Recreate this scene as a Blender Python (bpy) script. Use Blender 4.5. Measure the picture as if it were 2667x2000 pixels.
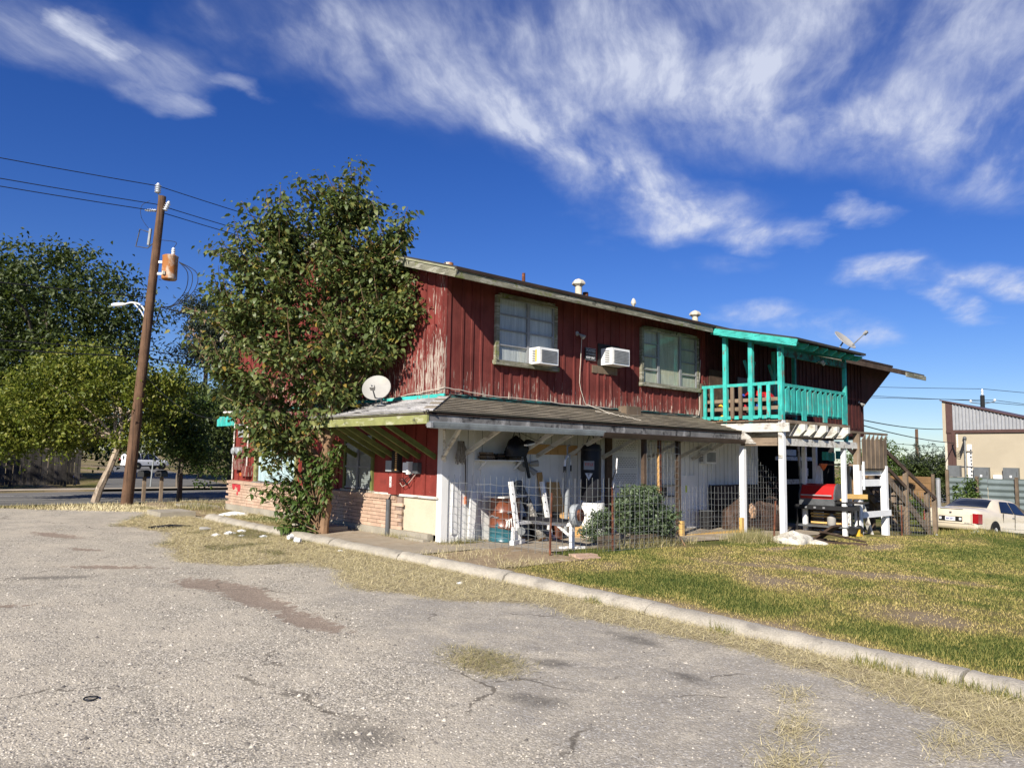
import bpy, bmesh, math, random
import numpy as np
from mathutils import Vector, Matrix
random.seed(7); rng = np.random.default_rng(11)
sc = bpy.context.scene
for o in list(bpy.data.objects): bpy.data.objects.remove(o)
R_ = math.radians
# world axes: X runs along the long front of the house, Y along its short side, the house corner is the origin
TH = R_(48.5); C0 = (-1.3347, 14.7358)
CAMP = Vector((-8.765, -11.921, 1.65)); PITCH, ROLL = R_(5.6), R_(1.0)
# ---------------------------------------------------------------- camera
cd = bpy.data.cameras.new('camera'); cam = bpy.data.objects.new('camera', cd); sc.collection.objects.link(cam)
fw = Vector((math.cos(TH) * math.cos(PITCH), math.sin(TH) * math.cos(PITCH), math.sin(PITCH)))
r0 = Vector((math.sin(TH), -math.cos(TH), 0)); u0 = r0.cross(fw)
rr = math.cos(ROLL) * r0 + math.sin(ROLL) * u0; uu = -math.sin(ROLL) * r0 + math.cos(ROLL) * u0
mw = Matrix((rr, uu, -fw)).transposed().to_4x4(); mw.translation = CAMP; cam.matrix_world = mw
cd.sensor_width = 36; cd.lens = 26.19; cd.clip_end = 3000; cd.clip_start = .05; sc.camera = cam
# ---------------------------------------------------------------- node helpers
def nd(nt, t, ins={}, **at):
    n = nt.nodes.new('ShaderNode' + t)
    for k, v in at.items(): setattr(n, k, v)
    for k, v in ins.items():
        s = n.inputs[k]
        if isinstance(v, bpy.types.NodeSocket): nt.links.new(v, s)
        else: s.default_value = v
    return n
def c4(c): return (c[0], c[1], c[2], 1)
def mix(nt, f, a, b, blend='MIX'):
    n = nt.nodes.new('ShaderNodeMix'); n.data_type = 'RGBA'; n.blend_type = blend
    for i, v in ((0, f), (6, a), (7, b)):
        if isinstance(v, bpy.types.NodeSocket): nt.links.new(v, n.inputs[i])
        else: n.inputs[i].default_value = v if i == 0 else c4(v)
    return n.outputs[2]
def ma(nt, op, a, b=0., c=None):
    i = {0: a, 1: b}
    if c is not None: i[2] = c
    return nd(nt, 'Math', i, operation=op).outputs[0]
def vm(nt, op, a, b=(0, 0, 0)):
    n = nd(nt, 'VectorMath', {0: a, 1: b}, operation=op)
    return n.outputs['Value'] if op in ('DOT_PRODUCT', 'LENGTH', 'DISTANCE') else n.outputs[0]
def ramp(nt, f, lo, hi, a=0., b=1.):
    return nd(nt, 'MapRange', {0: f, 1: lo, 2: hi, 3: a, 4: b}, interpolation_type='SMOOTHSTEP').outputs[0]
def noise(nt, vec, scale=1., detail=4., rough=.55, dist=0.):
    return nd(nt, 'TexNoise', {'Vector': vec, 'Scale': scale, 'Detail': detail, 'Roughness': rough, 'Distortion': dist}).outputs[0]
def newmat(name):
    m = bpy.data.materials.new(name); m.use_nodes = True; nt = m.node_tree; nt.nodes.clear()
    o = nd(nt, 'OutputMaterial'); b = nd(nt, 'BsdfPrincipled'); nt.links.new(b.outputs[0], o.inputs[0])
    return m, nt, b
def surf(name, base, rough=.8, var=.18, vs=2.5, layers=(), bump=0., bs=60., spec=.25, objvar=0., metal=0., bsc=(1, 1, 1), fine=.12, wet=None):
    m, nt, b = newmat(name); pos = nd(nt, 'NewGeometry').outputs['Position']
    col = c4(base)
    n1 = noise(nt, pos, vs, 5, .6); dark = tuple(x * (1 - var) for x in base); lite = tuple(min(1, x * (1 + var)) for x in base)
    col = mix(nt, ramp(nt, n1, .3, .7), dark, lite)
    for L in layers:
        v = vm(nt, 'MULTIPLY', pos, L.get('sc', (1, 1, 1))); f = noise(nt, v, L.get('s', 4.), L.get('d', 6.), L.get('r', .65), L.get('w', 0.))
        if 'z' in L:
            z = nd(nt, 'SeparateXYZ', {0: pos}).outputs[2]; f = ma(nt, 'ADD', f, ramp(nt, z, L['z'][0], L['z'][1], 0, L['z'][2]))
        if 'x' in L:
            z = nd(nt, 'SeparateXYZ', {0: pos}).outputs[L['x'][3]]; f = ma(nt, 'ADD', f, ramp(nt, z, L['x'][0], L['x'][1], 0, L['x'][2]))
        col = mix(nt, ramp(nt, f, L['lo'], L['hi'], 0, L.get('a', 1.)), col, L['c'])
    if fine:
        nf = noise(nt, vm(nt, 'MULTIPLY', pos, bsc), 55., 3, .7); col = mix(nt, 1., col, nd(nt, 'CombineColor', {0: ramp(nt, nf, .2, .8, 1 - fine, 1 + fine), 1: ramp(nt, nf, .2, .8, 1 - fine, 1 + fine), 2: ramp(nt, nf, .2, .8, 1 - fine, 1 + fine)}).outputs[0], 'MULTIPLY')
    if objvar:
        r = nd(nt, 'ObjectInfo').outputs['Random']; k = ramp(nt, r, 0, 1, 1 - objvar, 1 + objvar)
        col = mix(nt, 1., col, nd(nt, 'CombineColor', {0: k, 1: k, 2: k}).outputs[0], 'MULTIPLY')
    nt.links.new(col, b.inputs['Base Color']); b.inputs['Roughness'].default_value = rough
    b.inputs['Specular IOR Level'].default_value = spec; b.inputs['Metallic'].default_value = metal
    if bump:
        nb = noise(nt, vm(nt, 'MULTIPLY', pos, bsc), bs, 4, .65)
        nt.links.new(nd(nt, 'Bump', {'Strength': bump, 'Distance': .02, 'Height': nb}).outputs[0], b.inputs['Normal'])
    return m
def setramp(cr, cols):
    e = cr.color_ramp; e.elements[0].position = cols[0][0]; e.elements[0].color = c4(cols[0][1]); e.elements[1].position = cols[-1][0]; e.elements[1].color = c4(cols[-1][1])
    for p_, c in cols[1:-1]: el = e.elements.new(p_); el.color = c4(c)
# ---------------------------------------------------------------- sky, sun, exposure
SUN = Vector((-1.44, -.65, 1.0)).normalized()
w = bpy.data.worlds.new('World'); sc.world = w; w.use_nodes = True; nt = w.node_tree; nt.nodes.clear()
sky = nd(nt, 'TexSky', sky_type='NISHITA'); sky.sun_disc = False
sky.sun_elevation = math.asin(SUN.z); sky.sun_rotation = math.atan2(SUN.x, SUN.y)
sky.air_density = 1.0; sky.dust_density = .1; sky.ozone_density = 5.0; sky.altitude = 50
dr = nd(nt, 'TexCoord').outputs['Generated']; sx = nd(nt, 'SeparateXYZ', {0: dr})
zz = ma(nt, 'ADD', ma(nt, 'MAXIMUM', sx.outputs[2], 0.), .15)
q = nd(nt, 'CombineXYZ', {0: ma(nt, 'DIVIDE', sx.outputs[0], zz), 1: ma(nt, 'DIVIDE', sx.outputs[1], zz), 2: 0.}).outputs[0]
wv = nd(nt, 'TexNoise', {'Vector': q, 'Scale': 2.4, 'Detail': 3., 'Roughness': .5}).outputs[1]
qw = vm(nt, 'ADD', q, vm(nt, 'MULTIPLY', vm(nt, 'SUBTRACT', wv, (.5, .5, .5)), (.34, .34, 0)))
wv2 = nd(nt, 'TexNoise', {'Vector': q, 'Scale': 11., 'Detail': 5., 'Roughness': .6}).outputs[1]
qw0 = qw; qw = vm(nt, 'ADD', qw, vm(nt, 'MULTIPLY', vm(nt, 'SUBTRACT', wv2, (.5, .5, .5)), (.10, .10, 0)))
cover = None
for ax, ay, bx, by, rad, amt in ((.50, 1.25, .98, 1.13, .15, .8), (.98, 1.13, 1.70, 1.20, .15, 1.05), (1.70, 1.20, 1.98, 1.08, .10, .85), (.85, .95, 1.36, .72, .24, .9),
                                 (1.36, .70, 1.90, .40, .26, .85), (.8, .85, 1.5, .2, .4, .7), (.14, 1.50, .42, 1.50, .10, .4), (.23, 1.45, .28, 1.47, .05, .95), (.34, 1.57, .47, 1.62, .05, .45), (2.40, .99, 2.75, .66, .11, .95), (2.62, .92, 3.0, .88, .07, .85),
                                 (2.45, 1.48, 3.0, 1.25, .12, .55), (1.9, .92, 2.02, .84, .05, .6), (.5, 1.5, .58, 1.48, .04, .4)):
    pa = vm(nt, 'SUBTRACT', qw, (ax, ay, 0)); ba = Vector((bx - ax, by - ay, 0)); L2 = ba.length_squared
    h = ma(nt, 'MINIMUM', ma(nt, 'MAXIMUM', ma(nt, 'DIVIDE', vm(nt, 'DOT_PRODUCT', pa, tuple(ba)), L2), 0.), 1.)
    hv = nd(nt, 'VectorMath', {0: tuple(ba), 'Scale': h}, operation='SCALE').outputs[0]
    d = vm(nt, 'LENGTH', vm(nt, 'SUBTRACT', pa, hv)); f = ramp(nt, d, 0., rad * 1.5, amt, 0.)
    cover = f if cover is None else ma(nt, 'MAXIMUM', cover, f)
rot = nd(nt, 'VectorRotate', {'Vector': vm(nt, 'ADD', q, vm(nt, 'MULTIPLY', vm(nt, 'SUBTRACT', wv, (.5, .5, .5)), (.16, .16, 0))), 'Angle': R_(-32)}, rotation_type='Z_AXIS').outputs[0]
n1 = noise(nt, vm(nt, 'MULTIPLY', rot, (2.0, 3.6, 1)), 1.2, 9, .56, .1); n2 = noise(nt, q, 1.1, 5, .55)
far = ma(nt, 'MULTIPLY', ramp(nt, n2, .62, .82), .4)
dens = ma(nt, 'MULTIPLY', ma(nt, 'MAXIMUM', cover, far), ramp(nt, n1, .33, .68, .12, 1.25))
fib = noise(nt, vm(nt, 'MULTIPLY', rot, (3., 9., 1)), 2.0, 8, .66, .0); dens = ma(nt, 'MULTIPLY', dens, ramp(nt, fib, .25, .75, .6, 1.25))
dens = ma(nt, 'MINIMUM', ma(nt, 'MULTIPLY', dens, .86), .86)
hsv = nd(nt, 'HueSaturation', {'Hue': .518, 'Color': sky.outputs[0], 'Saturation': 1.25, 'Value': 1.36}).outputs[0]
hsv = mix(nt, 1., hsv, (.90, .92, 1.03), 'MULTIPLY')
bg = nd(nt, 'Background', {'Color': mix(nt, dens, hsv, (9.2, 9.8, 11.6)), 'Strength': .05})
nt.links.new(bg.outputs[0], nd(nt, 'OutputWorld').inputs[0])
sl = bpy.data.lights.new('sun', 'SUN'); sl.energy = 5.0; sl.angle = R_(.5); sl.color = (1, .93, .82)
so = bpy.data.objects.new('sun', sl); sc.collection.objects.link(so); so.rotation_euler = SUN.to_track_quat('Z', 'Y').to_euler(); so.location = (-20, -20, 30)
sc.view_settings.view_transform = 'Standard'; sc.view_settings.look = 'None'; sc.view_settings.exposure = .65; sc.view_settings.gamma = 1; sc.view_settings.use_curve_mapping = False
# ---------------------------------------------------------------- mesh helpers
COL = sc.collection
class MB:
    def __init__(s): s.v = []; s.f = []
    def add(s, vs, fs):
        k = len(s.v); s.v += [tuple(p) for p in vs]; s.f += [tuple(i + k for i in f) for f in fs]; return s
    def box(s, x0, x1, y0, y1, z0, z1):
        return s.add([(x0, y0, z0), (x1, y0, z0), (x1, y1, z0), (x0, y1, z0), (x0, y0, z1), (x1, y0, z1), (x1, y1, z1), (x0, y1, z1)],
                     [(0, 3, 2, 1), (4, 5, 6, 7), (0, 1, 5, 4), (1, 2, 6, 5), (2, 3, 7, 6), (3, 0, 4, 7)])
    def bar(s, p, q, w, h, up=(0, 0, 1)):
        p, q = Vector(p), Vector(q); d = (q - p).normalized(); a = d.cross(Vector(up))
        if a.length < 1e-4: a = d.cross(Vector((1, 0, 0)))
        a.normalize(); b = a.cross(d); a *= w / 2; b *= h / 2
        return s.add([p - a - b, p + a - b, p + a + b, p - a + b, q - a - b, q + a - b, q + a + b, q - a + b],
                     [(0, 3, 2, 1), (4, 5, 6, 7), (0, 1, 5, 4), (1, 2, 6, 5), (2, 3, 7, 6), (3, 0, 4, 7)])
    def tube(s, pts, r, n=8, cap=True):
        pts = [Vector(p) for p in pts]; k = len(s.v); m = len(pts); rs = r if isinstance(r, (list, tuple)) else [r] * m
        a = None
        for i, p in enumerate(pts):
            d = (pts[min(i + 1, m - 1)] - pts[max(i - 1, 0)]).normalized()
            if a is None: a = d.orthogonal().normalized()
            else: a = (a - d * a.dot(d)).normalized()
            b = d.cross(a)
            for j in range(n):
                t = 2 * math.pi * j / n; s.v.append(tuple(p + (a * math.cos(t) + b * math.sin(t)) * rs[i]))
        for i in range(m - 1):
            for j in range(n):
                j2 = (j + 1) % n; s.f.append((k + i * n + j, k + i * n + j2, k + (i + 1) * n + j2, k + (i + 1) * n + j))
        if cap: s.f.append(tuple(k + j for j in reversed(range(n)))); s.f.append(tuple(k + (m - 1) * n + j for j in range(n)))
        return s
    def lathe(s, prof, c=(0, 0, 0), n=20, ax=None):
        c = Vector(c); k = len(s.v); M = Vector((0, 0, 1)).rotation_difference(Vector(ax)).to_matrix() if ax else Matrix.Identity(3)
        for r, z in prof:
            for j in range(n):
                t = 2 * math.pi * j / n; s.v.append(tuple(c + M @ Vector((r * math.cos(t), r * math.sin(t), z))))
        for i in range(len(prof) - 1):
            for j in range(n):
                j2 = (j + 1) % n; s.f.append((k + i * n + j, k + i * n + j2, k + (i + 1) * n + j2, k + (i + 1) * n + j))
        s.f.append(tuple(k + j for j in reversed(range(n)))); s.f.append(tuple(k + (len(prof) - 1) * n + j for j in range(n)))
        return s
    def prism(s, poly, d):
        n = len(poly); d = Vector(d); k = len(s.v); s.v += [tuple(p) for p in poly] + [tuple(Vector(p) + d) for p in poly]
        s.f.append(tuple(k + i for i in range(n))); s.f.append(tuple(k + n + i for i in reversed(range(n))))
        for i in range(n): s.f.append((k + i, k + n + i, k + n + (i + 1) % n, k + (i + 1) % n))
        return s
    def build(s, name, mat, parent=None, smooth=False, loc=None):
        me = bpy.data.meshes.new(name); me.from_pydata(s.v, [], s.f); me.update()
        bm = bmesh.new(); bm.from_mesh(me); bmesh.ops.recalc_face_normals(bm, faces=bm.faces); bm.to_mesh(me); bm.free()
        if smooth:
            for p in me.polygons: p.use_smooth = True
            try: me.set_sharp_from_angle(angle=R_(38))
            except Exception: pass
        return link(name, me, mat, parent)
def link(name, me, mat, parent=None):
    o = bpy.data.objects.new(name, me); COL.objects.link(o)
    if mat is not None and (not me.materials): me.materials.append(mat)
    if parent: o.parent = parent; o.matrix_parent_inverse = parent.matrix_basis.inverted()
    return o
def thing(name, label, cat, loc=(0, 0, 0), group=None):
    o = bpy.data.objects.new(name, None); COL.objects.link(o); o.location = loc; o.empty_display_size = .1; o['label'] = label; o['category'] = cat
    if group: o['group'] = group
    return o
def tag(o, label, cat, group=None):
    o['label'] = label; o['category'] = cat
    if group: o['group'] = group
    return o
def struct(o, kind='structure'): o['kind'] = kind; return o
def rnd(a, b): return random.uniform(a, b)
def B(name, mat, parent, *a): return MB().box(*a).build(name, mat, parent)
def BAR(name, mat, parent, p, q, w, h, up=(0, 0, 1)): return MB().bar(p, q, w, h, up).build(name, mat, parent)
def TUBE(name, mat, parent, pts, r, n=8): return MB().tube(pts, r, n).build(name, mat, parent, True)
def arr_mesh(name, V, F4=None, F3=None):
    me = bpy.data.meshes.new(name); V = np.asarray(V, np.float32); me.vertices.add(len(V)); me.vertices.foreach_set('co', V.ravel())
    F = F4 if F4 is not None else F3; k = F.shape[1]; F = np.asarray(F, np.int32)
    me.loops.add(F.size); me.loops.foreach_set('vertex_index', F.ravel()); me.polygons.add(len(F))
    me.polygons.foreach_set('loop_start', np.arange(len(F), dtype=np.int32) * k); me.polygons.foreach_set('loop_total', np.full(len(F), k, np.int32))
    me.update(calc_edges=True); return me
def text(name, s, size, mat, parent, loc, xdir, zdir, sx=1., depth=.003):
    cu = bpy.data.curves.new(name, 'FONT'); cu.body = s; cu.size = size; cu.align_x = 'CENTER'; cu.align_y = 'CENTER'; cu.extrude = depth; cu.offset = size * .012
    t = bpy.data.objects.new(name, cu); COL.objects.link(t); dg = bpy.context.evaluated_depsgraph_get(); me = bpy.data.meshes.new_from_object(t.evaluated_get(dg)); bpy.data.objects.remove(t)
    X = Vector(xdir).normalized(); Z = Vector(zdir).normalized(); M = Matrix((X * sx, Z, X.cross(Z))).transposed().to_4x4(); M.translation = loc; me.transform(M); me.materials.clear()
    return link(name, me, mat, parent)
# ---------------------------------------------------------------- terrain
def TZ(u, v):
    x = C0[0] + u * math.sin(TH) - v * math.cos(TH); y = C0[1] + u * math.cos(TH) + v * math.sin(TH)
    x = min(max(x, 0), 25); z = -.1 - .012 * x - .0023 * x * x
    if y > 35: z -= .006 * (min(y, 130) - 35)
    return z
def TZa(u, v):
    x = C0[0] + u * math.sin(TH) - v * math.cos(TH); y = C0[1] + u * math.cos(TH) + v * math.sin(TH)
    x = np.clip(x, 0, 25); z = -.1 - .012 * x - .0023 * x * x
    return z - .006 * (np.clip(y, 35, 130) - 35)
def lawn_h(u, v):   # lawn stands a little above the lot, with a low swell before the drive
    return TZa(u, v) + .24 * np.exp(-((u - 18.9) / .9) ** 2) * np.clip((-2.6 - v) / .8, 0, 1) * (v > -14) + np.where((u > -1.5) & (v < 14.8), .045, -.08)
# ---------------------------------------------------------------- materials
M = {}
RED = (.165, .042, .035)
peel = lambda base, a, b, zt: surf(base[0], base[1], .85, .28, 1.3, [
    dict(c=(.10, .012, .012), s=1., sc=(9, 9, .7), lo=.5, hi=.75, a=.6),
    dict(c=(.30, .16, .13), s=1., sc=(16, 16, 1.3), lo=.60 - a, hi=.72 - a, z=zt, a=.8),
    dict(c=(.46, .40, .33), s=1., sc=(26, 26, 2.6), lo=.64 - b, hi=.68 - b, z=zt)], bump=.35, bs=1., bsc=(40, 40, 3), objvar=.14, spec=.15)
M['red'] = peel(('peeling red barn paint', RED), -.06, -.06, (3.75, 2.75, .17))
M['redL'] = surf('peeling red paint on the short side', (.145, .031, .026), .85, .28, 1.3, [
    dict(c=(.12, .015, .014), s=1., sc=(9, 9, .7), lo=.5, hi=.75, a=.6),
    dict(c=(.20, .12, .10), s=1., sc=(14, 14, 1.2), lo=.64, hi=.76, x=(1.6, .2, .06, 1), z=(4.4, 3.0, .11), a=.85),
    dict(c=(.36, .31, .26), s=1., sc=(20, 20, 2.2), lo=.66, hi=.70, x=(1.5, .05, .075, 1), z=(4.5, 3.3, .115), w=1.5)], bump=.35, bs=1., bsc=(40, 40, 3), objvar=.14, spec=.15)
M['redshade'] = surf('red boards with shade painted in', (.06, .016, .014), .85, .3, 2, [dict(c=(.10, .035, .03), s=1., sc=(9, 9, .7), lo=.55, hi=.7, a=.7)], bump=.2, objvar=.15)  # red siding with the shade under roof and balcony put into its colour
M['redlow'] = surf('dull red paint', (.19, .032, .024), .85, .25, 2, [dict(c=(.10, .02, .018), s=2., lo=.5, hi=.7, a=.7), dict(c=(.4, .3, .26), s=9., lo=.66, hi=.69)], bump=.2, objvar=.1)
M['white'] = surf('aged white paint', (.74, .74, .72), .7, .06, 1.6, [dict(c=(.50, .48, .42), s=1., sc=(10, 10, 1), lo=.56, hi=.8, a=.5), dict(c=(.30, .29, .27), s=7., lo=.70, hi=.74, a=.8)], bump=.15, bs=1., bsc=(40, 40, 4), objvar=.05, fine=.05)
M['whitepost'] = surf('white post paint', (.80, .80, .79), .65, .05, 2, [dict(c=(.45, .43, .40), s=1., sc=(14, 14, 2.5), lo=.64, hi=.74, a=.7)], bump=.15, bs=1., bsc=(40, 40, 4), fine=.05)
M['oldwhite'] = surf('flaking white paint on timber', (.60, .58, .53), .8, .1, 2, [dict(c=(.27, .24, .2), s=1., sc=(9, 3, 9), lo=.5, hi=.66), dict(c=(.42, .40, .22), s=3., lo=.58, hi=.7, a=.5)], bump=.3, fine=.1)
M['teal'] = surf('weathered turquoise paint', (.045, .41, .36), .75, .22, 3, [dict(c=(.03, .24, .21), s=1., sc=(7, 7, 1.2), lo=.52, hi=.66, a=.7), dict(c=(.19, .30, .26), s=1., sc=(9, 9, 1.6), lo=.56, hi=.66, a=.8), dict(c=(.17, .15, .12), s=9., sc=(1, 1, .3), lo=.60, hi=.66)], bump=.25, bs=1., bsc=(40, 40, 5), objvar=.12)
M['tealf'] = surf('turquoise fascia paint with raised grain', (.05, .42, .36), .75, .2, 3, [dict(c=(.02, .15, .13), s=1., sc=(3, 3, 22), lo=.55, hi=.62, w=2.), dict(c=(.12, .66, .55), s=1., sc=(2.5, 2.5, 14), lo=.6, hi=.68, w=2.)], bump=.4)
M['tealdark'] = surf('dirty dark turquoise trim', (.03, .20, .18), .85, .3, 4, [dict(c=(.05, .05, .045), s=6., lo=.48, hi=.6), dict(c=(.10, .36, .32), s=7., lo=.62, hi=.68)], bump=.5)
M['moss'] = surf('mossy grey timber', (.17, .165, .12), .9, .3, 2, [dict(c=(.33, .32, .26), s=1., sc=(2, 2, 14), lo=.48, hi=.6), dict(c=(.14, .16, .05), s=3.5, lo=.55, hi=.66), dict(c=(.05, .05, .04), s=5., lo=.60, hi=.7)], bump=.5)
M['yellow'] = surf('faded yellow-green paint', (.24, .25, .095), .8, .15, 3, [dict(c=(.40, .40, .26), s=1., sc=(3, 3, 12), lo=.52, hi=.64), dict(c=(.05, .05, .04), s=2.5, lo=.55, hi=.66)], bump=.3)
M['paletrim'] = surf('pale lichened trim', (.26, .26, .17), .85, .2, 4, bump=.3)
M['olive'] = surf('olive green paint', (.13, .15, .045), .8, .2, 3, bump=.2)
M['greytrim'] = surf('smoke stained grey timber', (.16, .155, .15), .85, .3, 3, [dict(c=(.34, .33, .32), s=1., sc=(4, 4, 1), lo=.54, hi=.66), dict(c=(.035, .035, .035), s=4., lo=.52, hi=.64)], bump=.3)
M['barewood'] = surf('bare weathered wood', (.175, .13, .09), .9, .25, 2, [dict(c=(.10, .075, .055), s=1., sc=(20, 20, 1.4), lo=.55, hi=.68), dict(c=(.25, .22, .19), s=1., sc=(12, 12, 1), lo=.57, hi=.7)], bump=.4, bs=1., bsc=(50, 50, 4), objvar=.22)
M['barewoodh'] = surf('bare weathered rails', (.20, .15, .105), .9, .25, 2, [dict(c=(.07, .055, .045), s=1., sc=(1.5, 1.5, 20), lo=.55, hi=.68)], bump=.4, objvar=.2)
M['darkwood'] = surf('dark stained timber', (.075, .05, .035), .85, .3, 3, [dict(c=(.17, .12, .085), s=6., lo=.58, hi=.7, a=.7)], bump=.3, objvar=.2)
M['ply'] = surf('raw plywood', (.56, .33, .13), .75, .14, 2, [dict(c=(.38, .2, .07), s=1., sc=(6, 6, .8), lo=.55, hi=.7, w=2.)], bump=.1)
M['lumber'] = surf('fresh yellow lumber', (.60, .38, .13), .75, .12, 3, bump=.1)
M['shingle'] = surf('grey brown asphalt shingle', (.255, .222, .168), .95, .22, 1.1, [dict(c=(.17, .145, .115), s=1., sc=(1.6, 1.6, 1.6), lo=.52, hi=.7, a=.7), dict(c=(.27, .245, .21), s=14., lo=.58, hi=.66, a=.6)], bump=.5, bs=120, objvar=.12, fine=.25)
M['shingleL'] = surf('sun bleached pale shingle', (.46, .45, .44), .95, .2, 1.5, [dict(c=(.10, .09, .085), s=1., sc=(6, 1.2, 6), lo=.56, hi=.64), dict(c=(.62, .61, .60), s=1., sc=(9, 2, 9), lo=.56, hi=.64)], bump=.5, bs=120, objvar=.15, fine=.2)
M['roofdark'] = surf('dark roof felt', (.045, .042, .04), .95, .25, 2, bump=.3)
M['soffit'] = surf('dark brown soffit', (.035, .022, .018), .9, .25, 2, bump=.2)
M['gutterg'] = surf('dull zinc gutter', (.26, .29, .30), .5, .2, 3, [dict(c=(.10, .10, .10), s=4., lo=.55, hi=.7, a=.7)], spec=.5)
M['gutterb'] = surf('brown enamelled gutter', (.05, .032, .027), .35, .2, 3, spec=.5)
M['brick'] = surf('pale pink brick', (.47, .325, .235), .9, .10, 5, [dict(c=(.54, .43, .32), s=1.3, lo=.48, hi=.68, a=.7), dict(c=(.42, .25, .17), s=14., lo=.62, hi=.7, a=.5)], bump=.3, objvar=.10)
M['mortar'] = surf('grey pink mortar', (.27, .20, .16), .95, .15, 6, bump=.3)
M['cream'] = surf('cream render', (.52, .46, .34), .85, .06, 2, [dict(c=(.5, .43, .3), s=2.5, lo=.6, hi=.8, a=.5)], bump=.1)
M['conc'] = surf('stained concrete', (.33, .30, .24), .9, .14, 2, [dict(c=(.25, .22, .17), s=2.2, lo=.55, hi=.72, a=.7), dict(c=(.40, .35, .25), s=1.1, lo=.5, hi=.7, a=.7)], bump=.35, bs=50, objvar=.06)
M['kerb'] = surf('worn kerb concrete', (.385, .35, .285), .9, .12, 3, [dict(c=(.22, .20, .17), s=3.2, lo=.54, hi=.68, a=.6), dict(c=(.13, .12, .10), s=9., lo=.62, hi=.70, a=.6)], bump=.6, bs=45, objvar=.05, fine=.2)
M['slab'] = surf('dusty concrete slab', (.335, .285, .215), .9, .15, 1.5, [dict(c=(.25, .19, .125), s=1.6, lo=.48, hi=.66, a=.7), dict(c=(.15, .13, .10), s=4., lo=.62, hi=.72, a=.5)], bump=.3, bs=50)
M['steel'] = surf('galvanised wire', (.30, .31, .30), .45, .2, 4, metal=.6, spec=.5)
M['rust'] = surf('rusty steel', (.12, .045, .026), .85, .35, 9, [dict(c=(.28, .10, .04), s=9., lo=.56, hi=.68)], bump=.3)
M['black'] = surf('matt black plastic', (.012, .012, .013), .5, .2, 4, spec=.4)
M['rubber'] = surf('tyre rubber', (.016, .016, .017), .8, .2, 6)
M['blackcloth'] = surf('black vinyl', (.014, .014, .018), .45, .3, 3, [dict(c=(.03, .03, .034), s=3., lo=.58, hi=.75, a=.6)], bump=.15, bs=8, spec=.25)
M['boxgrey'] = surf('grey box enamel', (.125, .135, .14), .5, .1, 4, spec=.4)
M['grey'] = surf('grey enamel', (.30, .32, .33), .5, .1, 4, spec=.4)
M['greyd'] = surf('dark grey metal', (.085, .09, .095), .5, .2, 5, spec=.4)
M['acw'] = surf('white enamel', (.80, .80, .78), .4, .04, 4, [dict(c=(.6, .55, .42), s=5., lo=.66, hi=.78, a=.6)], spec=.5, fine=.03)
M['grille'] = surf('grey vent fins', (.40, .40, .38), .6, .2, 4)
M['dish'] = surf('satellite dish enamel', (.33, .32, .295), .5, .08, 3, [dict(c=(.40, .36, .28), s=2.5, lo=.55, hi=.75, a=.5)], fine=.04)
M['alu'] = surf('dull aluminium sash', (.22, .225, .23), .5, .12, 4, spec=.5)
M['pipew'] = surf('cream vent pipe', (.55, .50, .40), .7, .12, 5, [dict(c=(.30, .2, .12), s=6., lo=.6, hi=.72, a=.7)])
M['sign'] = surf('black sign board', (.02, .022, .025), .5, .1, 4); M['signtxt'] = surf('sign lettering', (.66, .67, .68), .6, .1, 8); M['signgrey'] = surf('faded lettering', (.30, .32, .34), .6, .1, 8)
M['drum'] = surf('rusty brown drum enamel', (.17, .05, .022), .32, .25, 3, [dict(c=(.30, .12, .05), s=5., lo=.56, hi=.68, a=.7), dict(c=(.62, .55, .46), s=3.2, lo=.66, hi=.72, a=.8), dict(c=(.025, .11, .135), s=3., lo=.58, hi=.63, z=(.26, .14, .6)), dict(c=(.55, .48, .36), s=6., lo=.94, hi=.99, z=(.30, .22, .45), a=0.)], spec=.5, bump=.15, bs=12)
M['wpaint'] = surf('white spray paint', (.78, .76, .72), .6, .05, 6)
M['benchw'] = surf('scuffed white bench enamel', (.80, .79, .76), .45, .06, 4, [dict(c=(.34, .16, .08), s=7., lo=.66, hi=.71)], spec=.5)
M['log'] = surf('scaly bark', (.13, .12, .105), .95, .3, 6, [dict(c=(.34, .32, .29), s=16., lo=.5, hi=.6), dict(c=(.03, .028, .025), s=11., lo=.58, hi=.66)], bump=.9, bs=26)
M['logend'] = surf('cut log end', (.30, .19, .11), .9, .2, 9)
M['brown'] = surf('brown tarpaulin', (.062, .038, .028), .6, .25, 3, [dict(c=(.12, .08, .06), s=3., lo=.55, hi=.7, a=.7)], bump=.5, bs=7, spec=.3)
M['redlid'] = surf('red grill enamel', (.42, .018, .018), .3, .12, 3, spec=.5)
M['bagp'] = surf('creased amber plastic bag', (.42, .26, .15), .35, .35, 7, [dict(c=(.75, .68, .58), s=9., lo=.58, hi=.66)], bump=.6, bs=18, spec=.5)
M['litter'] = surf('white litter', (.78, .80, .82), .55, .06, 9, bump=.3, bs=25); M['blue'] = surf('dark blue cloth', (.03, .03, .11), .9, .4, 9, [dict(c=(.02, .02, .02), s=8., lo=.5, hi=.6)], bump=.4, bs=20); M['paleblue'] = surf('pale blue cloth', (.55, .66, .75), .8, .1, 5, bump=.3, bs=15)
M['rock'] = surf('pale limestone', (.62, .58, .48), .9, .2, 5, [dict(c=(.30, .27, .22), s=7., lo=.54, hi=.66)], bump=.8, bs=18)
M['pole'] = surf('creosoted pole wood', (.13, .075, .045), .9, .25, 2, [dict(c=(.055, .032, .022), s=1., sc=(16, 16, .5), lo=.5, hi=.64), dict(c=(.22, .15, .10), s=1., sc=(22, 22, .8), lo=.6, hi=.7)], bump=.7, bs=1., bsc=(40, 40, 2))
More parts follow.
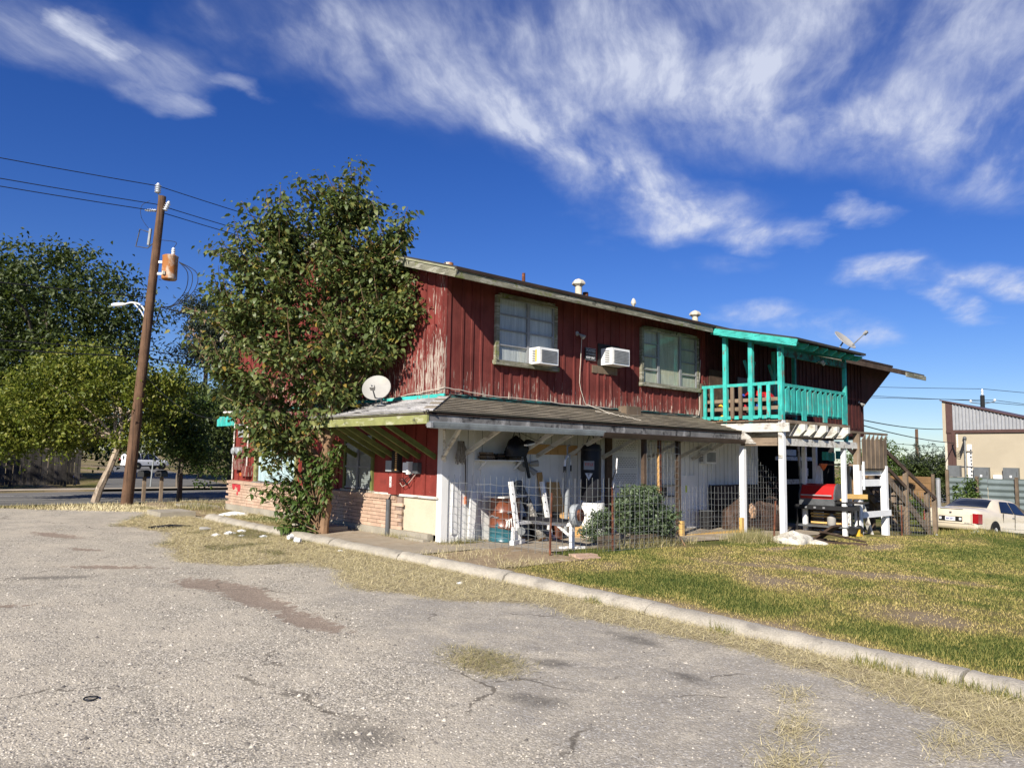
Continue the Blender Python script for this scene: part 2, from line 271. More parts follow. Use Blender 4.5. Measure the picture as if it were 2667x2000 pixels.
M['transf'] = surf('rust stained transformer paint', (.58, .50, .40), .6, .1, 3, [dict(c=(.38, .15, .045), s=3., sc=(1, 1, .55), lo=.38, hi=.54), dict(c=(.20, .07, .03), s=6., lo=.62, hi=.70)], bump=.1)
M['porc'] = surf('pale porcelain', (.62, .64, .66), .25, .06, 9, spec=.5); M['wire'] = surf('black cable', (.012, .013, .016), .6, .2, 9)
M['lampg'] = surf('white lamp arm', (.66, .67, .66), .5, .06, 6)
M['bark'] = surf('smooth tan bark', (.21, .13, .075), .85, .25, 5, [dict(c=(.36, .27, .18), s=1., sc=(6, 6, 2), lo=.55, hi=.7, a=.7)], bump=.4, bs=20)
M['barkg'] = surf('grey bark', (.14, .115, .09), .95, .3, 5, [dict(c=(.05, .04, .03), s=1., sc=(10, 10, 1.5), lo=.52, hi=.66)], bump=.6, bs=18)
M['barkpale'] = surf('pale peeling bark', (.34, .27, .20), .9, .2, 3, [dict(c=(.13, .10, .075), s=1., sc=(6, 6, 1.6), lo=.53, hi=.62), dict(c=(.58, .52, .43), s=1., sc=(7, 7, 2), lo=.58, hi=.66)], bump=.5, bs=15)
M['beige'] = surf('cream painted block', (.41, .355, .26), .85, .05, .8, [dict(c=(.44, .39, .30), s=1., sc=(1, 1, 9), lo=.55, hi=.75, a=.6)], bump=.1); M['brownm'] = surf('brown metal trim', (.085, .045, .037), .5, .12, 3, spec=.4); M['corr'] = surf('bare corrugated metal', (.40, .405, .415), .38, .06, 3, metal=.35, spec=.5); M['corrf'] = surf('grey green corrugated fence sheet', (.15, .185, .185), .5, .12, 1.2, metal=.2, spec=.4)
M['fencew'] = surf('golden fence boards', (.27, .16, .075), .85, .2, 2, [dict(c=(.20, .11, .05), s=1., sc=(2, 2, 14), lo=.55, hi=.68)], bump=.3, objvar=.25); M['fenced'] = surf('old grey fence board with shade in its colour', (.05, .045, .04), .95, .3, 3, bump=.3, objvar=.3)  # far left fence boards coloured darker to stand for tree shade
M['carp'] = None
def paint(name, c, rough=.3, coat=.6):
    m, nt, b = newmat(name); pos = nd(nt, 'NewGeometry').outputs['Position']
    col = mix(nt, ramp(nt, noise(nt, pos, 3., 5), .4, .8), c, tuple(x * .86 for x in c)); nt.links.new(col, b.inputs['Base Color'])
    b.inputs['Roughness'].default_value = rough; b.inputs['Coat Weight'].default_value = coat; b.inputs['Coat Roughness'].default_value = .08; return m
M['carp'] = paint('cream car paint', (.66, .58, .44)); M['carw'] = paint('white car paint', (.78, .79, .80))
def simple(name, c, rough=.5, metal=0., spec=.5, trans=0., emit=None):
    m, nt, b = newmat(name); n = noise(nt, nd(nt, 'NewGeometry').outputs['Position'], 6., 3)
    nt.links.new(mix(nt, n, tuple(x * .85 for x in c), tuple(min(1, x * 1.1) for x in c)), b.inputs['Base Color'])
    b.inputs['Roughness'].default_value = rough; b.inputs['Metallic'].default_value = metal; b.inputs['Specular IOR Level'].default_value = spec; b.inputs['Transmission Weight'].default_value = trans; return m
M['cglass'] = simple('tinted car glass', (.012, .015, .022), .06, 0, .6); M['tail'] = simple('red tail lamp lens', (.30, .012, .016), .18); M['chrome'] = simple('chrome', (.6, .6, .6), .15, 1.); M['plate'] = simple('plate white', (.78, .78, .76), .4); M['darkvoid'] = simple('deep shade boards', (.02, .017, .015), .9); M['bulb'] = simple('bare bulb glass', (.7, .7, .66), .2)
M['spray'] = surf('red spray stain', (.42, .035, .045), .85, .2, 9); M['orange'] = simple('orange plastic', (.75, .17, .04), .4); M['lime'] = simple('lime plastic', (.55, .70, .08), .4); M['toyy'] = simple('yellow toy plastic', (.75, .45, .05), .35); M['toyr'] = simple('red toy plastic', (.6, .03, .05), .35); M['toyb'] = simple('blue toy plastic', (.03, .08, .4), .35); M['hydb'] = simple('blue hydrant paint', (.02, .03, .22), .4); M['hydw'] = simple('white hydrant cap', (.7, .72, .75), .4); M['mopc'] = surf('grey mop strings', (.30, .27, .23), .95, .3, 30, bump=.5); M['skin'] = None
def glassmat(name, tint=(.93, .95, .95), rough=.03, alpha=.28):
    m = bpy.data.materials.new(name); m.use_nodes = True; nt = m.node_tree; nt.nodes.clear()
    t = nd(nt, 'BsdfTransparent', {0: c4(tint)}); g = nd(nt, 'BsdfGlossy', {0: (.9, .9, .9, 1), 'Roughness': rough}); pos = nd(nt, 'NewGeometry').outputs['Position']
    fr = ma(nt, 'POWER', nd(nt, 'LayerWeight', {'Blend': .5}).outputs['Facing'], 4.); f = ma(nt, 'ADD', ma(nt, 'MULTIPLY', fr, .12), ma(nt, 'MULTIPLY', noise(nt, pos, 5.), .05))
    nt.links.new(nd(nt, 'MixShader', {0: f, 1: t.outputs[0], 2: g.outputs[0]}).outputs[0], nd(nt, 'OutputMaterial').inputs[0]); return m
M['glass'] = glassmat('dusty window glass')
def curtain(name, c, s=28.):
    m, nt, b = newmat(name); pos = nd(nt, 'NewGeometry').outputs['Position']; n = noise(nt, vm(nt, 'MULTIPLY', pos, (s, s, 1.2)), 1., 3, .6)
    nt.links.new(mix(nt, ramp(nt, n, .3, .7), tuple(x * .7 for x in c), c), b.inputs['Base Color']); b.inputs['Roughness'].default_value = .9
    nt.links.new(nd(nt, 'Bump', {'Strength': .6, 'Distance': .03, 'Height': n}).outputs[0], b.inputs['Normal']); return m
M['curtain'] = curtain('grey white curtain', (.62, .62, .60)); M['blind'] = curtain('yellowed bubble film', (.56, .54, .40), 9.); M['curtb'] = curtain('pale blue curtain', (.62, .76, .78), 9.); M['blinds'] = surf('grey slat blind', (.30, .31, .30), .8, .1, 4)
def leafmat(name, cols, rough=.45, tr=.35, spec=.4):
    m = bpy.data.materials.new(name); m.use_nodes = True; nt = m.node_tree; nt.nodes.clear()
    r = nd(nt, 'NewGeometry').outputs['Random Per Island']; cr = nd(nt, 'ValToRGB', {0: r}); setramp(cr, cols)
    b = nd(nt, 'BsdfPrincipled', {'Base Color': cr.outputs[0], 'Roughness': rough, 'Specular IOR Level': spec}); t = nd(nt, 'BsdfTranslucent', {0: mix(nt, .5, cr.outputs[0], (.16, .22, .02))})
    nt.links.new(nd(nt, 'MixShader', {0: tr, 1: b.outputs[0], 2: t.outputs[0]}).outputs[0], nd(nt, 'OutputMaterial').inputs[0]); return m
M['leafm'] = leafmat('glossy mulberry leaf', [(0, (.055, .085, .024)), (.5, (.105, .14, .04)), (.84, (.165, .19, .065)), (.95, (.21, .19, .045)), (1., (.28, .19, .035))], .44, .26, .38)
M['leafd'] = leafmat('dark tree leaf', [(0, (.028, .044, .010)), (.6, (.052, .076, .018)), (1., (.085, .11, .03))], .5, .25)
M['leafy'] = leafmat('yellow green leaf', [(0, (.085, .12, .014)), (.5, (.165, .20, .026)), (1., (.28, .275, .045))], .5, .4)
M['leafg'] = leafmat('mid green leaf', [(0, (.04, .075, .014)), (.6, (.075, .125, .026)), (1., (.13, .175, .04))], .5, .3)
M['leafb'] = leafmat('grey green shrub leaf', [(0, (.06, .095, .045)), (.6, (.11, .155, .075)), (1., (.19, .235, .135))], .5, .25)
M['leafdead'] = leafmat('withered leaf', [(0, (.16, .10, .06)), (1., (.28, .2, .13))], .8, .2)
M['leafp'] = leafmat('pine needle spray', [(0, (.028, .04, .03)), (1., (.06, .08, .055))], .6, .15)
def blade(name, cols):
    m, nt, b = newmat(name); a = nd(nt, 'Attribute', attribute_name='tone').outputs['Fac']; r = nd(nt, 'NewGeometry').outputs['Random Per Island']
    cr = nd(nt, 'ValToRGB', {0: ma(nt, 'ADD', a, ma(nt, 'MULTIPLY', ma(nt, 'SUBTRACT', r, .5), .5))}); setramp(cr, cols)
    nt.links.new(cr.outputs[0], b.inputs['Base Color']); b.inputs['Roughness'].default_value = .7; b.inputs['Specular IOR Level'].default_value = .2; return m
GC = [(0, (.07, .095, .02)), (.35, (.16, .165, .042)), (.6, (.29, .25, .075)), (.8, (.42, .33, .12)), (1., (.52, .41, .19))]
M['blade'] = blade('lawn blade', GC); M['straw'] = blade('dry straw', [(0, (.09, .11, .03)), (.3, (.22, .19, .075)), (.6, (.49, .42, .225)), (1., (.72, .63, .39))])
# ---------------------------------------------------------------- ground
def vnoise(x, y, s, seed=0):
    x = x * s + seed * 17.3; y = y * s - seed * 9.1; xi = np.floor(x); yi = np.floor(y); fx = x - xi; fy = y - yi; fx = fx * fx * (3 - 2 * fx); fy = fy * fy * (3 - 2 * fy)
    h = lambda a, b: np.modf(np.abs(np.sin(a * 127.1 + b * 311.7 + seed) * 43758.5453))[0]
    return (h(xi, yi) * (1 - fx) + h(xi + 1, yi) * fx) * (1 - fy) + (h(xi, yi + 1) * (1 - fx) + h(xi + 1, yi + 1) * fx) * fy
def fbm(x, y, s, seed=0): return (vnoise(x, y, s, seed) + .5 * vnoise(x, y, 2 * s, seed + 1) + .25 * vnoise(x, y, 4 * s, seed + 2)) / 1.75
def blob(u, v, cu, cv, ru, rv, a=0.):
    du, dv = u - cu, v - cv; ca, sa = math.cos(a), math.sin(a); return np.exp(-((du * ca + dv * sa) / ru) ** 2 - ((-du * sa + dv * ca) / rv) ** 2)
def dryness(u, v):
    d = .42 + .85 * (fbm(u, v, .5, 3) - .47) + .6 * (fbm(u, v, 2.4, 5) - .5)
    for b in ((3.0, -4.5, .22, .7, .3), (3.9, -5.7, .25, .9, .3), (4.9, -7.3, .3, .9, .4), (.9, -8.4, .5, .5, 0), (1.8, -5.9, .6, .3, .5), (6.5, -3.6, .9, .2, .1), (10., -4.2, 1.4, .3, .1)): d = d + .75 * blob(u, v, *b)
    d = d + .5 * np.exp(-((u + 1.3) / .35) ** 2) + .25 * (v > 10.)
    return np.clip(d, 0, 1)
def sheet(name, us, vs, hz, mat, keep=None, attrs=None):
    U, V = np.meshgrid(us, vs); Z = hz(U, V); n, m = len(us), len(vs); idx = np.arange(n * m).reshape(m, n)
    F = np.stack([idx[:-1, :-1], idx[:-1, 1:], idx[1:, 1:], idx[1:, :-1]], -1).reshape(-1, 4)
    if keep is not None:
        k = keep(U, V); c = (k[:-1, :-1] & k[:-1, 1:] & k[1:, 1:] & k[1:, :-1]).reshape(-1); F = F[c]
    me = arr_mesh(name, np.stack([U, V, Z], -1).reshape(-1, 3), F4=F)
    for an, fn in (attrs or {}).items():
        a = me.attributes.new(an, 'FLOAT', 'POINT'); a.data.foreach_set('value', np.asarray(fn(U, V), np.float32).ravel())
    me.polygons.foreach_set('use_smooth', np.ones(len(me.polygons), bool))
    return struct(link(name, me, mat))
def axis(lo, hi, st, far):
    k = [lo - (1.35 ** i - 1) * 2 for i in range(22, 0, -1)]; l = [hi + (1.35 ** i - 1) * 2 for i in range(1, 23)]
    return np.array([x for x in k if x > -far] + list(np.arange(lo, hi, st)) + [hi] + [x for x in l if x < far])
gm, nt, b = newmat('lawn soil'); pos = nd(nt, 'NewGeometry').outputs['Position']; a = nd(nt, 'Attribute', attribute_name='dry').outputs['Fac']
f = ma(nt, 'ADD', a, ma(nt, 'MULTIPLY', ma(nt, 'SUBTRACT', noise(nt, pos, 9., 6, .7), .5), .7)); cr = nd(nt, 'ValToRGB', {0: f})
setramp(cr, [(0, (.035, .06, .01)), (.35, (.075, .10, .02)), (.6, (.17, .145, .055)), (.85, (.24, .185, .105)), (1, (.27, .21, .14))])
nt.links.new(cr.outputs[0], b.inputs['Base Color']); b.inputs['Roughness'].default_value = 1; b.inputs['Specular IOR Level'].default_value = .1
nt.links.new(nd(nt, 'Bump', {'Strength': .8, 'Distance': .05, 'Height': noise(nt, pos, 14., 6, .7)}).outputs[0], b.inputs['Normal'])
sheet('ground', axis(-20, 32, .4, 900), axis(-18, 32, .4, 900), lawn_h, gm, attrs={'dry': dryness})
# the gravelled parking lot
def vmax(u): return np.clip(11.4 + (-2.2 - u) * 1.05, 11, 15.2)
EDGE_V = [-11, -10.1, -9.4, -8.35, -7.1, -5.8, -5.1, -4.4, -3.3, -1.6, -.56, -.3, .57, 3.1, 5.3, 7.3, 9.15, 11.4, 14]; EDGE_U = [-3.4, -3.15, -2.75, -2.5, -2.55, -2.7, -2.7, -3.4, -3.8, -3.4, -3.5, -4.4, -4.8, -4.4, -3.5, -4.2, -3.4, -2.3, -2.2]
def strawmask(u, v):
    e = np.interp(v, EDGE_V, EDGE_U); d = (u - e) + .5 * (fbm(u, v, 1.3, 9) - .5); m = np.clip(d / .35, 0, 1) * (u < -1.68)
    m = np.maximum(m, .75 * np.clip(blob(u, v, -4.55, -6.85, .38, .62, -.15) * 2.6 - 1 + fbm(u, v, 3, 2) * .6 - .2, 0, 1))
    for bb in ((-3.2, -8.95, .35, .22, .4), (-3.9, -9.3, .8, .2, .3), (-4.5, -9.6, .5, .2, .2), (-2.9, -10.1, .9, .25, 0), (-5.2, 6.9, .1, .1, 0)): m = np.maximum(m, np.clip(blob(u, v, *bb) * 1.3 + fbm(u, v, 4, 4) - .95, 0, 1) * .8)
    return m
def smooth_asph(u, v):
    e = np.interp(v, [-16, -8.8, -8, -6.1, -1.6, 0, 3], [-5.4, -5.5, -5.7, -5.0, -3.6, -3.2, -2.6]); return np.clip((u - e) / .7 + (fbm(u, v, 1.2, 8) - .5) * 1.6 + .3, 0, 1)
DIRT = ((-5.05, -1.6, .34, .6, .1), (-4.85, -2.5, .26, .5, -.2), (-4.95, -3.3, .22, .5, .2), (-5.0, -4.5, .22, .7, .05), (-5.65, .65, .17, .8, .9), (-5.45, 5.9, .24, 1.0, .3), (-5.5, 3.1, .14, .4, .5), (-6.4, -9.0, .5, .25, .4), (-5.6, -9.3, .35, .2, 0), (-7.6, -1.6, .1, .9, 1.0))
DARK = ((-3.47, -8.15, .12, .32, .0), (-2.8, -7.05, .2, .45, 0), (-4.1, -7.2, .16, .3, .4), (-6.6, .05, .22, .75, 1.15), (-7.6, -8.6, .5, .4, 0), (-7.9, -7.2, .3, .5, .6), (-4.9, -7.85, .18, .35, .5), (-2.6, -3.4, .2, .7, 0), (-7.0, -9.2, .3, .5, .2), (-6.2, -7.7, .35, .35, 0))
sm = lambda L: (lambda u, v: np.clip(sum(blob(u, v, *b) for b in L), 0, 1))
gm, nt, b = newmat('gravel lot'); pos = nd(nt, 'NewGeometry').outputs['Position']; at = lambda n: nd(nt, 'Attribute', attribute_name=n).outputs['Fac']
vo = nd(nt, 'TexVoronoi', {'Vector': pos, 'Scale': 70.}); vo2 = nd(nt, 'TexVoronoi', {'Vector': pos, 'Scale': 27.}); rc = nd(nt, 'SeparateColor', {0: vo.outputs['Color']}); rc2 = nd(nt, 'SeparateColor', {0: vo2.outputs['Color']})
st = mix(nt, ramp(nt, rc.outputs[0], .1, .95), (.24, .217, .17), (.74, .665, .525)); st = mix(nt, ramp(nt, vo.outputs['Distance'], .22, .62, 0, .6), st, (.17, .155, .13))
st = mix(nt, ramp(nt, rc.outputs[1], .84, .90, 0, .7), st, (.70, .65, .55)); st = mix(nt, ramp(nt, rc.outputs[2], .92, .95, 0, .6), st, (.06, .055, .05))
big = noise(nt, pos, .8, 6, .6); fineN = noise(nt, pos, 30., 3)
fines = mix(nt, fineN, (.45, .40, .31), (.55, .49, .385)); grav = mix(nt, ramp(nt, ma(nt, 'ADD', noise(nt, pos, 1.1, 4, .6), ma(nt, 'MULTIPLY', big, .3)), .50, .85, .1, .75), st, fines)
asp = mix(nt, fineN, (.25, .225, .185), (.335, .305, .255)); asp = mix(nt, ramp(nt, rc.outputs[1], .78, .86, 0, .9), asp, (.42, .40, .36))
asp = mix(nt, ramp(nt, noise(nt, pos, 1.6, 6, .65), .42, .68), asp, mix(nt, .5, fines, st)); col = mix(nt, ma(nt, 'MULTIPLY', at('asph'), .8), grav, asp)
irr = ma(nt, 'MULTIPLY', ma(nt, 'SUBTRACT', noise(nt, pos, 5., 6, .7), .5), .9)
col = mix(nt, ramp(nt, ma(nt, 'ADD', at('dirt'), ma(nt, 'MULTIPLY', ma(nt, 'SUBTRACT', noise(nt, pos, 8., 8, .75), .5), 2.4)), .40, .52, 0, .88), col, mix(nt, rc.outputs[2], (.18, .135, .10), (.33, .26, .20)))
col = mix(nt, ramp(nt, ma(nt, 'ADD', at('dark'), ma(nt, 'MULTIPLY', irr, 1.5)), .2, 1.1, 0, .7), col, (.085, .078, .068))
wp = vm(nt, 'ADD', pos, vm(nt, 'MULTIPLY', vm(nt, 'SUBTRACT', nd(nt, 'TexNoise', {'Vector': pos, 'Scale': 1.7, 'Detail': 6.}).outputs[1], (.5, .5, .5)), (.9, .9, 0))); ck = nd(nt, 'TexVoronoi', {'Vector': wp, 'Scale': .33}, feature='DISTANCE_TO_EDGE').outputs['Distance']; ckm = ma(nt, 'MULTIPLY', ramp(nt, ck, .002, .007, .75, 0), ramp(nt, noise(nt, pos, .9, 3), .45, .6))
col = mix(nt, ckm, col, (.10, .085, .065))
col = mix(nt, ramp(nt, ma(nt, 'ADD', at('straw'), irr), .4, .9, 0, .85), col, (.33, .27, .16))
nt.links.new(col, b.inputs['Base Color']); b.inputs['Roughness'].default_value = .92; b.inputs['Specular IOR Level'].default_value = .2
bm_ = nd(nt, 'Bump', {'Strength': .4, 'Distance': .012, 'Height': ma(nt, 'SUBTRACT', ma(nt, 'MULTIPLY', rc.outputs[0], .5), ma(nt, 'MULTIPLY', vo.outputs['Distance'], 1.)), 'Normal': nd(nt, 'Bump', {'Strength': .5, 'Distance': .06, 'Height': noise(nt, pos, 3., 5)}).outputs[0]})
nt.links.new(bm_.outputs[0], b.inputs['Normal'])
sheet('parking_lot', np.arange(-17, -1.5, .12), np.arange(-17, 15.5, .12), lambda u, v: TZa(u, v) + .012 * (fbm(u, v, .9, 6) - .5) - .02 * sm(DIRT)(u, v), gm, keep=lambda u, v: v < vmax(u), attrs={'asph': smooth_asph, 'dirt': sm(DIRT), 'dark': sm(DARK), 'straw': strawmask})
# road, side street, pavements
M['road'] = surf('worn grey asphalt road', (.15, .145, .135), .9, .14, .5, [dict(c=(.11, .11, .105), s=1., sc=(.25, 1.6, 1), lo=.5, hi=.68, a=.8), dict(c=(.26, .24, .21), s=1., sc=(.1, 2.2, 1), lo=.58, hi=.7, a=.6)], bump=.2)
M['mark'] = surf('worn road paint', (.62, .60, .55), .8, .15, 4, [dict(c=(.2, .19, .18), s=5., lo=.55, hi=.66)]); M['tanw'] = surf('tan pavement', (.40, .34, .26), .9, .12, 1.5, bump=.2)
lon = np.array([-300, -150, -80] + list(range(-50, 51, 2)) + [80, 150, 300], float)
sheet('road', lon, np.array([15.6, 17, 19, 21, 23.4]), lambda u, v: TZa(u, v) + .0, M['road'])
for nm, v0, v1, mt in (('road_marking', 20.9, 21.05, 'mark'), ('road_marking', 18.45, 18.55, 'mark'), ('pavement', 23.45, 24.7, 'tanw')): sheet(nm, lon, np.array([v0, v1]), lambda u, v, k=(.09 if nm == 'pavement' else .006): TZa(u, v) + k, M[mt])
vs = np.arange(23.2, 100, 1.5); V, T = np.meshgrid(vs, np.linspace(0, 1, 5)); ul = -.5 + .247 * (V - 25); ur = 6.2 + .225 * (V - 26) + 2.5 * np.exp(-(V - 23.2) / 1.5); U = ul + (ur - ul) * T
idx = np.arange(U.size).reshape(U.shape); F = np.stack([idx[:-1, :-1], idx[:-1, 1:], idx[1:, 1:], idx[1:, :-1]], -1).reshape(-1, 4)
struct(link('side_street', arr_mesh('side_street', np.stack([U, V, TZa(U, V) + .1 * np.exp(-(V - 23) / 4) + .006], -1).reshape(-1, 3), F4=F), M['road']))
# kerb in cast lengths
kerb = struct(bpy.data.objects.new('kerb', None)); COL.objects.link(kerb)
prof = [(-1.74, -.12), (-1.735, .03), (-1.70, .085), (-1.63, .115), (-1.52, .12), (-1.45, .10), (-1.43, -.12)]
v = -15.
while v < 8.2:
    L = rnd(2.2, 3.4); v1 = min(v + L, 8.3); mb = MB(); n = 26; k = len(mb.v); du = rnd(-.015, .015); dz = rnd(-.012, .012)
    for i in range(n + 1):
        vv = v + .012 + (v1 - v - .024) * i / n; z = TZ(-1.6, vv)
        for (pu, pz) in prof: mb.v.append((pu + du + rnd(-.011, .011) + .15 * max(0, vv - 6) / 3, vv, z + pz + dz + rnd(-.011, .007)))
    m = len(prof)
    for i in range(n):
        for j in range(m - 1): a = i * m + j; mb.f.append((a, a + 1, a + m + 1, a + m))
    mb.f.append(tuple(range(m))); mb.f.append(tuple(n * m + j for j in reversed(range(m)))); mb.build('kerb_stone', M['kerb'], kerb, True); v = v1
pad = sheet('concrete_pad', np.arange(-.2, 14.7, .3), np.arange(-2.15, .9, .3), lambda u, v: TZa(u, v) + .062 + .01 * fbm(u, v, 1, 3), M['slab'])
sheet('sidewalk', np.arange(-1.45, .3, .25), np.arange(-1.2, 3.4, .25), lambda u, v: TZa(u, v) + .07 + .01 * fbm(u, v, 1, 3), M['slab'])
sheet('dirt_strip', np.arange(-1.4, .9, .2), np.arange(-3.1, -1.1, .2), lambda u, v: TZa(u, v) + .058 + .03 * fbm(u, v, 2, 7) - .02 * np.clip((-2.2 - v), 0, 1), surf('bare tan dirt', (.30, .225, .14), .95, .2, 3, [dict(c=(.24, .17, .10), s=3., lo=.5, hi=.68), dict(c=(.48, .40, .28), s=4., lo=.6, hi=.7)], bump=.7, bs=25))
for (u0, u1, v0, v1, h) in ((-1.0, -.35, 3.0, 4.4, .16), (-2.5, -1.6, 9.0, 10.2, .14), (-.9, -.1, 11.3, 13., .1)):
    z = TZ(u0, v0); tag(MB().box(u0, u1, v0, v1, z - .1, z + h).build('concrete_block', M['conc']), {3.0: 'low concrete step against the brick wall behind the leafy tree', 9.0: 'broken concrete block in the dry grass left of the house corner', 11.3: 'flat concrete block at the far left corner of the house'}[v0], 'concrete block')
# ---------------------------------------------------------------- grass
def blades(name, P, H, Wd, lean, tone, mat):
    n = len(P); a = rng.uniform(0, 2 * np.pi, n); d = np.stack([np.cos(a), np.sin(a), np.zeros(n)], -1); b = rng.uniform(0, 2 * np.pi, n); e = np.stack([np.cos(b), np.sin(b), np.zeros(n)], -1)
    V = np.empty((n, 3, 3)); V[:, 0] = P - d * Wd[:, None] / 2; V[:, 1] = P + d * Wd[:, None] / 2; V[:, 2] = P + e * (H * lean)[:, None] + np.array([0, 0, 1]) * (H * np.sqrt(np.maximum(1 - lean ** 2, .02)))[:, None]
    me = arr_mesh(name, V.reshape(-1, 3), F3=np.arange(3 * n).reshape(-1, 3)); at = me.attributes.new('tone', 'FLOAT', 'POINT'); at.data.foreach_set('value', np.repeat(tone, 3).astype(np.float32)); return struct(link(name, me, mat), 'stuff')
def scatter(n, u0, u1, v0, v1, keep, pw=1.6):
    out = []
    tot = 0
    while tot < n:
        u = rng.uniform(u0, u1, 200000); v = rng.uniform(v0, v1, 200000); d = np.hypot(u + 8.765, v + 11.92); p = np.clip((6. / d) ** pw, 0, 1) * keep(u, v); k = rng.uniform(0, 1, 200000) < p
        out.append(np.stack([u[k], v[k]], -1)); tot += k.sum()
    return np.concatenate(out)[:n]
def lawnkeep(u, v):
    inside = (u > -1.38) & (v < -2.35 - .08 * np.clip(u, 0, 4) + .12 * np.sin(u * 2.2)) & ~((u < 1.0) & (v > -3.0 + .3 * (u))); return inside * (1.15 - .95 * np.clip((dryness(u, v) - .5) * 2, 0, 1))
p = scatter(190000, -1.4, 34, -13.5, -2.2, lawnkeep); u, v = p[:, 0], p[:, 1]; dr_ = dryness(u, v); d = np.hypot(u + 8.765, v + 11.92)
blades('lawn_grass', np.stack([u, v, lawn_h(u, v)], -1), rng.uniform(.015, .045, len(u)) * (.75 + .6 * fbm(u, v, 1.2, 4)) * (1.2 - .5 * dr_), rng.uniform(.005, .010, len(u)) * np.clip(d / 9, 1, 2.2), rng.uniform(.1, .85, len(u)), np.clip(dr_ + .05, 0, 1), M['blade'])
p = scatter(72000, -5.6, -1.66, -11.2, 14, lambda u, v: strawmask(u, v), 1.2); u, v = p[:, 0], p[:, 1]; g_ = np.clip(.62 - .45 * (fbm(u, v, .8, 12) > .52) * (v > -.5) - .3 * blob(u, v, -4.5, -6.85, .5, .8) + .3 * (rng.uniform(0, 1, len(u)) - .5), 0, 1); d = np.hypot(u + 8.765, v + 11.92)
fl = rng.uniform(0, 1, len(u)) < .86; blades('dry_grass', np.stack([u, v, TZa(u, v) + rng.uniform(.0, .022, len(u)) * strawmask(u, v)], -1), np.where(fl, rng.uniform(.06, .22, len(u)), rng.uniform(.03, .09, len(u))), rng.uniform(.003, .0052, len(u)) * np.clip(d / 9, 1, 2), np.where(fl, rng.uniform(.95, .998, len(u)), rng.uniform(.3, .9, len(u))), g_, M['straw'])
p = scatter(16000, -12, 9, 10.6, 15.6, lambda u, v: ((v > vmax(np.minimum(u, -2.0)) - .6) & ((v > 10.9) | (u < -.5))) * 1., .6); u, v = p[:, 0], p[:, 1]
blades('verge_grass', np.stack([u, v, TZa(u, v) - .03], -1), rng.uniform(.06, .15, len(u)), rng.uniform(.012, .022, len(u)), rng.uniform(.2, .9, len(u)), np.clip(.62 + .3 * (fbm(u, v, .6, 3) - .5) + .25 * (u > -4) - .25 * (v > 14.4), 0, 1), M['straw'])
p = scatter(9000, -1.42, .0, -3.2, 10, lambda u, v: ((v > 3.2) | (v < -1.) | (u > -.25)) * (.15 + .85 * (fbm(u, v, 1.5, 21) > .45)), 1.); u, v = p[:, 0], p[:, 1]; fl = rng.uniform(0, 1, len(u)) < .8
blades('wall_foot_grass', np.stack([u, v, TZa(u, v) + .05], -1), rng.uniform(.04, .17, len(u)), rng.uniform(.005, .009, len(u)), np.where(fl, rng.uniform(.9, .99, len(u)), rng.uniform(.2, .7, len(u))), rng.uniform(.35, .8, len(u)), M['straw'])
n = 900; u = -1.78 + rng.normal(0, .05, n); v = rng.choice([-9.2, -9.0, -8.85, -9.5, -7.4, -5.6, -9.75, -10.0], n) + rng.normal(0, .07, n)
blades('kerb_weeds', np.stack([u, v, TZa(u, v)], -1), rng.uniform(.05, .15, n), rng.uniform(.005, .009, n), rng.uniform(.05, .8, n), rng.uniform(.1, .6, n), M['blade'])
# ---------------------------------------------------------------- the house
house = thing('wooden_house', 'two storey red board house with turquoise balcony and skirt roof over white lower wall', 'house')
H_ = house; U1 = 19.1; VB = 10.7
def gz(u, v): return TZ(u, v)
# walls (cores), set behind their boards
up = MB(); zr = lambda v: 5.26 + .3 * (min(v, VB - v) + .68)
B('upper_front_wall', M['red'], H_, 0, 9.0, 0, .12, 2.6, 5.4); MB().prism([(9.0, 0, 2.6), (U1, 0, 2.6), (U1, 0, 3.71), (U1 + 2.5, 0, 5.2), (U1 + 2.5, 0, 5.3), (9.0, 0, 5.4)], (0, .12, 0)).build('upper_front_wall', M['redshade'], H_)  # second part uses the red with shade painted in
MB().prism([(0, .12, 2.6), (0, VB, 2.6), (0, VB, 5.42), (0, VB / 2, 7.0), (0, .12, 5.42)], (.12, 0, 0)).build('upper_side_wall', M['redL'], H_)
MB().prism([(U1 - .12, .12, 2.6), (U1 - .12, VB, 2.6), (U1 - .12, VB, 5.4), (U1 - .12, VB / 2, 7.0), (U1 - .12, .12, 5.4)], (.12, 0, 0)).build('upper_end_wall', M['redlow'], H_)
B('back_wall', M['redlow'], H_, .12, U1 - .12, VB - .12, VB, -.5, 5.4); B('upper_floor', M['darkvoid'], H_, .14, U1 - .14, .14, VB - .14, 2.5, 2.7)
lf = B('lower_front_wall', M['white'], H_, .13, 11.7, 0, .12, -.35, 2.6)
ls = B('lower_side_wall', M['redlow'], H_, 0, .12, .13, VB, .1, 2.6)
rec = B('recess_back_wall', M['darkvoid'], H_, 11.72, 17.0, 3.0, 3.1, -.7, 2.6); B('recess_side_wall', M['darkvoid'], H_, 11.58, 11.7, .13, 3.0, -.6, 2.55); B('recess_end_wall', M['darkvoid'], H_, 17., 17.1, 0.2, VB - .2, -.8, 2.6)
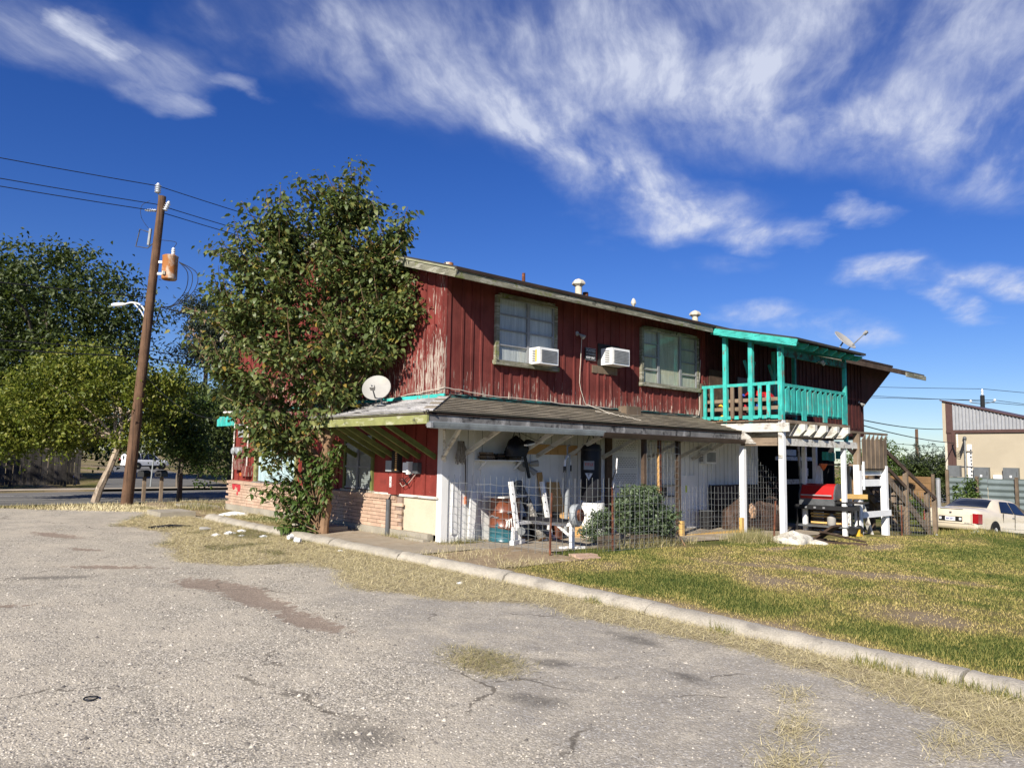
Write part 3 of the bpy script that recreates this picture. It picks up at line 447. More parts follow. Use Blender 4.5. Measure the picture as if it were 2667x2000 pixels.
# board-and-batten: battens
bat = {}
def batten(x, y, z0, z1, face, mat, wd=.05, th=.022, par=None):
    key = (face, round(z1 - z0, 2), wd, mat)
    if key not in bat:
        mb = MB(); h = z1 - z0
        mb.box(-wd / 2, wd / 2, -th, .004, 0, h) if face == 'f' else mb.box(-th, .004, -wd / 2, wd / 2, 0, h); me = bpy.data.meshes.new('batten'); me.from_pydata(mb.v, [], mb.f); me.update(); bat[key] = me
    o = link('batten', bat[key], M[mat], par or H_); o.location = (x, y, z0); return o
x = .07; k = 0
wins = ((1.25, 3.07, 3.62, 5.13), (6.1, 8.57, 3.52, 5.05)); acs = (4.55, 5.3, 3.8, 4.38)
while x < U1:
    segs = [(2.86, 5.3)]
    for a, b_, c, d in wins + (acs,):
        if a - .06 < x < b_ + .06:
            ns = []
            for s0, s1 in segs:
                if c > s0 + .05: ns.append((s0, c - .02))
                if d < s1 - .1: ns.append((d + .02, s1))
            segs = ns
    for s0, s1 in segs: batten(x + rnd(-.012, .012), 0, s0 + rnd(0, .03), s1, 'f', 'red' if x < 9.05 else 'redshade', random.choice((.05, .055, .06)))
    x += .245 if k % 3 else .33; k += 1
y = .12
while y < VB: batten(0, y + rnd(-.012, .012), 2.88 + rnd(0, .03), min(zr(y) - .2, 5.25 + .28 * y), 's', 'redL', .06); y += .30
y = .18
while y < VB:
    if not (2.5 < y < 3.95 or 6.2 < y < 9.1 or 1.45 < y < 2.56): batten(0, y, .84, 2.62, 's', 'redlow', .05)
    y += .40
B('corner_board', M['redL'], H_, -.022, .0, -.03, .075, 2.87, 5.2); B('corner_board', M['red'], H_, .0, .09, -.026, 0, 2.87, 5.2)
# lower white wall boards, corner post
x = .42
while x < 11.6:
    if not (4.9 < x < 6.05 or 6.35 < x < 7.7 or .85 < x < 1.95): batten(x, 0, -.02, 2.6, 'f', 'white', .06, .026); batten(x + .04, 0, -.02, 2.6, 'f', 'greytrim', .013, .004); batten(x + .2, 0, -.02, 2.6, 'f', 'greytrim', .010, .003)
    x += rnd(.36, .44)
for z0, z1 in ((.05, .0),): B('corner_post', M['white'], H_, -.035, .125, -.03, .128, -.02, 2.5)
B('sheet_panel', M['white'], H_, .95, 1.88, -.03, -.004, .9, 1.56); B('sheet_panel', M['white'], H_, 2.35, 3.3, -.025, -.004, .2, 1.72)
BAR('wall_plank', M['white'], H_, (.30, -.02, .12), (.30, -.02, 1.15), .13, .03, (0, 1, 0)); BAR('leaning_board', M['white'], H_, (.62, -.16, -.02), (.76, -.04, .95), .16, .025, (0, 1, 0))
B('wall_batten_board', M['ply'], H_, 2.14, 3.8, -.03, -.006, 1.72, 1.94).rotation_euler = (0, 0, 0)
# upper windows
def pane_window(name, u0, u1, z0, z1, cols, rows, cur, trim):
    wn = B(name, M[trim], H_, u0 - .09, u0, -.075, .0, z0 - .07, z1 + .05)
    B('frame', M[trim], wn, u1, u1 + .09, -.075, 0, z0 - .07, z1 + .05); B('frame', M[trim], wn, u0, u1, -.08, 0, z1, z1 + .10); sl_ = B('sill', M[trim], wn, u0 - .12, u1 + .12, -.12, .002, z0 - .10, z0)
    B('curtain', M[cur], wn, u0, u1, -.012, -.004, z0, z1)
    edges = [u0 + (u1 - u0) * c for c in cols]
    for i in range(len(edges) - 1):
        a, b_ = edges[i] + (.02 if i else 0), edges[i + 1] - .02
        for e in (a, b_): B('sash_stile', M['alu'], wn, e - .02, e + .02, -.06, -.02, z0, z1)
        n = rows[i]
        for j in range(n + 1):
            zz_ = z0 + (z1 - z0) * j / n; B('sash_bar', M['alu'], wn, a, b_, -.055, -.025, zz_ - .016, zz_ + .016)
        for j in range(n): B('pane', M['glass'], wn, a + .02, b_ - .02, -.042, -.038, z0 + (z1 - z0) * j / n + .016, z0 + (z1 - z0) * (j + 1) / n - .016)
    return wn
pane_window('window', 1.34, 2.98, 3.68, 5.02, (0, .52, 1), (4, 4), 'curtain', 'moss'); pane_window('window', 6.18, 8.5, 3.6, 4.95, (0, .27, .68, 1), (4, 1, 4), 'blind', 'moss')
# side wall openings
wn = B('window', M['olive'], H_, -.05, 0, 3.78, 3.86, .82, 2.1)
for y0, y1 in ((2.55, 2.63), (3.18, 3.24)): B('frame', M['olive' if y1 < 3 else 'alu'], wn, -.05, 0, y0, y1, .82, 2.1)
B('sill', M['conc'], wn, -.09, .0, 2.5, 3.9, .80, .86)
for y0, y1 in ((2.64, 3.17), (3.25, 3.77)):
    B('blind', M['blinds'], wn, -.012, -.006, y0, y1, .88, 2.08); B('pane', M['glass'], wn, -.03, -.026, y0, y1, .88, 2.08)
    for z in (.9, 1.37, 1.88): B('sash_bar', M['alu'], wn, -.045, -.02, y0, y1, z - .018, z + .018)
    for k in range(22): B('blind_slat', M['blinds'], wn, -.022, -.008, y0 + .02, y1 - .02, .92 + k * .042, .945 + k * .042)
pw = B('window', M['yellow'], H_, -.07, 0, 8.82, 8.98, .82, 2.2); B('frame', M['yellow'], pw, -.07, 0, 6.3, 6.4, .82, 2.2); B('frame', M['yellow'], pw, -.07, 0, 6.4, 8.82, 2.1, 2.2); B('sill', M['greytrim'], pw, -.10, .0, 6.3, 9.0, .78, .84); B('curtain', M['curtb'], pw, -.02, -.008, 6.4, 8.75, .86, 2.1); B('pane', M['glass'], pw, -.04, -.036, 6.4, 8.82, .86, 2.1)
# brick base of the side wall: ashlar core, bricks in running bond with the ragged right end
base = B('brick_base', M['mortar'], H_, -.085, -.001, 1.28, VB + .02, .10, .78); B('footing', M['conc'], H_, -.14, -.001, .25, VB + .05, -.35, .115); B('rendered_patch', M['cream'], H_, -.03, -.002, .07, 1.55, .1, .80)
B('white_sill_board', M['oldwhite'], H_, -.075, -.002, .05, 2.5, .80, .845); B('footing_edge', M['conc'], H_, -.28, -.141, .2, 1.1, -.3, .02)
bl, bh, jt = .40, .079, .009
me_b = MB().box(-.03, .0, -bl / 2 + jt / 2, bl / 2 - jt / 2, 0, bh - jt); mesh_b = bpy.data.meshes.new('brick'); mesh_b.from_pydata(me_b.v, [], me_b.f); mesh_b.update()
bricks = []
rows = 8
for r in range(rows):
    z = .118 + r * bh; y0 = 1.24 + (r % 2) * bl / 2 + (0, -.06, .02, -.04, 0, .05, -.04, .01)[r]
    y = y0 + bl / 2
    while y < VB: bricks.append((y, z)); y += bl
bricks.sort()
rest = MB()
for i, (y, z) in enumerate(bricks):
    dx = rnd(-.004, .004)
    if i < 300: o = link('brick', mesh_b, M['brick'], base); o.location = (-.085 + dx, y, z); o.rotation_euler = (0, 0, rnd(-.008, .008))
    else: rest.box(-.115 + dx, -.085, y - bl / 2 + jt / 2, y + bl / 2 - jt / 2, z, z + bh - jt)
struct(rest.build('far_bricks', M['brick'], base), 'stuff')
cap = bpy.data.meshes.new('cap_brick'); cm = MB().box(-.145, .0, -.036, .036, 0, .075); cap.from_pydata(cm.v, [], cm.f); cap.update(); y = 1.5
while y < VB: o = link('cap_brick', cap, M['brick'], base); o.location = (-.002, y, .745 + rnd(-.004, .004)); o.rotation_euler = (0, -.12, 0); y += .082

for y_, z_, s in ((10.25, .66, .12), (10.05, .70, .09), (9.85, .62, .13), (9.95, .45, .06)): MB().lathe([(0.001, 0), (s, .002), (s * .6, .004)], (-.118, y_, z_), 9, (-1, 0, 0)).build('paint_splash', M['spray'], base)
# main roof
rf = MB().prism([(-.31, -.70, 5.28), (-.31, VB / 2, 7.1), (-.31, VB + .7, 5.28), (-.31, VB + .7, 5.22), (-.31, VB / 2, 7.02), (-.31, -.70, 5.21)], (20.4, 0, 0)).build('main_roof', M['roofdark'], H_)
MB().prism([(20.05, -.82, 5.16), (20.05, 1.2, 5.6), (20.05, 1.2, 5.52), (20.05, -.82, 5.09)], (2.75, 0, 0)).build('roof_extension', M['roofdark'], H_)
B('fascia', M['moss'], rf, -.30, 8.3, -.71, -.67, 5.06, 5.20); B('drip_edge', M['soffit'], rf, -.33, 20.0, -.735, -.69, 5.20, 5.25); B('fascia', M['moss'], rf, 12.5, 20.0, -.71, -.67, 5.04, 5.195); B('fascia', M['darkwood'], rf, 15.6, 21.2, -.83, -.79, 4.99, 5.15); B('fascia', M['moss'], rf, 20.9, 22.85, -.86, -.832, 4.93, 5.10)
BAR('rake_board', M['moss'], rf, (-.325, -.72, 5.13), (-.325, VB / 2, 6.95), .03, .15); BAR('rake_trim', M['paletrim'], rf, (-.345, -.70, 5.225), (-.345, VB / 2, 7.045), .03, .035); BAR('rake_board', M['moss'], rf, (-.325, VB + .72, 5.13), (-.325, VB / 2, 6.95), .03, .15)
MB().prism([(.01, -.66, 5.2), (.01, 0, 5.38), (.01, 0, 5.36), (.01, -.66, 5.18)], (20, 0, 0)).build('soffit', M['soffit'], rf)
# balcony roof: lower, carried out over the balcony
br = MB().prism([(8.42, -.72, 5.235), (8.42, -3.0, 4.70), (8.42, -3.0, 4.64), (8.42, -.72, 5.17)], (3.92, 0, 0)).build('balcony_roof', M['roofdark'], H_)
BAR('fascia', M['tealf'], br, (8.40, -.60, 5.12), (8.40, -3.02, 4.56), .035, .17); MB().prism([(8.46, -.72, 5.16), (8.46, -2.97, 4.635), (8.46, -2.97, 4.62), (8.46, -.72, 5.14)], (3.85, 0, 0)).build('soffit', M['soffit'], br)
for i in range(8):
    x = 8.62 + i * .515; MB().prism([(x, -.7, 5.13), (x, -2.93, 4.615), (x, -2.93, 4.58), (x, -2.78, 4.49), (x, -.7, 4.98)], (.05, 0, 0)).build('rafter', M['teal'], br)
B('header_beam', M['tealdark'], br, 8.62, 12.28, -2.47, -2.40, 4.32, 4.50)
# skirt roof with stepped shingle courses
EU, EV = -1.36, -1.36; zt, ze = 2.80, 2.42; nC = 9; RE = 8.95
sk = thing('tmp', 'x', 'x'); bpy.data.objects.remove(sk)
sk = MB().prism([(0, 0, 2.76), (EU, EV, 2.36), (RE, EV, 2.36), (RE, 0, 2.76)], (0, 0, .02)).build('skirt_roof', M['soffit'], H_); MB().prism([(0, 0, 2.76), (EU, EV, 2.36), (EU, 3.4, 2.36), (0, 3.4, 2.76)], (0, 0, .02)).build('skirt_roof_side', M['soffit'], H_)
for i in range(nC):
    t0, t1 = i / nC, (i + 1) / nC + .03; e0 = EV * (1 - t0) - (.03 if i == 0 else 0); e1 = EV * (1 - t1); z0 = 2.40 + (2.80 - 2.40) * t0; z1 = 2.40 + (2.80 - 2.40) * t1
    # front course broken in tabs
    mb = MB(); x = e0 + (0 if i else -.02); seg = x + rnd(.2, .34); xe = RE + .03 * (i % 2)
    while x < xe:
        x2 = min(seg, xe); dz = rnd(0, .006); xl = x if x > e0 + .01 else e0
        mb.add([(xl, e0 + .03, z0 + .002), (x2 - .006, e0 + .03, z0 + .002), (x2 - .006, e1, z1), (max(xl, e1), e1, z1), (xl, e0, z0 + .034 + dz), (x2 - .006, e0, z0 + .034 + dz), (x2 - .006, e1, z1 + .012), (max(xl, e1), e1, z1 + .012)], [(0, 3, 2, 1), (4, 5, 6, 7), (0, 1, 5, 4), (1, 2, 6, 5), (2, 3, 7, 6), (3, 0, 4, 7)]); x = x2; seg = x + .33
    mb.build('shingle_course', M['shingle'], sk)
    mb = MB(); y = e0; seg = y + rnd(.2, .34)
    while y < 3.4:
        y2 = min(seg, 3.42); dz = rnd(0, .016); yl = y if y > e0 + .01 else e0
        mb.add([(e0 + .03, yl, z0 + .002), (e0 + .03, y2 - .006, z0 + .002), (e1, y2 - .006, z1), (e1, max(yl, e1), z1), (e0, yl, z0 + .032 + dz), (e0, y2 - .006, z0 + .032 + dz), (e1, y2 - .006, z1 + .012), (e1, max(yl, e1), z1 + .012)], [(0, 1, 2, 3), (4, 7, 6, 5), (0, 4, 5, 1), (1, 5, 6, 2), (2, 6, 7, 3), (3, 7, 4, 0)]); y = y2; seg = y + .33
    mb.build('shingle_course', M['shingleL'], sk)
for i in range(11): t = i / 11; p0 = Vector((EU * (1 - t), EV * (1 - t), 2.43 + .4 * t)); MB().bar(p0, p0 + Vector((.17, .17, .045)), .20, .02).build('hip_shingle', M['shingleL'] if i % 3 == 0 else M['shingle'], sk)
B('fascia', M['greytrim'], sk, EU + .02, 8.85, EV + .02, EV + .055, 2.16, 2.38); B('fascia', M['yellow'], sk, EU + .01, EU + .05, EV + .01, 3.4, 2.2, 2.39)
def gutter(name, u0, u1, mat):
    mb = MB(); pr = [(EV + .015, 2.30), (EV + .015, 2.20), (EV - .01, 2.175), (EV - .085, 2.18), (EV - .105, 2.23), (EV - .12, 2.285), (EV - .10, 2.29), (EV - .09, 2.24), (EV - .075, 2.195), (EV - .005, 2.19), (EV + .005, 2.30)]
    mb.prism([(u0, a, b_) for a, b_ in pr], (u1 - u0, 0, 0)); g_ = mb.build(name, mat, sk); return g_
g1 = gutter('gutter', EU + .05, 3.15, M['gutterg']); g1.location.z = -.055; g2 = gutter('gutter', 3.1, 8.85, M['gutterb']); g2.location.z = -.085; B('gutter_end', M['alu'], sk, EU + .0, EU + .05, EV - .12, EV - .0, 2.13, 2.22); B('flashing', M['tealdark'], H_, .1, 8.75, -.05, -.02, 2.76, 2.88); B('flashing', M['teal'], H_, -.05, -.02, -.05, 3.4, 2.79, 2.88); B('flashing', M['tealdark'], H_, -.05, -.02, 3.4, 10.7, 2.79, 2.88)
# soffit braces
for yb, yt in ((.21, -.64), (.76, -.2), (1.16, .19), (1.71, .61), (2.09, 1.04), (2.53, 1.48), (3.3, 2.3)): BAR('brace', M['olive'], sk, (-.03, yb - .0, 1.62), (-1.27, yb - .15, 2.22), .045, .10)
for ub in (.5, 1.93, 2.52, 3.47, 4.68, 6.41, 7.61, 8.3): BAR('brace', M['oldwhite'], sk, (ub, -.03, 1.68), (ub - .05, -1.25, 2.2), .045, .085)
BAR('brace', M['oldwhite'], sk, (-.06, -.06, 1.6), (-.45, -1.15, 2.2), .06, .07)
BAR('brace_post', M['oldwhite'], sk, (.0, -.07, 1.55), (-.25, -.35, 2.3), .05, .07)
# cables along the flashing
def wob(pts, n=24, a=.02):
    out = []
    for i in range(n + 1):
        t = i / n * (len(pts) - 1); k = min(int(t), len(pts) - 2); p = Vector(pts[k]).lerp(Vector(pts[k + 1]), t - k); out.append(p + Vector((0, rnd(-a, 0) * .5, rnd(-a, a))))
    return out
M['cablew'] = simple('off-white cable', (.55, .50, .42), .6)
for pts, r, mt in (([(-.04, 2.4, 2.84), (-.05, 1.1, 2.92), (-.05, -.03, 3.0), (1., -.05, 2.92), (4, -.05, 2.86), (8.6, -.05, 2.84)], .009, 'cablew'), ([(.2, -.06, 2.86), (3., -.07, 2.84), (6, -.07, 2.83), (8.6, -.07, 2.80)], .012, 'wire'), ([(2.5, -.06, 2.83), (6, -.06, 2.85), (8.6, -.06, 2.86), (8.66, -.04, 3.2), (8.62, -.04, 3.9), (8.66, -.05, 5.0)], .011, 'wire'), ([(8.2, -.07, 2.8), (8.55, -.06, 2.85), (8.64, -.05, 3.1), (8.6, -.05, 3.6), (8.68, -.05, 4.4)], .009, 'cablew'), ([(3.86, -.08, 4.45), (3.84, -.05, 3.6), (3.84, -.04, 3.4), (3.9, -.04, 3.2), (4.05, -.04, 2.9), (4.5, -.5, 2.7)], .008, 'cablew'), ([(4.1, -.3, 2.75), (4.6, -.8, 2.62), (4.9, -1., 2.55)], .007, 'cablew')): TUBE('cable', M[mt], H_, wob(pts, 40, .014), r, 5)
B('junction_box', M['barewood'], H_, 5.2, 5.75, -.32, -.06, 2.72, 2.93)
# AC units
def ac(u0, u1, z0, z1, dp, name='air_conditioner'):
    a = B(name, M['acw'], H_, u0, u1, -dp, -.02, z0, z1); g_ = B('grille', M['grille'], a, u0 + .05, u1 - .05, -dp - .012, -dp + .002, z0 + .05, z1 - .05)
    n = 9
    for i in range(n): zz_ = z0 + .06 + (z1 - z0 - .12) * i / (n - 1); B('fin', M['alu'], a, u0 + .06, u1 - .06, -dp - .022, -dp - .011, zz_ - .006, zz_ + .006)
    for i in range(7): zz_ = z0 + .07 + (z1 - z0 - .14) * i / 6; B('side_louvre', M['greyd'], a, u0 - .006, u0 + .002, -dp + .08, -dp + .22, zz_ - .012, zz_ + .008)
    return a
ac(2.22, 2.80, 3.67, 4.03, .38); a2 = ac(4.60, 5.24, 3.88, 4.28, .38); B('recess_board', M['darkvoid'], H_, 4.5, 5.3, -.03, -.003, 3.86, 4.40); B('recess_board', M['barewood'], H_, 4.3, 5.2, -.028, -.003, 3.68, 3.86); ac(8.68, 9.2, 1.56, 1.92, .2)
B('label_strip', M['toyy'], a2, 2.211, 2.219, -.3, -.26, 3.72, 3.98)
# lamps on walls
def spot(p, par, d1, d2):
    p = Vector(p); l = MB().lathe([(.0, 0), (.055, 0), (.055, .02), (.02, .035)], p, 12, (0, -1, 0)).build('flood_lamp', M['dish'], par, True)
    for d in (d1, d2):
        d = Vector(d).normalized(); q_ = p + Vector((0, -.05, 0)) + d * .05; MB().tube([p + Vector((0, -.03, 0)), q_], .014, 6).lathe([(.018, 0), (.03, .03), (.05, .10), (.052, .13), (.02, .14)], q_, 12, d).build('lamp_head', M['dish'], l, True)
spot((3.78, 0, 4.55), H_, (.2, -.6, -.5), (.8, -.4, -.5)); spot((18.7, 0, 3.85), H_, (-.3, -.6, -.5), (.7, -.4, -.5)); spot((10.6, -2.42, 4.36), H_, (.2, -.7, -.4), (-.3, -.7, -.2))
# roof penetrations
def vent(u, v, h, r, mat, cap):
    z = zr(v) - .15; o = MB().lathe([(r, 0), (r * .9, h)], (u, v, z), 12).build('vent_pipe', mat, H_, True)
    if cap: MB().lathe([(r * 1.1, 0), (r * 1.8, .05), (r * 1.75, .10), (r * 1.2, .16), (.02, .20)], (u, v, z + h), 6).build('cowl', M['pipew'], o)
for a in ((3.25, 1.3, .42, .045, M['rust'], 0), (5.2, 1.3, .42, .10, M['pipew'], 1), (5.52, 1.35, .30, .085, M['rust'], 0), (7.2, 1.1, .24, .04, M['alu'], 1), (10.55, 1.4, .34, .10, M['pipew'], 1), (.9, 1.2, .24, .12, M['transf'], 0)): vent(*a)
# balcony
bal = thing('balcony', 'x', 'x'); bpy.data.objects.remove(bal); BU0, BU1, BV = 8.70, 12.25, -2.42; ZF = 2.70
deck = B('balcony_deck', M['barewoodh'], H_, BU0 - .05, BU1 + .05, -2.36, -.03, ZF - .06, ZF - .032); x = BU0 - .08
y = -2.46
while y < -.1: B('deck_board', M['barewoodh'], deck, BU0 - .10 + rnd(-.03, .02), BU1 + .06, y, y + .13, ZF - .03, ZF + rnd(-.004, .004)); y += .142
for (u, v, z0, z1, s, mt, nm) in ((BU0, BV, 2.70, 4.66, .12, 'teal', 'corner_post'), (BU0, -1.59, 2.6, 4.85, .11, 'teal', 'post'), (BU0, -.83, 2.6, 5.0, .11, 'teal', 'post'), (BU1, BV, 2.2, 4.66, .09, 'teal', 'corner_post'), (9.95, -.06, 2.7, 5.0, .08, 'teal', 'post'), (BU1 + .02, -.9, 2.7, 4.9, .1, 'teal', 'post'), (BU0, -.05, 2.7, 3.75, .10, 'barewood', 'post')): B(nm, M[mt], H_, u - s / 2, u + s / 2, v - s / 2, v + s / 2, z0, z1)
B('post_lower', M['whitepost'], H_, BU0 - .065, BU0 + .065, BV - .065, BV + .065, gz(BU0, BV) - .05, 2.69); B('post_cheek', M['oldwhite'], H_, BU0 - .095, BU0 - .066, BV - .05, BV + .05, 1.75, 2.55)
rl = B('hand_rail', M['teal'], H_, BU0 - .03, BU0 + .03, BV + .06, -.1, 3.60, 3.68); B('bottom_rail', M['teal'], H_, BU0 - .03, BU0 + .03, BV + .06, -.1, 2.74, 2.83)
for i, y in enumerate((-.22, -.44, -1.06, -1.30, -1.86, -2.10)): B('baluster', M['barewood' if i in (2, 3) else 'teal'], rl, BU0 - .075, BU0 - .032, y - .045, y + .045, 2.76, 3.60)
r2 = B('hand_rail', M['teal'], H_, BU0 + .06, BU1 - .04, BV - .03, BV + .03, 3.55, 3.63); B('bottom_rail', M['teal'], H_, BU0 + .06, BU1 - .04, BV - .03, BV + .03, 2.86, 2.96)
for i in range(12):
    x = BU0 + .21 + i * .288; long = i in (3, 7, 11); zb = 2.72 if long else 2.90; wd = .10 if not long else .11
    MB().prism([(x - wd, BV - .06, zb), (x + wd, BV - .06, zb), (x + wd, BV - .06, 3.56), (x - wd, BV - .06, 3.47)], (0, .026, 0)).build('picket', M['teal'], r2)
for z in (3.02, 3.24): B('cross_rail', M['barewoodh'], rl, BU0 + .04, BU1 - .1, -1.0, -.95, z - .05, z + .05); B('cross_rail', M['barewoodh'], rl, BU0 + .035, BU0 + .065, -2.3, -.15, z - .045, z + .045)
for (u, v) in ((9.7, -.95), (11.0, -.95)):
    for s in (-1, 1): BAR('post_brace', M['teal'], H_, (u, v, 3.95), (u + s * .26, v, 4.4), .06, .06, (0, 1, 0))
    B('post', M['teal'], H_, u - .04, u + .04, v - .04, v + .04, 2.7, 4.8)
B('back_door', M['darkwood'], H_, 9.15, 9.95, -.03, -.003, 2.75, 4.2); B('balcony_panel', M['greyd'], H_, 10.6, 11.3, -.03, -.003, 3.2, 4.1); B('balcony_panel', M['greyd'], H_, 12.4, 13.2, -.035, -.003, 3.0, 4.1)  # door and panels coloured darker to stand for the balcony's shade
# beams and joists under the balcony
B('beam', M['oldwhite'], H_, BU0 - .07, BU1 + .6, BV - .05, BV + .03, 2.06, 2.24); B('beam', M['oldwhite'], H_, BU0 - .12, BU0 - .07, BV - .25, -.1, 2.40, 2.62); B('beam', M['barewoodh'], H_, BU0 - .06, BU0 - .02, BV + .1, -1.3, 2.05, 2.25)
for i, x in enumerate((9.42, 9.95, 10.55, 11.2, 11.85)): MB().prism([(x, .0, 2.62), (x, -2.66, 2.62), (x, -2.66, 2.46), (x, -2.5, 2.32), (x, 0, 2.32)], (.13, 0, 0)).build('joist', M['oldwhite'], H_)
B('rim_board', M['barewoodh'], H_, BU0 + .1, BU1 + .05, -2.52, -2.49, 2.62, 2.70)
B('porch_post', M['whitepost'], H_, 8.66, 8.79, -1.36, -1.23, gz(8.7, -1.3) - .05, 2.25); MB().prism([(8.6, -1.4, 2.1), (8.6, -1.75, 2.1), (8.6, -1.5, 2.32), (8.6, -1.3, 2.55), (8.6, -1.1, 2.55)], (.1, 0, 0)).build('corbel', M['oldwhite'], H_)
for (u, v, z1) in ((12.2, -1.2, 2.3), (BU1 + .6, -1.2, 2.3), (12.15, -2.38, 2.06)): B('porch_post', M['whitepost'], H_, u - .055, u + .055, v - .055, v + .055, gz(u, v) - .05, z1)
BAR('leaning_post', M['oldwhite'], H_, (12.9, -.8, gz(13, -.8)), (12.8, -.7, 2.3), .1, .05)
for (u0, u1, z0, z1, v) in ((13.2, 15.6, 1.7, 1.82, .25), (13.2, 15.6, .95, 1.1, .1), (13.6, 14.6, 1.85, 2.05, .3), (14.6, 15.2, 1.2, 1.45, .2)): B('shelf_board', M['oldwhite'], H_, u0, u1, v, v + .03, z0, z1)
# landing and stairs
LU0, LU1, LV0, LV1 = 12.95, 14.85, -2.42, -1.3; ZL = 1.62
land = B('landing_floor', M['barewoodh'], H_, LU0, LU1, LV0, LV1, ZL - .05, ZL)
B('landing_rail', M['barewoodh'], H_, LU0 - .75, LU1 + .1, LV0 - .06, LV0 + .06, 2.50, 2.56); B('landing_rail', M['barewoodh'], H_, LU0 - .03, LU0 + .03, LV0, LV1, 2.50, 2.56)
for i in range(6): x = LU0 + .30 + i * .29; MB().prism([(x - .115, LV0 - .075, 1.50), (x + .115, LV0 - .075, 1.50), (x + .115, LV0 - .075, 2.49), (x - .115, LV0 - .075, 2.33)], (0, .026, 0)).build('picket', M['barewood'], land)
B('picket', M['barewood'], land, LU0 - .1, LU0 - .0, LV0 - .10, LV0 - .075, 1.45, 2.48); B('skirt_board', M['barewoodh'], land, LU0 + .15, LU1, LV0 - .045, LV0 - .02, 1.44, 1.52)
for (u, v, z1, s) in ((LU0 - .02, LV0, 1.6, .17), (LU1 - .12, LV0, 1.58, .17), (LU1, LV1, 1.56, .12), (LU0, LV1, 1.56, .12)): B('landing_post', M['whitepost'], H_, u - s / 2, u + s / 2, v - s / 2, v + s / 2, gz(u, v) - .05, z1)
B('landing_post', M['barewood'], H_, LU0 - .10, LU0 + .06, LV0 - .07, LV0 + .08, 1.601, 2.5)
for (z0, z1) in ((1.30, 1.44), (.98, 1.18)): B('landing_beam', M['whitepost'], H_, LU0 + .06, LU1 - .2, LV0 - .02 + .05, LV0 + .07, z0, z1)
B('landing_beam', M['whitepost'], H_, LU0 + .02, LU1 + .02, LV0 - .13, LV0 - .088, .10, .27); BAR('leaning_post', M['oldwhite'], H_, (14.25, -2.2, gz(14, -2.2)), (13.75, -2.0, 1.0), .14, .07); B('stud', M['whitepost'], H_, LU0 + .1, LU0 + .16, LV0 - .13, LV0 - .088, .9, 1.7)
SU0, SU1 = 14.95, 18.6; z0s, z1s = ZL, gz(18.6, -2.0) + .05; nS = 9
for v in (-2.35, -1.35): BAR('stringer', M['barewoodh'], H_, (SU0 - .1, v, z0s - .25), (SU1, v, z1s - .05), .045, .24, (0, 0, 1))
for i in range(nS): t = (i + .5) / nS; x = SU0 + (SU1 - SU0) * t; z = z0s + (z1s - z0s) * (i + 1) / (nS + .0); B('tread', M['barewoodh'], H_, x - .17, x + .17, -2.32, -1.38, z - .0, z + .04)
for v in (-2.38, -1.32):
    BAR('stair_rail', M['darkwood'], H_, (LU1 - .05, v, 2.12), (19.0, v, .47), .045, .12); BAR('stair_rail', M['darkwood'], H_, (LU1, v, 1.62), (18.3, v, .12), .045, .11)
    for x, z1 in ((16.55, 1.42), (18.3, .72), (18.95, .46)): B('stair_post', M['barewood'], H_, x - .07, x + .07, v - .03, v + .1, gz(x, v) - .05, z1)
BAR('lean_brace', M['barewood'], H_, (17.6, -2.0, gz(17.6, -2)), (15.9, -2.0, .55), .2, .04)
BAR('wall_bracket', M['darkwood'], H_, (12.3, -2.0, 2.9), (13.05, -2.0, 3.35), .05, .05); BAR('wall_bracket', M['darkwood'], H_, (12.3, -2.0, 3.38), (13.1, -2.0, 3.36), .05, .05)
# doors of the lower wall
d1 = B('door', M['white'], H_, 5.0, 5.95, -.05, -.004, -.1, 2.15); B('door_jamb', M['darkwood'], d1, 4.78, 4.98, -.07, -.005, -.1, 2.15)
for z0 in (1.82, 1.42, 1.02): B('perforated_panel', M['white'], d1, 5.06, 5.9, -.065, -.051, z0, z0 + .33)
hole = bpy.data.meshes.new('hole'); hm = MB().lathe([(.013, 0), (.013, .004)], (0, 0, 0), 6, (0, -1, 0)); hole.from_pydata(hm.v, [], hm.f); hole.update(); hh = MB()
for z0 in (1.86, 1.46, 1.06):
    for j in range(6):
        for i in range(13): hh.lathe([(.013, 0), (.013, .003)], (5.12 + i * .06 + (j % 2) * .03, -.0655, z0 + .0 + j * .045), 5, (0, -1, 0))
struct(hh.build('panel_holes', M['black'], d1), 'stuff')
for z in (.98, .72): B('door_rail', M['greytrim'], d1, 5.06, 5.9, -.062, -.051, z - .02, z)
d2 = B('door', M['white'], H_, 6.45, 7.55, -.04, -.004, -.2, 2.1); B('lock_box', M['black'], d2, 6.6, 7.0, -.16, -.10, .75, .95); B('lock_plate', M['greyd'], d2, 6.36, 7.66, -.125, -.10, .70, .74); B('lock_plate', M['greyd'], d2, 6.36, 7.66, -.125, -.10, .98, 1.02)
for i in range(10): TUBE('security_bar', M['oldwhite'], d2, [(6.45 + i * .12, -.10, -.15), (6.45 + i * .12, -.10, 2.05)], .011, 6)
for u, m_, z0, z1, s in ((4.76, 'darkwood', -.15, 2.16, .09), (6.05, 'darkwood', -.2, 2.16, .10), (5.32, 'rust', 1.9, 2.16, .07)): B('awning_post', M[m_], H_, u - s / 2, u + s / 2, -1.24, -1.24 + s, gz(u, -1.2) + z0 * 0, z1)
BAR('awning_post', M['ply'], H_, (5.32, -1.2, gz(5.3, -1.2)), (5.32, -1.2, 1.9), .075, .075, (0, 1, 0)); B('sill_timber', M['lumber'], H_, 6.15, 8.6, -1.28, -1.2, gz(7, -1.2) - .02, gz(7, -1.2) + .09); B('post_shoe', M['lumber'], H_, 6.0, 6.1, -1.34, -1.25, gz(6, -1.3), .22); B('post_shoe', M['lumber'], H_, 8.55, 8.65, -1.36, -1.28, gz(8.6, -1.3), .2)
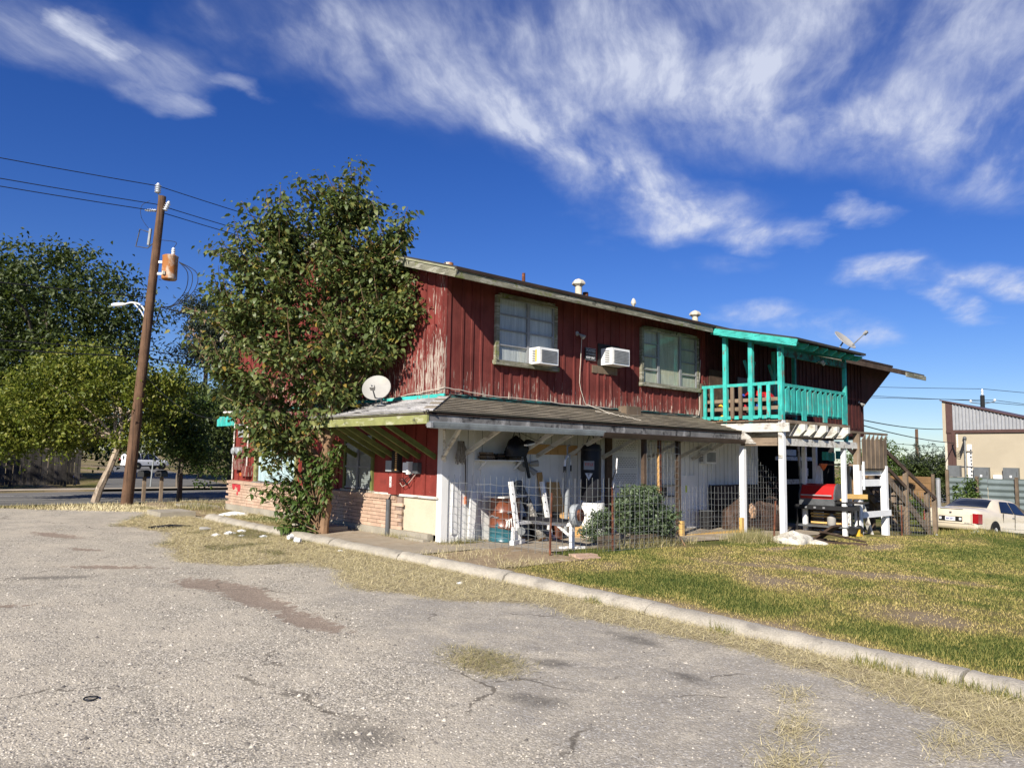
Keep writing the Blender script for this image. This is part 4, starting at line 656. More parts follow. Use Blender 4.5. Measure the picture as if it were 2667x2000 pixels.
B('cut_panel', M['white'], H_, 7.75, 8.45, -.03, -.004, .35, 1.25)
# shelf on the white wall with its load
sh = B('wall_shelf', M['white'], H_, .78, 2.0, -.30, -.01, 1.56, 1.585)
for u in (.9, 1.85): BAR('shelf_bracket', M['white'], sh, (u, -.02, 1.38), (u, -.25, 1.55), .03, .03)
# electrical gear on the side wall
def ebox(y0, y1, z0, z1, d, mat, nm='meter_box'): return B(nm, M[mat], H_, -d, -.003, y0, y1, z0, z1)
ebox(1.70, 1.93, 1.30, 1.53, .10, 'grey'); ebox(1.11, 1.28, 1.30, 1.50, .09, 'acw'); ebox(1.03, 1.105, 1.26, 1.52, .12, 'acw'); ebox(.72, .90, 1.28, 1.50, .10, 'greyd'); st_ = ebox(1.43, 1.66, 1.30, 1.74, .12, 'darkvoid', 'breaker_stack')
for i in range(9): B('breaker', M['ply'], st_, -.13, -.121, 1.46, 1.52, 1.33 + i * .044, 1.355 + i * .044); B('breaker', M['black'], st_, -.135, -.121, 1.54, 1.62, 1.33 + i * .044, 1.36 + i * .044)
rb = ebox(1.40, 1.70, .83, 1.27, .16, 'redlow', 'fuse_box')
for i in range(3): B('number_sticker', M['plate'], rb, -.166, -.161, 1.58, 1.65, .98 + i * .075, 1.05 + i * .075)
text('number', '1', .06, M['black'], rb, (-.168, 1.615, 1.165), (0, -1, 0), (0, 0, 1)); text('number', '8', .06, M['black'], rb, (-.168, 1.615, 1.085), (0, -1, 0), (0, 0, 1)); text('number', '6', .06, M['black'], rb, (-.168, 1.615, 1.01), (0, -1, 0), (0, 0, 1))
TUBE('drain_pipe', M['greyd'], H_, [(-.17, 1.66, -.15), (-.17, 1.66, .72)], .05, 12); TUBE('conduit', M['wire'], H_, [(-.17, 1.66, .70), (-.15, 1.6, .80), (-.1, 1.55, .84)], .018)
for k in range(5): a, b_ = rnd(.75, 1.2), rnd(1.2, 1.65); TUBE('loose_wire', M['wire'], H_, [(-.05, a, 1.3), (-.12, (a + b_) / 2, 1.12 - .08 * rnd(0, 1)), (-.08, b_, 1.18)], .006, 5)
TUBE('loose_wire', M['cablew'], H_, [(-.06, .8, 1.3), (-.1, 1.0, 1.1), (-.1, 1.25, 1.0), (-.06, 1.42, 1.08)], .006, 5)
m1 = ebox(9.62, 10.42, 1.55, 1.82, .12, 'redL', 'meter_panel')
for y in (9.85, 10.2): MB().lathe([(.11, 0), (.11, .10), (.08, .13), (.0, .13)], (-.12, y, 1.69), 14, (-1, 0, 0)).build('meter', M['grey'], m1, True)
ebox(9.6, 10.3, 1.14, 1.47, .16, 'redL', 'fuse_box'); ebox(9.2, 9.62, .97, 1.26, .16, 'redL', 'fuse_box'); ebox(9.70, 9.85, .97, 1.06, .12, 'orange', 'outlet_box')
for y, z1 in ((10.55, 2.4), (9.5, 2.35)): TUBE('conduit', M['oldwhite'], H_, [(-.06, y, .85 if y > 10 else 1.26), (-.06, y, z1), (-.06, y + (.3 if y < 10 else 0), z1 + .12)], .025, 8)
B('wall_patch', M['yellow'], H_, -.03, -.004, 9.62, 9.95, 1.95, 2.35); B('wall_patch', M['grey'], H_, -.03, -.004, 10.0, 10.35, 2.1, 2.5); TUBE('conduit', M['oldwhite'], H_, [(-.2, 11.1, 2.86), (-.1, 10.2, 2.83)], .04, 8)
aw = B('street_awning', M['teal'], H_, .0, 9, VB + .02, 12.12, 2.48, 2.76)
for i in range(6): B('awning_board', M['teal'], aw, -.025, -.002, VB + .06 + i * .235, VB + .27 + i * .235, 2.46, 2.74)
# posted sign
sg = B('warning_sign', M['sign'], H_, 4.03, 4.40, -.045, -.030, 3.96, 4.25)
for z0, z1, x0, x1 in ((4.24, 4.248, 4.035, 4.395), (3.962, 3.97, 4.035, 4.395)): B('sign_border', M['signgrey'], sg, x0, x1, -.047, -.0455, z0, z1)
text('lettering', 'POSTED', .085, M['signgrey'], sg, (4.215, -.047, 4.185), (1, 0, 0), (0, 0, 1)); text('lettering', 'NO TRESPASSING', .047, M['signgrey'], sg, (4.215, -.047, 4.105), (1, 0, 0), (0, 0, 1), .9); text('lettering', 'KEEP OUT', .075, M['signtxt'], sg, (4.215, -.047, 4.02), (1, 0, 0), (0, 0, 1), .9)
# satellite dishes
def dishthing(label, base, pole, center, aim, rad, armd):
    t = thing('satellite_dish', label, 'satellite dish', base); aim = Vector(aim).normalized(); mb = MB(); pr = [(rad * i / 8, .16 * rad * (i / 8) ** 2) for i in range(1, 9)] + [(rad * .98, .16 * rad + .012)] + [(rad * i / 8, .16 * rad * (i / 8) ** 2 + .014) for i in range(7, 0, -1)]
    mb.lathe(pr, center, 28, aim); mb.build('reflector', M['dish'], t, True); c = Vector(center); f = c + Vector(armd)
    TUBE('mast', M['grey'], t, [base, pole, c - aim * .02], .022, 8); TUBE('feed_arm', M['greyd'], t, [c - aim * .01 - Vector((0, 0, rad * .92)), f], .016, 6); MB().bar(f - aim * .02, f - aim * .14, .09, .07).build('receiver', M['dish'], t); MB().lathe([(.11, 0), (.1, .01), (.03, .03)], base, 10).build('foot_plate', M['grey'], t); return t
dishthing('round grey satellite dish on the bleached side roof beside the leafy tree', (-.62, 1.30, 2.66), (-.66, 1.34, 2.86), (-.70, 1.40, 3.0), (-.62, -.62, .45), .30, (-.38, -.42, .02))
dishthing('pale satellite dish tilted up on the balcony roof end', (12.05, -2.4, 4.86), (12.1, -2.4, 4.95), (12.2, -2.45, 5.09), (-.02, -.74, .66), .36, (.42, -.50, .30))
# ---------------------------------------------------------------- things in the yard
def pz(u, v): return TZ(u, v) + .068
toc = lambda u, v: (Vector((CAMP.x - u, CAMP.y - v, 0))).normalized()
# drum
u, v = 1.27, -.42; z = pz(u, v); t = thing('oil_drum', 'rusty brown oil drum with blue bottom and white scrawl behind the wire mesh', 'oil drum', (u, v, z)); r = .31
MB().lathe([(r, 0), (r + .012, .01), (r, .03), (r, .27), (r + .014, .29), (r + .014, .31), (r, .33), (r, .55), (r + .014, .57), (r + .014, .59), (r, .61), (r, .84), (r + .014, .86), (r - .02, .87), (r - .03, .85)], (u, v, z), 36).build('barrel', M['drum'], t, True)
c = toc(u, v); a0 = math.atan2(c.y, c.x)
def onr(u, v, r, a, z): return (u + r * math.cos(a0 + a), v + r * math.sin(a0 + a), z)
for st_ in (((.28, .50), (.20, .36), (.10, .50)), ((.10, .33), (.16, .44), (.28, .50)), ((.36, .50), (.45, .52), (.50, .42), (.52, .33)), ((.36, .50), (.30, .34))): TUBE('spray_mark', M['wpaint'], t, [onr(u, v, r + .004, a, z + b_ - .05) for a, b_ in st_], .013, 6)
for a1, a2, zz_ in ((-.95, -.35, .50), (.15, .75, .58)): TUBE('loose_ring', M['alu'], t, [onr(u, v, r + .03, a1 + (a2 - a1) * i / 6, z + zz_ + .015 * math.sin(i)) for i in range(7)], .012, 6)
tag(MB().bar((u - .38, v - .1, z + .885), (u + .42, v + .12, z + .89), .5, .03).build('board', M['oldwhite']), 'pale board lying across the top of the rusty drum', 'board')
# weight bench
t = thing('weight_bench', 'white steel weight bench with tall uprights and black pad behind the wire mesh', 'weight bench', (1.7, -1.1, pz(1.7, -1.1)))
L0, L1 = Vector((1.17, -.98, pz(1.2, -.9))), Vector((1.03, -.86, 1.17)); R0, R1 = Vector((2.30, -.72, pz(2.3, -.7))), Vector((2.13, -.60, 1.15))
for nm, p, q_ in (('upright', L0, L1), ('upright', R0, R1)): BAR(nm, M['benchw'], t, p, q_, .075, .075, (0, 1, 0)); BAR('foot', M['benchw'], t, p + Vector((-.28, -.10, .045)), p + Vector((.22, .12, .04)), .09, .08)
BAR('brace', M['benchw'], t, L0 + Vector((-.22, -.06, .06)), L0 + Vector((-.2, -.05, .34)), .06, .06, (0, 1, 0)); xm = L0.lerp(R0, .5); xb0, xb1 = L0.lerp(L1, .33), R0.lerp(R1, .33); BAR('cross_bar', M['benchw'], t, xb0, xb1, .06, .06)
fr = Vector((1.62, -1.98, pz(1.6, -2))); mid = xb0.lerp(xb1, .5); BAR('rail', M['benchw'], t, mid, fr + Vector((0, 0, .44)), .06, .07); BAR('front_leg', M['benchw'], t, fr, fr + Vector((.0, .02, .52)), .075, .075, (0, 1, 0)); BAR('foot', M['benchw'], t, fr + Vector((-.22, .12, .02)), fr + Vector((.22, -.12, .02)), .08, .04); BAR('strut', M['benchw'], t, fr + Vector((0, .05, .22)), mid.lerp(fr + Vector((0, 0, .44)), .6), .04, .04)
BAR('pad', M['blackcloth'], t, mid + Vector((0, .15, .07)), fr + Vector((0, .1, .50)), .27, .06)
for p, q_ in ((L0, L1), (R0, R1)):
    for k in (.35, .5, .65, .8): P = p.lerp(q_, k); MB().lathe([(.014, 0), (.014, .004)], P + Vector((-.03, -.04, 0)), 8, (-.65, -.75, 0)).build('pin_hole', M['black'], t)
ax = Vector((-.62, -.70, .05)); ax2 = Vector((.35, -.93, .06)).normalized()
t2 = thing('weight_plates', 'stack of grey and rusty weight plates on the front of the bench', 'weight plates', tuple(fr + Vector((.05, -.05, .62)))); P = fr + Vector((.05, -.08, .62))
MB().lathe([(.03, -.09), (.20, -.09), (.215, -.07), (.215, .02), (.20, .04), (.03, .04)], P, 30, ax2).build('large_plate', M['grey'], t2, True); MB().lathe([(.02, .041), (.115, .041), (.125, .06), (.115, .10), (.02, .10)], P, 24, ax2).build('small_plate', M['rust'], t2, True); MB().tube([P + ax2 * -.2, P + ax2 * .17], .014, 8).build('bar', M['chrome'], t2)
MB().lathe([(.02, 0), (.075, 0), (.08, .012), (.075, .03), (.02, .03)], L0 + Vector((-.03, -.09, .26)), 20, (-.5, -.85, 0)).build('stop_disc', M['steel'], t, True)
# logs, boards, box
def logt(p, q_, r, label):
    p, q_ = Vector(p), Vector(q_); t = thing('log', label, 'log', tuple(p)); MB().tube([p.lerp(q_, i / 6) + Vector((rnd(-.012, .012), rnd(-.012, .012), 0)) for i in range(7)], [r * rnd(.92, 1.05) for i in range(7)], 12, False).build('bark', M['log'], t, True)
    d = (q_ - p).normalized()
    for e, s in ((p, -1), (q_, 1)): MB().lathe([(r * .99, 0), (r * .9, .006)], e, 12, d * s).build('cut_end', M['logend'], t)
logt((1.92, -.86, pz(1.9, -.8) + .05), (1.86, -.14, 1.12), .095, 'long scaly bark log leaning on the white wall behind the bench'); logt((1.66, -.5, pz(1.6, -.5) + .04), (1.60, -.12, .78), .085, 'shorter dark log leaning beside the drum'); logt((2.15, -.9, pz(2, -.9) + .03), (2.0, -.62, .26), .06, 'small pale log lying low behind the bench feet')
tag(BAR('board', M['ply'], None, (2.66, -.30, pz(2.6, -.3)), (2.58, -.05, 1.33), .15, .02, (0, 1, 0)), 'tall narrow yellow board leaning on the white wall behind the bench', 'board'); tag(MB().prism([(2.75, -.45, pz(2.9, -.4)), (3.42, -.62, pz(3.4, -.6)), (3.38, -.5, .35), (3.12, -.28, .62), (3.1, -.14, 1.12), (2.76, -.10, 1.12)], (.02, .03, 0)).build('plywood_sheet', M['ply']), 'wide plywood sheet leaning beside the punching bag', 'plywood'); tag(MB().box(2.2, 2.72, -.55, -.18, pz(2.4, -.4), .50).build('box', M['black']), 'low black box behind the weight bench', 'box'); tag(MB().box(2.5, 2.62, -.75, -.58, pz(2.5, -.7), .28).box(2.52, 2.60, -.76, -.57, .28, .31).build('can', M['rust']), 'small rusty red can beside the plywood', 'can')
# punching bag and barrel
u, v = 3.62, -.62; t = thing('punching_bag', 'black punching bag hanging under the skirt roof with red lettered patch', 'punching bag', (u, v, .72)); r = .225
MB().lathe([(.10, .70), (r, .74), (r + .012, .95), (r, 1.25), (r + .006, 1.6), (r, 1.86), (r - .03, 1.96), (.05, 1.99)], (u, v, 0), 30).build('bag', M['blackcloth'], t, True); MB().lathe([(r + .006, 1.82), (r + .012, 1.84), (r + .006, 1.87)], (u, v, 0), 30).build('band', M['black'], t, True)
for a in (0, 1.57, 3.14, 4.71): TUBE('chain', M['greyd'], t, [(u + .17 * math.cos(a), v + .17 * math.sin(a), 1.94), (u, v, 2.26)], .01, 5)
TUBE('hook', M['greyd'], t, [(u, v, 2.24), (u, v, 2.42)], .014, 6); c = toc(u, v); c = (c + Vector((-.15, .12, 0))).normalized(); s = Vector((-c.y, c.x, 0)); P = Vector((u, v, 1.50)) + c * (r + .008)
MB().bar(P - s * .115, P + s * .115, .014, .19, (0, 0, 1)).build('patch', M['signgrey'], t); text('lettering', 'TITLE', .085, M['redlid'], t, P + c * .012 + Vector((0, 0, .015)), s, (0, 0, 1), .95); Q_ = Vector((u, v, 1.25)) + c * (r + .01); MB().prism([Q_ - s * .085 + Vector((0, 0, .08)), Q_ + s * .085 + Vector((0, 0, .08)), Q_ + Vector((0, 0, -.08))], c * .012).build('triangle_patch', M['signtxt'], t); text('lettering', 'T', .09, M['sign'], t, Q_ + c * .015 + Vector((0, 0, .03)), s, (0, 0, 1))
z = pz(u, v); tag(MB().lathe([(.25, 0), (.265, .02), (.27, .3), (.265, .62), (.255, .72), (.23, .74), (.22, .70)], (u + .06, v - .02, z), 30).build('barrel', M['acw'], None, True), 'white plastic barrel standing under the punching bag', 'barrel')
# wall clutter
t = thing('mop', 'grey string mop hanging head up on the white wall corner', 'mop', (.40, -.06, 1.9))
for i in range(46): x = .27 + rnd(0, .22); TUBE('strand', M['mopc'], t, [(x * .5 + .19, -.05, 1.95), (x, -.08 - rnd(0, .05), 1.80), (x + rnd(-.02, .02), -.06 - rnd(0, .05), rnd(1.48, 1.62))], .009, 4)
TUBE('handle', M['darkwood'], t, [(.47, -.05, 1.95), (.53, -.05, 1.6), (.55, -.05, .85)], .013, 6); TUBE('grip', M['orange'], t, [(.55, -.05, .85), (.55, -.05, .70)], .026, 8)
for k, (x0, x1, z1, lab, mt) in enumerate(((.84, 1.16, .16, 'stack of brown boards on the left of the wall shelf', 'barewood'), (1.2, 1.5, .13, 'dark crumpled tools in the middle of the wall shelf', 'rubber'), (1.52, 1.9, .20, 'heap of black gear on the right of the wall shelf', 'blackcloth'))):
    t = thing('shelf_goods', lab, 'shelf goods', (x0, -.15, 1.585))
    for i in range(4): MB().box(x0 + rnd(0, .05), x1 - rnd(0, .08), -.26 + rnd(0, .04), -.05, 1.587 + i * z1 / 4, 1.587 + (i + .9) * z1 / 4).build('piece', M[mt] if i % 2 else M['darkwood'], t)
tag(BAR('pipe', M['black'], None, (1.78, -.35, 1.95), (2.02, -.33, 1.22), .05, .05), 'black square tube hanging below the wall shelf', 'tube')
t = thing('wall_fan', 'round white fan with lamp cones on the white wall', 'fan', (2.08, -.03, 1.5)); MB().lathe([(.15, 0), (.15, .05), (.12, .08), (.07, .09)], (2.08, -.02, 1.5), 24, (0, -1, 0)).build('housing', M['dish'], t, True); MB().lathe([(.06, .085), (.065, .095), (.02, .10)], (2.08, -.02, 1.5), 20, (0, -1, 0)).build('hub', M['greyd'], t, True)
for d in ((.9, -.4, .1), (.55, -.5, -.6)): MB().lathe([(.035, .1), (.055, .2), (.07, .30), (.02, .31)], (2.12, -.08, 1.5), 14, d).build('lamp_cone', M['dish'], t, True)
def shoe(p, yaw, label):
    t = thing('shoe', label, 'shoe', p); X = Vector((math.cos(yaw), math.sin(yaw), .15)).normalized(); Y = Vector((-math.sin(yaw), math.cos(yaw), 0)); Z = X.cross(Y); Pm = lambda a, b_, c: Vector(p) + X * a + Y * b_ + Z * c
    MB().prism([Pm(-.15, -.05, 0), Pm(.08, -.055, 0), Pm(.16, -.03, .01), Pm(.17, .02, .01), Pm(.10, .05, 0), Pm(-.14, .045, 0)], Z * .03).build('sole', M['acw'], t)
    secs = [(-.15, .04, .09), (-.08, .045, .10), (0, .048, .085), (.07, .05, .06), (.13, .045, .045), (.165, .02, .025)]; mb = MB(); n = 8
    for a, w_, h in secs:
        for j in range(n): tt = math.pi * j / (n - 1); mb.v.append(tuple(Pm(a, w_ * math.cos(tt), .03 + h * math.sin(tt))))
    for i in range(len(secs) - 1):
        for j in range(n - 1): k = i * n + j; mb.f.append((k, k + 1, k + n + 1, k + n))
    mb.build('upper', M['blue'] if 'dark' in label else M['blackcloth'], t, True)
shoe((1.66, -.72, 1.90), .2, 'black and white shoe hung left under the skirt roof'); shoe((2.02, -.70, 1.97), .6, 'dark blue and white shoe hung right under the skirt roof')
tag(TUBE('clothes_line', M['wire'], None, [(1.2, -.9, 2.15), (1.8, -.75, 2.0), (2.5, -.6, 2.15)], .005, 4), 'sagging line holding the shoes under the skirt roof', 'line')
t = thing('handlebar', 'white handlebar clamped to a grey pole beside the punching bag', 'handlebar', (2.66, -.8, 1.7)); TUBE('bar', M['benchw'], t, [(2.45, -.95, 1.48), (2.46, -.95, 1.60), (2.66, -.82, 1.70), (2.84, -.70, 1.62), (2.88, -.70, 1.5)], .025, 8); TUBE('stem', M['alu'], t, [(2.66, -.82, 1.68), (2.66, -.82, 1.9), (2.75, -.8, 1.92)], .02, 6)
for e in ((2.45, -.95, 1.48), (2.88, -.70, 1.5)): TUBE('grip', M['black'], t, [e, tuple(Vector(e) - Vector((0, 0, .13)))], .03, 8)
TUBE('pole', M['grey'], t, [(2.74, -.78, 1.72), (2.95, -.5, pz(3, -.5))], .045, 10)
# stakes
def stake(u, v, h, dx, label): tag(MB().tube([(u, v, TZ(u, v) - .05), (u + dx, v, TZ(u, v) + h)], [.022, .02], 6).build('steel_stake', M['rust']), label, 'stake', 'rusty steel stakes along the wire fence')
for a in ((.5, -2.52, 1.15, .02, 'rusty steel stake in front of the weight bench'), (2.22, -2.47, 1.25, -.02, 'rusty steel stake carrying the black flag left of the bush'), (7.87, -2.61, .98, .12, 'leaning rusty stake just left of the tall white balcony post'), (12.5, -2.15, 1.0, -.08, 'rusty stake in front of the red grill'), (15.45, -2.6, .95, .05, 'rusty stake between the landing and the stairs')): stake(*a)
t = thing('flag', 'furled black flag tied on top of the fence stake by the bush', 'flag', (2.2, -2.5, 1.1)); TUBE('staff', M['wpaint'], t, [(2.16, -2.52, 1.10), (2.22, -2.5, 1.32), (2.25, -2.52, 1.40), (2.30, -2.5, 1.66)], .014, 6); MB().prism([(2.24, -2.5, 1.36), (2.30, -2.5, 1.62), (2.26, -2.53, 1.46), (2.12, -2.56, 1.30), (2.08, -2.56, 1.14), (2.15, -2.52, 1.24)], (.01, .03, 0)).build('cloth', M['blackcloth'], t)
# wire mesh
def mesh(p, q_, h0, h1, label, sp=.15, z0=.0, base=None):
    p, q_ = Vector(p), Vector(q_); t = thing('wire_mesh', label, 'wire mesh fence', (p.x, p.y, TZ(p.x, p.y))); L = (q_ - p).length; n = max(1, round(L / sp)); mv = MB(); mh = MB(); g = lambda a: p.lerp(q_, a)
    hh = lambda a: h0 + (h1 - h0) * a
    for i in range(n + 1):
        a = i / n; P = g(a); zb = TZ(P.x, P.y) + z0 + .03; mv.tube([(P.x, P.y, zb - .03), (P.x + rnd(-.012, .012), P.y + rnd(-.012, .012), (zb + hh(a)) * .5 + rnd(-.02, .02)), (P.x, P.y, hh(a) + rnd(0, .04))], .0042, 4, False)
    z = z0 + .06
    k = 0
    while z < max(h0, h1) + .1:
        pts = []
        for i in range(n + 1):
            a = i / n; P = g(a); zz_ = TZ(P.x, P.y) + z
            if zz_ <= hh(a) + .01: pts.append((P.x + rnd(-.008, .008), P.y + rnd(-.008, .008), zz_ + rnd(-.012, .012)))
        if len(pts) > 1: mh.tube(pts, .0042, 4, False)
        z += .105 if k < 4 else .15; k += 1
    mv.build('upright_wires', M['steel'], t); mh.build('cross_wires', M['steel'], t)
mesh((.06, -.13, 0), (.5, -2.5, 0), 1.26, 1.27, 'wire mesh running out from the white wall corner'); mesh((.5, -2.52, 0), (2.22, -2.50, 0), 1.27, 1.26, 'wire mesh stretched in front of the weight bench'); mesh((2.24, -2.5, 0), (4.55, -2.42, 0), 1.24, .75, 'wire mesh in front of the round bush'); mesh((4.8, -1.25, 0), (6.02, -1.25, 0), 2.1, 2.05, 'tall wire mesh in front of the barred door'); mesh((6.1, -1.25, 0), (8.65, -1.3, 0), 1.02, .98, 'low wire mesh between dark post and white porch post'); mesh((8.8, -1.3, 0), (11.2, -1.15, 0), 2.05, .95, 'ragged wire mesh under the balcony with uneven top'); mesh((15.0, -2.5, 0), (18.25, -2.5, 0), 1.05, .62, 'wire mesh in front of the wooden stairs', .22)
mesh((13.1, -1.6, 0), (14.8, -1.6, 0), .9, .85, 'wire mesh behind the landing posts', .2)
# planter boards below the bush
for k, (u0, u1, v, h, lab) in enumerate(((2.1, 2.95, -2.2, .30, 'short weathered board edging left of the bush'), (3.0, 4.5, -2.28, .26, 'long weathered board edging under the bush'))):
    t = thing('edging_board', lab, 'board', (u0, v, TZ(u0, v)))
    for i in range(3): BAR('plank', M['barewood'], t, (u0, v, TZ(u0, v) + .05 + i * .1), (u1, v + .04, TZ(u1, v) + .05 + i * .1 + rnd(-.02, .02)), .03, .085)
tag(MB().bar((.85, -2.72, TZ(.9, -2.7) + .06), (1.35, -2.78, TZ(1.3, -2.8) + .05), .2, .07).bar((.75, -2.95, TZ(.9, -2.7) + .04), (1.2, -3.0, TZ(1.3, -2.8) + .04), .16, .06).build('paving_stone', M['brick']), 'pink paving stones lying at the foot of the wire mesh', 'paving stone')
# trash can, covered sofa, bag
u, v = 8.45, -.35; z = pz(u, v); t = thing('waste_bin', 'black plastic waste bin against the white wall', 'bin', (u, v, z)); MB().lathe([(.15, 0), (.19, .46), (.205, .47), (.205, .49), (.185, .49), (.15, .05)], (u, v, z), 20).build('body', M['black'], t, True); MB().lathe([(.205, .47), (.212, .48), (.205, .49)], (u, v, z), 20).build('rim', M['greyd'], t)
def lump(name, cu, cv, z, ru, rv, h, mat, parent=None, seed=0, n=26, m=12, rough=.12, flat=.35):
    mb = MB(); rs = np.random.default_rng(seed); ph = rs.uniform(0, 6.28, 12)
    for j in range(m + 1):
        t = j / m
        for i in range(n):
            a = 2 * math.pi * i / n; k = 1 + rough * (math.sin(3 * a + ph[0] + 3 * t) + .6 * math.sin(5 * a + ph[1] - 4 * t) + .5 * math.sin(9 * a + ph[2] + 7 * t)) * (.4 + .6 * math.sin(math.pi * t)); rad = (1 - max(0, (t - flat) / (1 - flat)) ** 2.2) if t > flat else 1.
            rad = max(rad, .02); mb.v.append((cu + ru * rad * k * math.cos(a), cv + rv * rad * k * math.sin(a), z + h * t ** .85 * (1 + .06 * math.sin(4 * a + ph[3]))))
    for j in range(m):
        for i in range(n): i2 = (i + 1) % n; mb.f.append((j * n + i, j * n + i2, (j + 1) * n + i2, (j + 1) * n + i))
    mb.f.append(tuple(range(n))[::-1]); mb.f.append(tuple(m * n + i for i in range(n))); return mb.build(name, mat, parent, True)
lump('duffel_bag', 1.62, -.34, 1.66, .26, .17, .42, M['blackcloth'], None, 91, 20, 8, .14, .3); tag(bpy.data.objects['duffel_bag'], 'black bag hanging in the shade above the wall shelf', 'bag'); TUBE('strap', M['black'], bpy.data.objects['duffel_bag'], [(1.5, -.34, 2.0), (1.62, -.4, 2.38), (1.74, -.34, 2.0)], .012, 5)
t = thing('covered_sofa', 'brown tarpaulin draped over an old sofa under the balcony', 'sofa', (10., -.5, pz(10, -.5))); z = pz(10, -.5)
lump('draped_arm', 9.55, -.75, z, .55, .45, .85, M['brown'], t, 3); lump('draped_seat', 10.6, -.7, z, .7, .5, .72, M['brown'], t, 4); lump('draped_arm', 11.1, -.75, z, .35, .4, .88, M['brown'], t, 5); B('backrest', M['blackcloth'], t, 9.05, 11.3, -.22, -.06, z + .1, 1.0 - .02)
lump('plastic_bag', 9.35, -1.15, .16, .14, .12, .36, M['bagp'], None, 8, 18, 8, .16); tag(bpy.data.objects['plastic_bag'], 'amber plastic bag of rubbish hanging beside the white porch post', 'plastic bag')
tag(B('tag', M['lime'], None, 7.98, 8.03, -.05, -.032, .80, .98), 'small lime green tag hanging on the white wall', 'tag')
# gas grill
u0, u1, v0, v1 = 11.55, 13.15, -2.05, -1.45; z = pz(12.3, -1.7); t = thing('gas_grill', 'black gas grill on wheels with red lid under the balcony', 'grill', (12.3, -1.75, z))
zt_ = z + .95; pr = [(v0, zt_), (v0 - .02, zt_ + .12), (v0 + .14, zt_ + .36), (v0 + .3, zt_ + .42), (v1 - .05, zt_ + .40), (v1, zt_ + .28), (v1, zt_)]
MB().prism([(u0 + .16, a, b_) for a, b_ in pr], (.92, 0, 0)).build('lid', M['redlid'], t)
for x in (u0 + .12, u0 + 1.08): MB().prism([(x, a, b_) for a, b_ in [(v0 - .03, zt_ - .02), (v0 - .04, zt_ + .13), (v0 + .13, zt_ + .375), (v0 + .3, zt_ + .435), (v1 - .05, zt_ + .415), (v1 + .015, zt_ + .29), (v1 + .015, zt_ - .02)]], (.042, 0, 0)).build('lid_cheek', M['greyd'], t)
TUBE('lid_handle', M['grey'], t, [(u0 + .2, v0 - .09, zt_ + .10), (u0 + 1.05, v0 - .09, zt_ + .10)], .018, 8); B('firebox', M['greyd'], t, u0 + .12, u0 + 1.1, v0, v1, zt_ - .18, zt_); B('control_panel', M['black'], t, u0, u1, v0 - .06, v1, zt_ - .30, zt_ - .181); B('side_shelf', M['black'], t, u0 + 1.13, u1 + .25, v0, v1, zt_ - .10, zt_ - .06)
for a in ((u0 + .05, v0), (u1 - .05, v0), (u0 + .05, v1), (u1 - .05, v1)): B('leg', M['black'], t, a[0] - .02, a[0] + .02, a[1] - .02, a[1] + .02, z + .03, zt_ - .3)
B('lower_shelf', M['greyd'], t, u0, u1, v0, v1, z + .16, z + .20); [B('knob', M['alu'], t, u0 + .3 + i * .25, u0 + .36 + i * .25, v0 - .09, v0 - .06, zt_ - .27, zt_ - .22) for i in range(3)]
for v in (v0 - .05, v1): MB().lathe([(.06, -.02), (.10, -.025), (.12, 0), (.10, .025), (.06, .02)], (u1 - .03, v, z + .12), 20, (0, 1, 0)).build('wheel', M['rubber'], t, True)
t.rotation_euler = (0, 0, R_(-82))
t = thing('gas_bottle', 'small grey gas bottle on the lower shelf of the grill', 'gas bottle', (12.9, -1.7, z + .2)); MB().lathe([(.10, 0), (.12, .04), (.12, .22), (.06, .29), (.03, .34)], (12.35, -1.9, z + .2), 18).build('tank', M['dish'], t, True)
t = thing('lumber_stack', 'stack of raw lumber offcuts beside the white landing post', 'lumber', (12.6, -1.9, pz(12.6, -1.9)))
for i in range(11): BAR('offcut', M['lumber'] if i % 3 else M['darkwood'], t, (12.45 + rnd(0, .05), -1.25, z + .08 + i * .085), (12.55 + rnd(0, .1), -2.1 - rnd(0, .25), z + .08 + i * .085), .13, .05)
tag(BAR('plank', M['lumber'], None, (12.2, -2.3, .72), (13.1, -2.6, .70), .04, .13), 'yellow plank fixed across beside the red grill lid', 'plank')
t = thing('fuel_can', 'small yellow fuel can at the foot of the landing post', 'fuel can', (12.75, -2.5, pz(12.7, -2.5))); zc = TZ(12.7, -2.5); MB().box(12.64, 12.86, -2.56, -2.42, zc, zc + .24).build('body', M['toyy'], t); MB().lathe([(.03, 0), (.025, .06)], (12.70, -2.49, zc + .24), 10).build('spout', M['toyy'], t)
for i in range(6): x = 13.0 + i * .2; tag(TUBE('fishing_rod', M['black'], None, [(x, -1.1 + .1 * i % 2, pz(x, -1)), (x + .2 + .12 * (i % 3), -1.0, 1.9 + .1 * (i % 2))], .014, 5), ('%s thin dark pole leaning behind the red grill' % ('first', 'second', 'third', 'fourth', 'fifth', 'sixth')[i]) + ' counted from the left', 'pole', 'dark poles leaning behind the grill')
t = thing('hanging_planter', 'orange striped hanging planter under the landing beam', 'planter', (12.9, -1.6, 1.4)); MB().lathe([(.02, 0), (.13, .16), (.13, .2)], (12.75, -1.5, 1.42), 4).build('pot', M['orange'], t); TUBE('cord', M['wire'], t, [(12.75, -1.5, 1.6), (12.75, -1.5, 2.05)], .006, 4)
for i, (x, zz_, mt) in enumerate(((12.45, 1.62, 'teal'), (12.85, 1.60, 'teal'), (13.3, 1.66, 'teal'))): tag(B('bird_box', M[mt], None, x, x + .13, -1.75, -1.62, zz_ + .1, zz_ + .34), '%s of the small turquoise boxes hanging under the landing' % ('leftmost', 'middle', 'rightmost')[i], 'box', 'turquoise boxes under the landing')
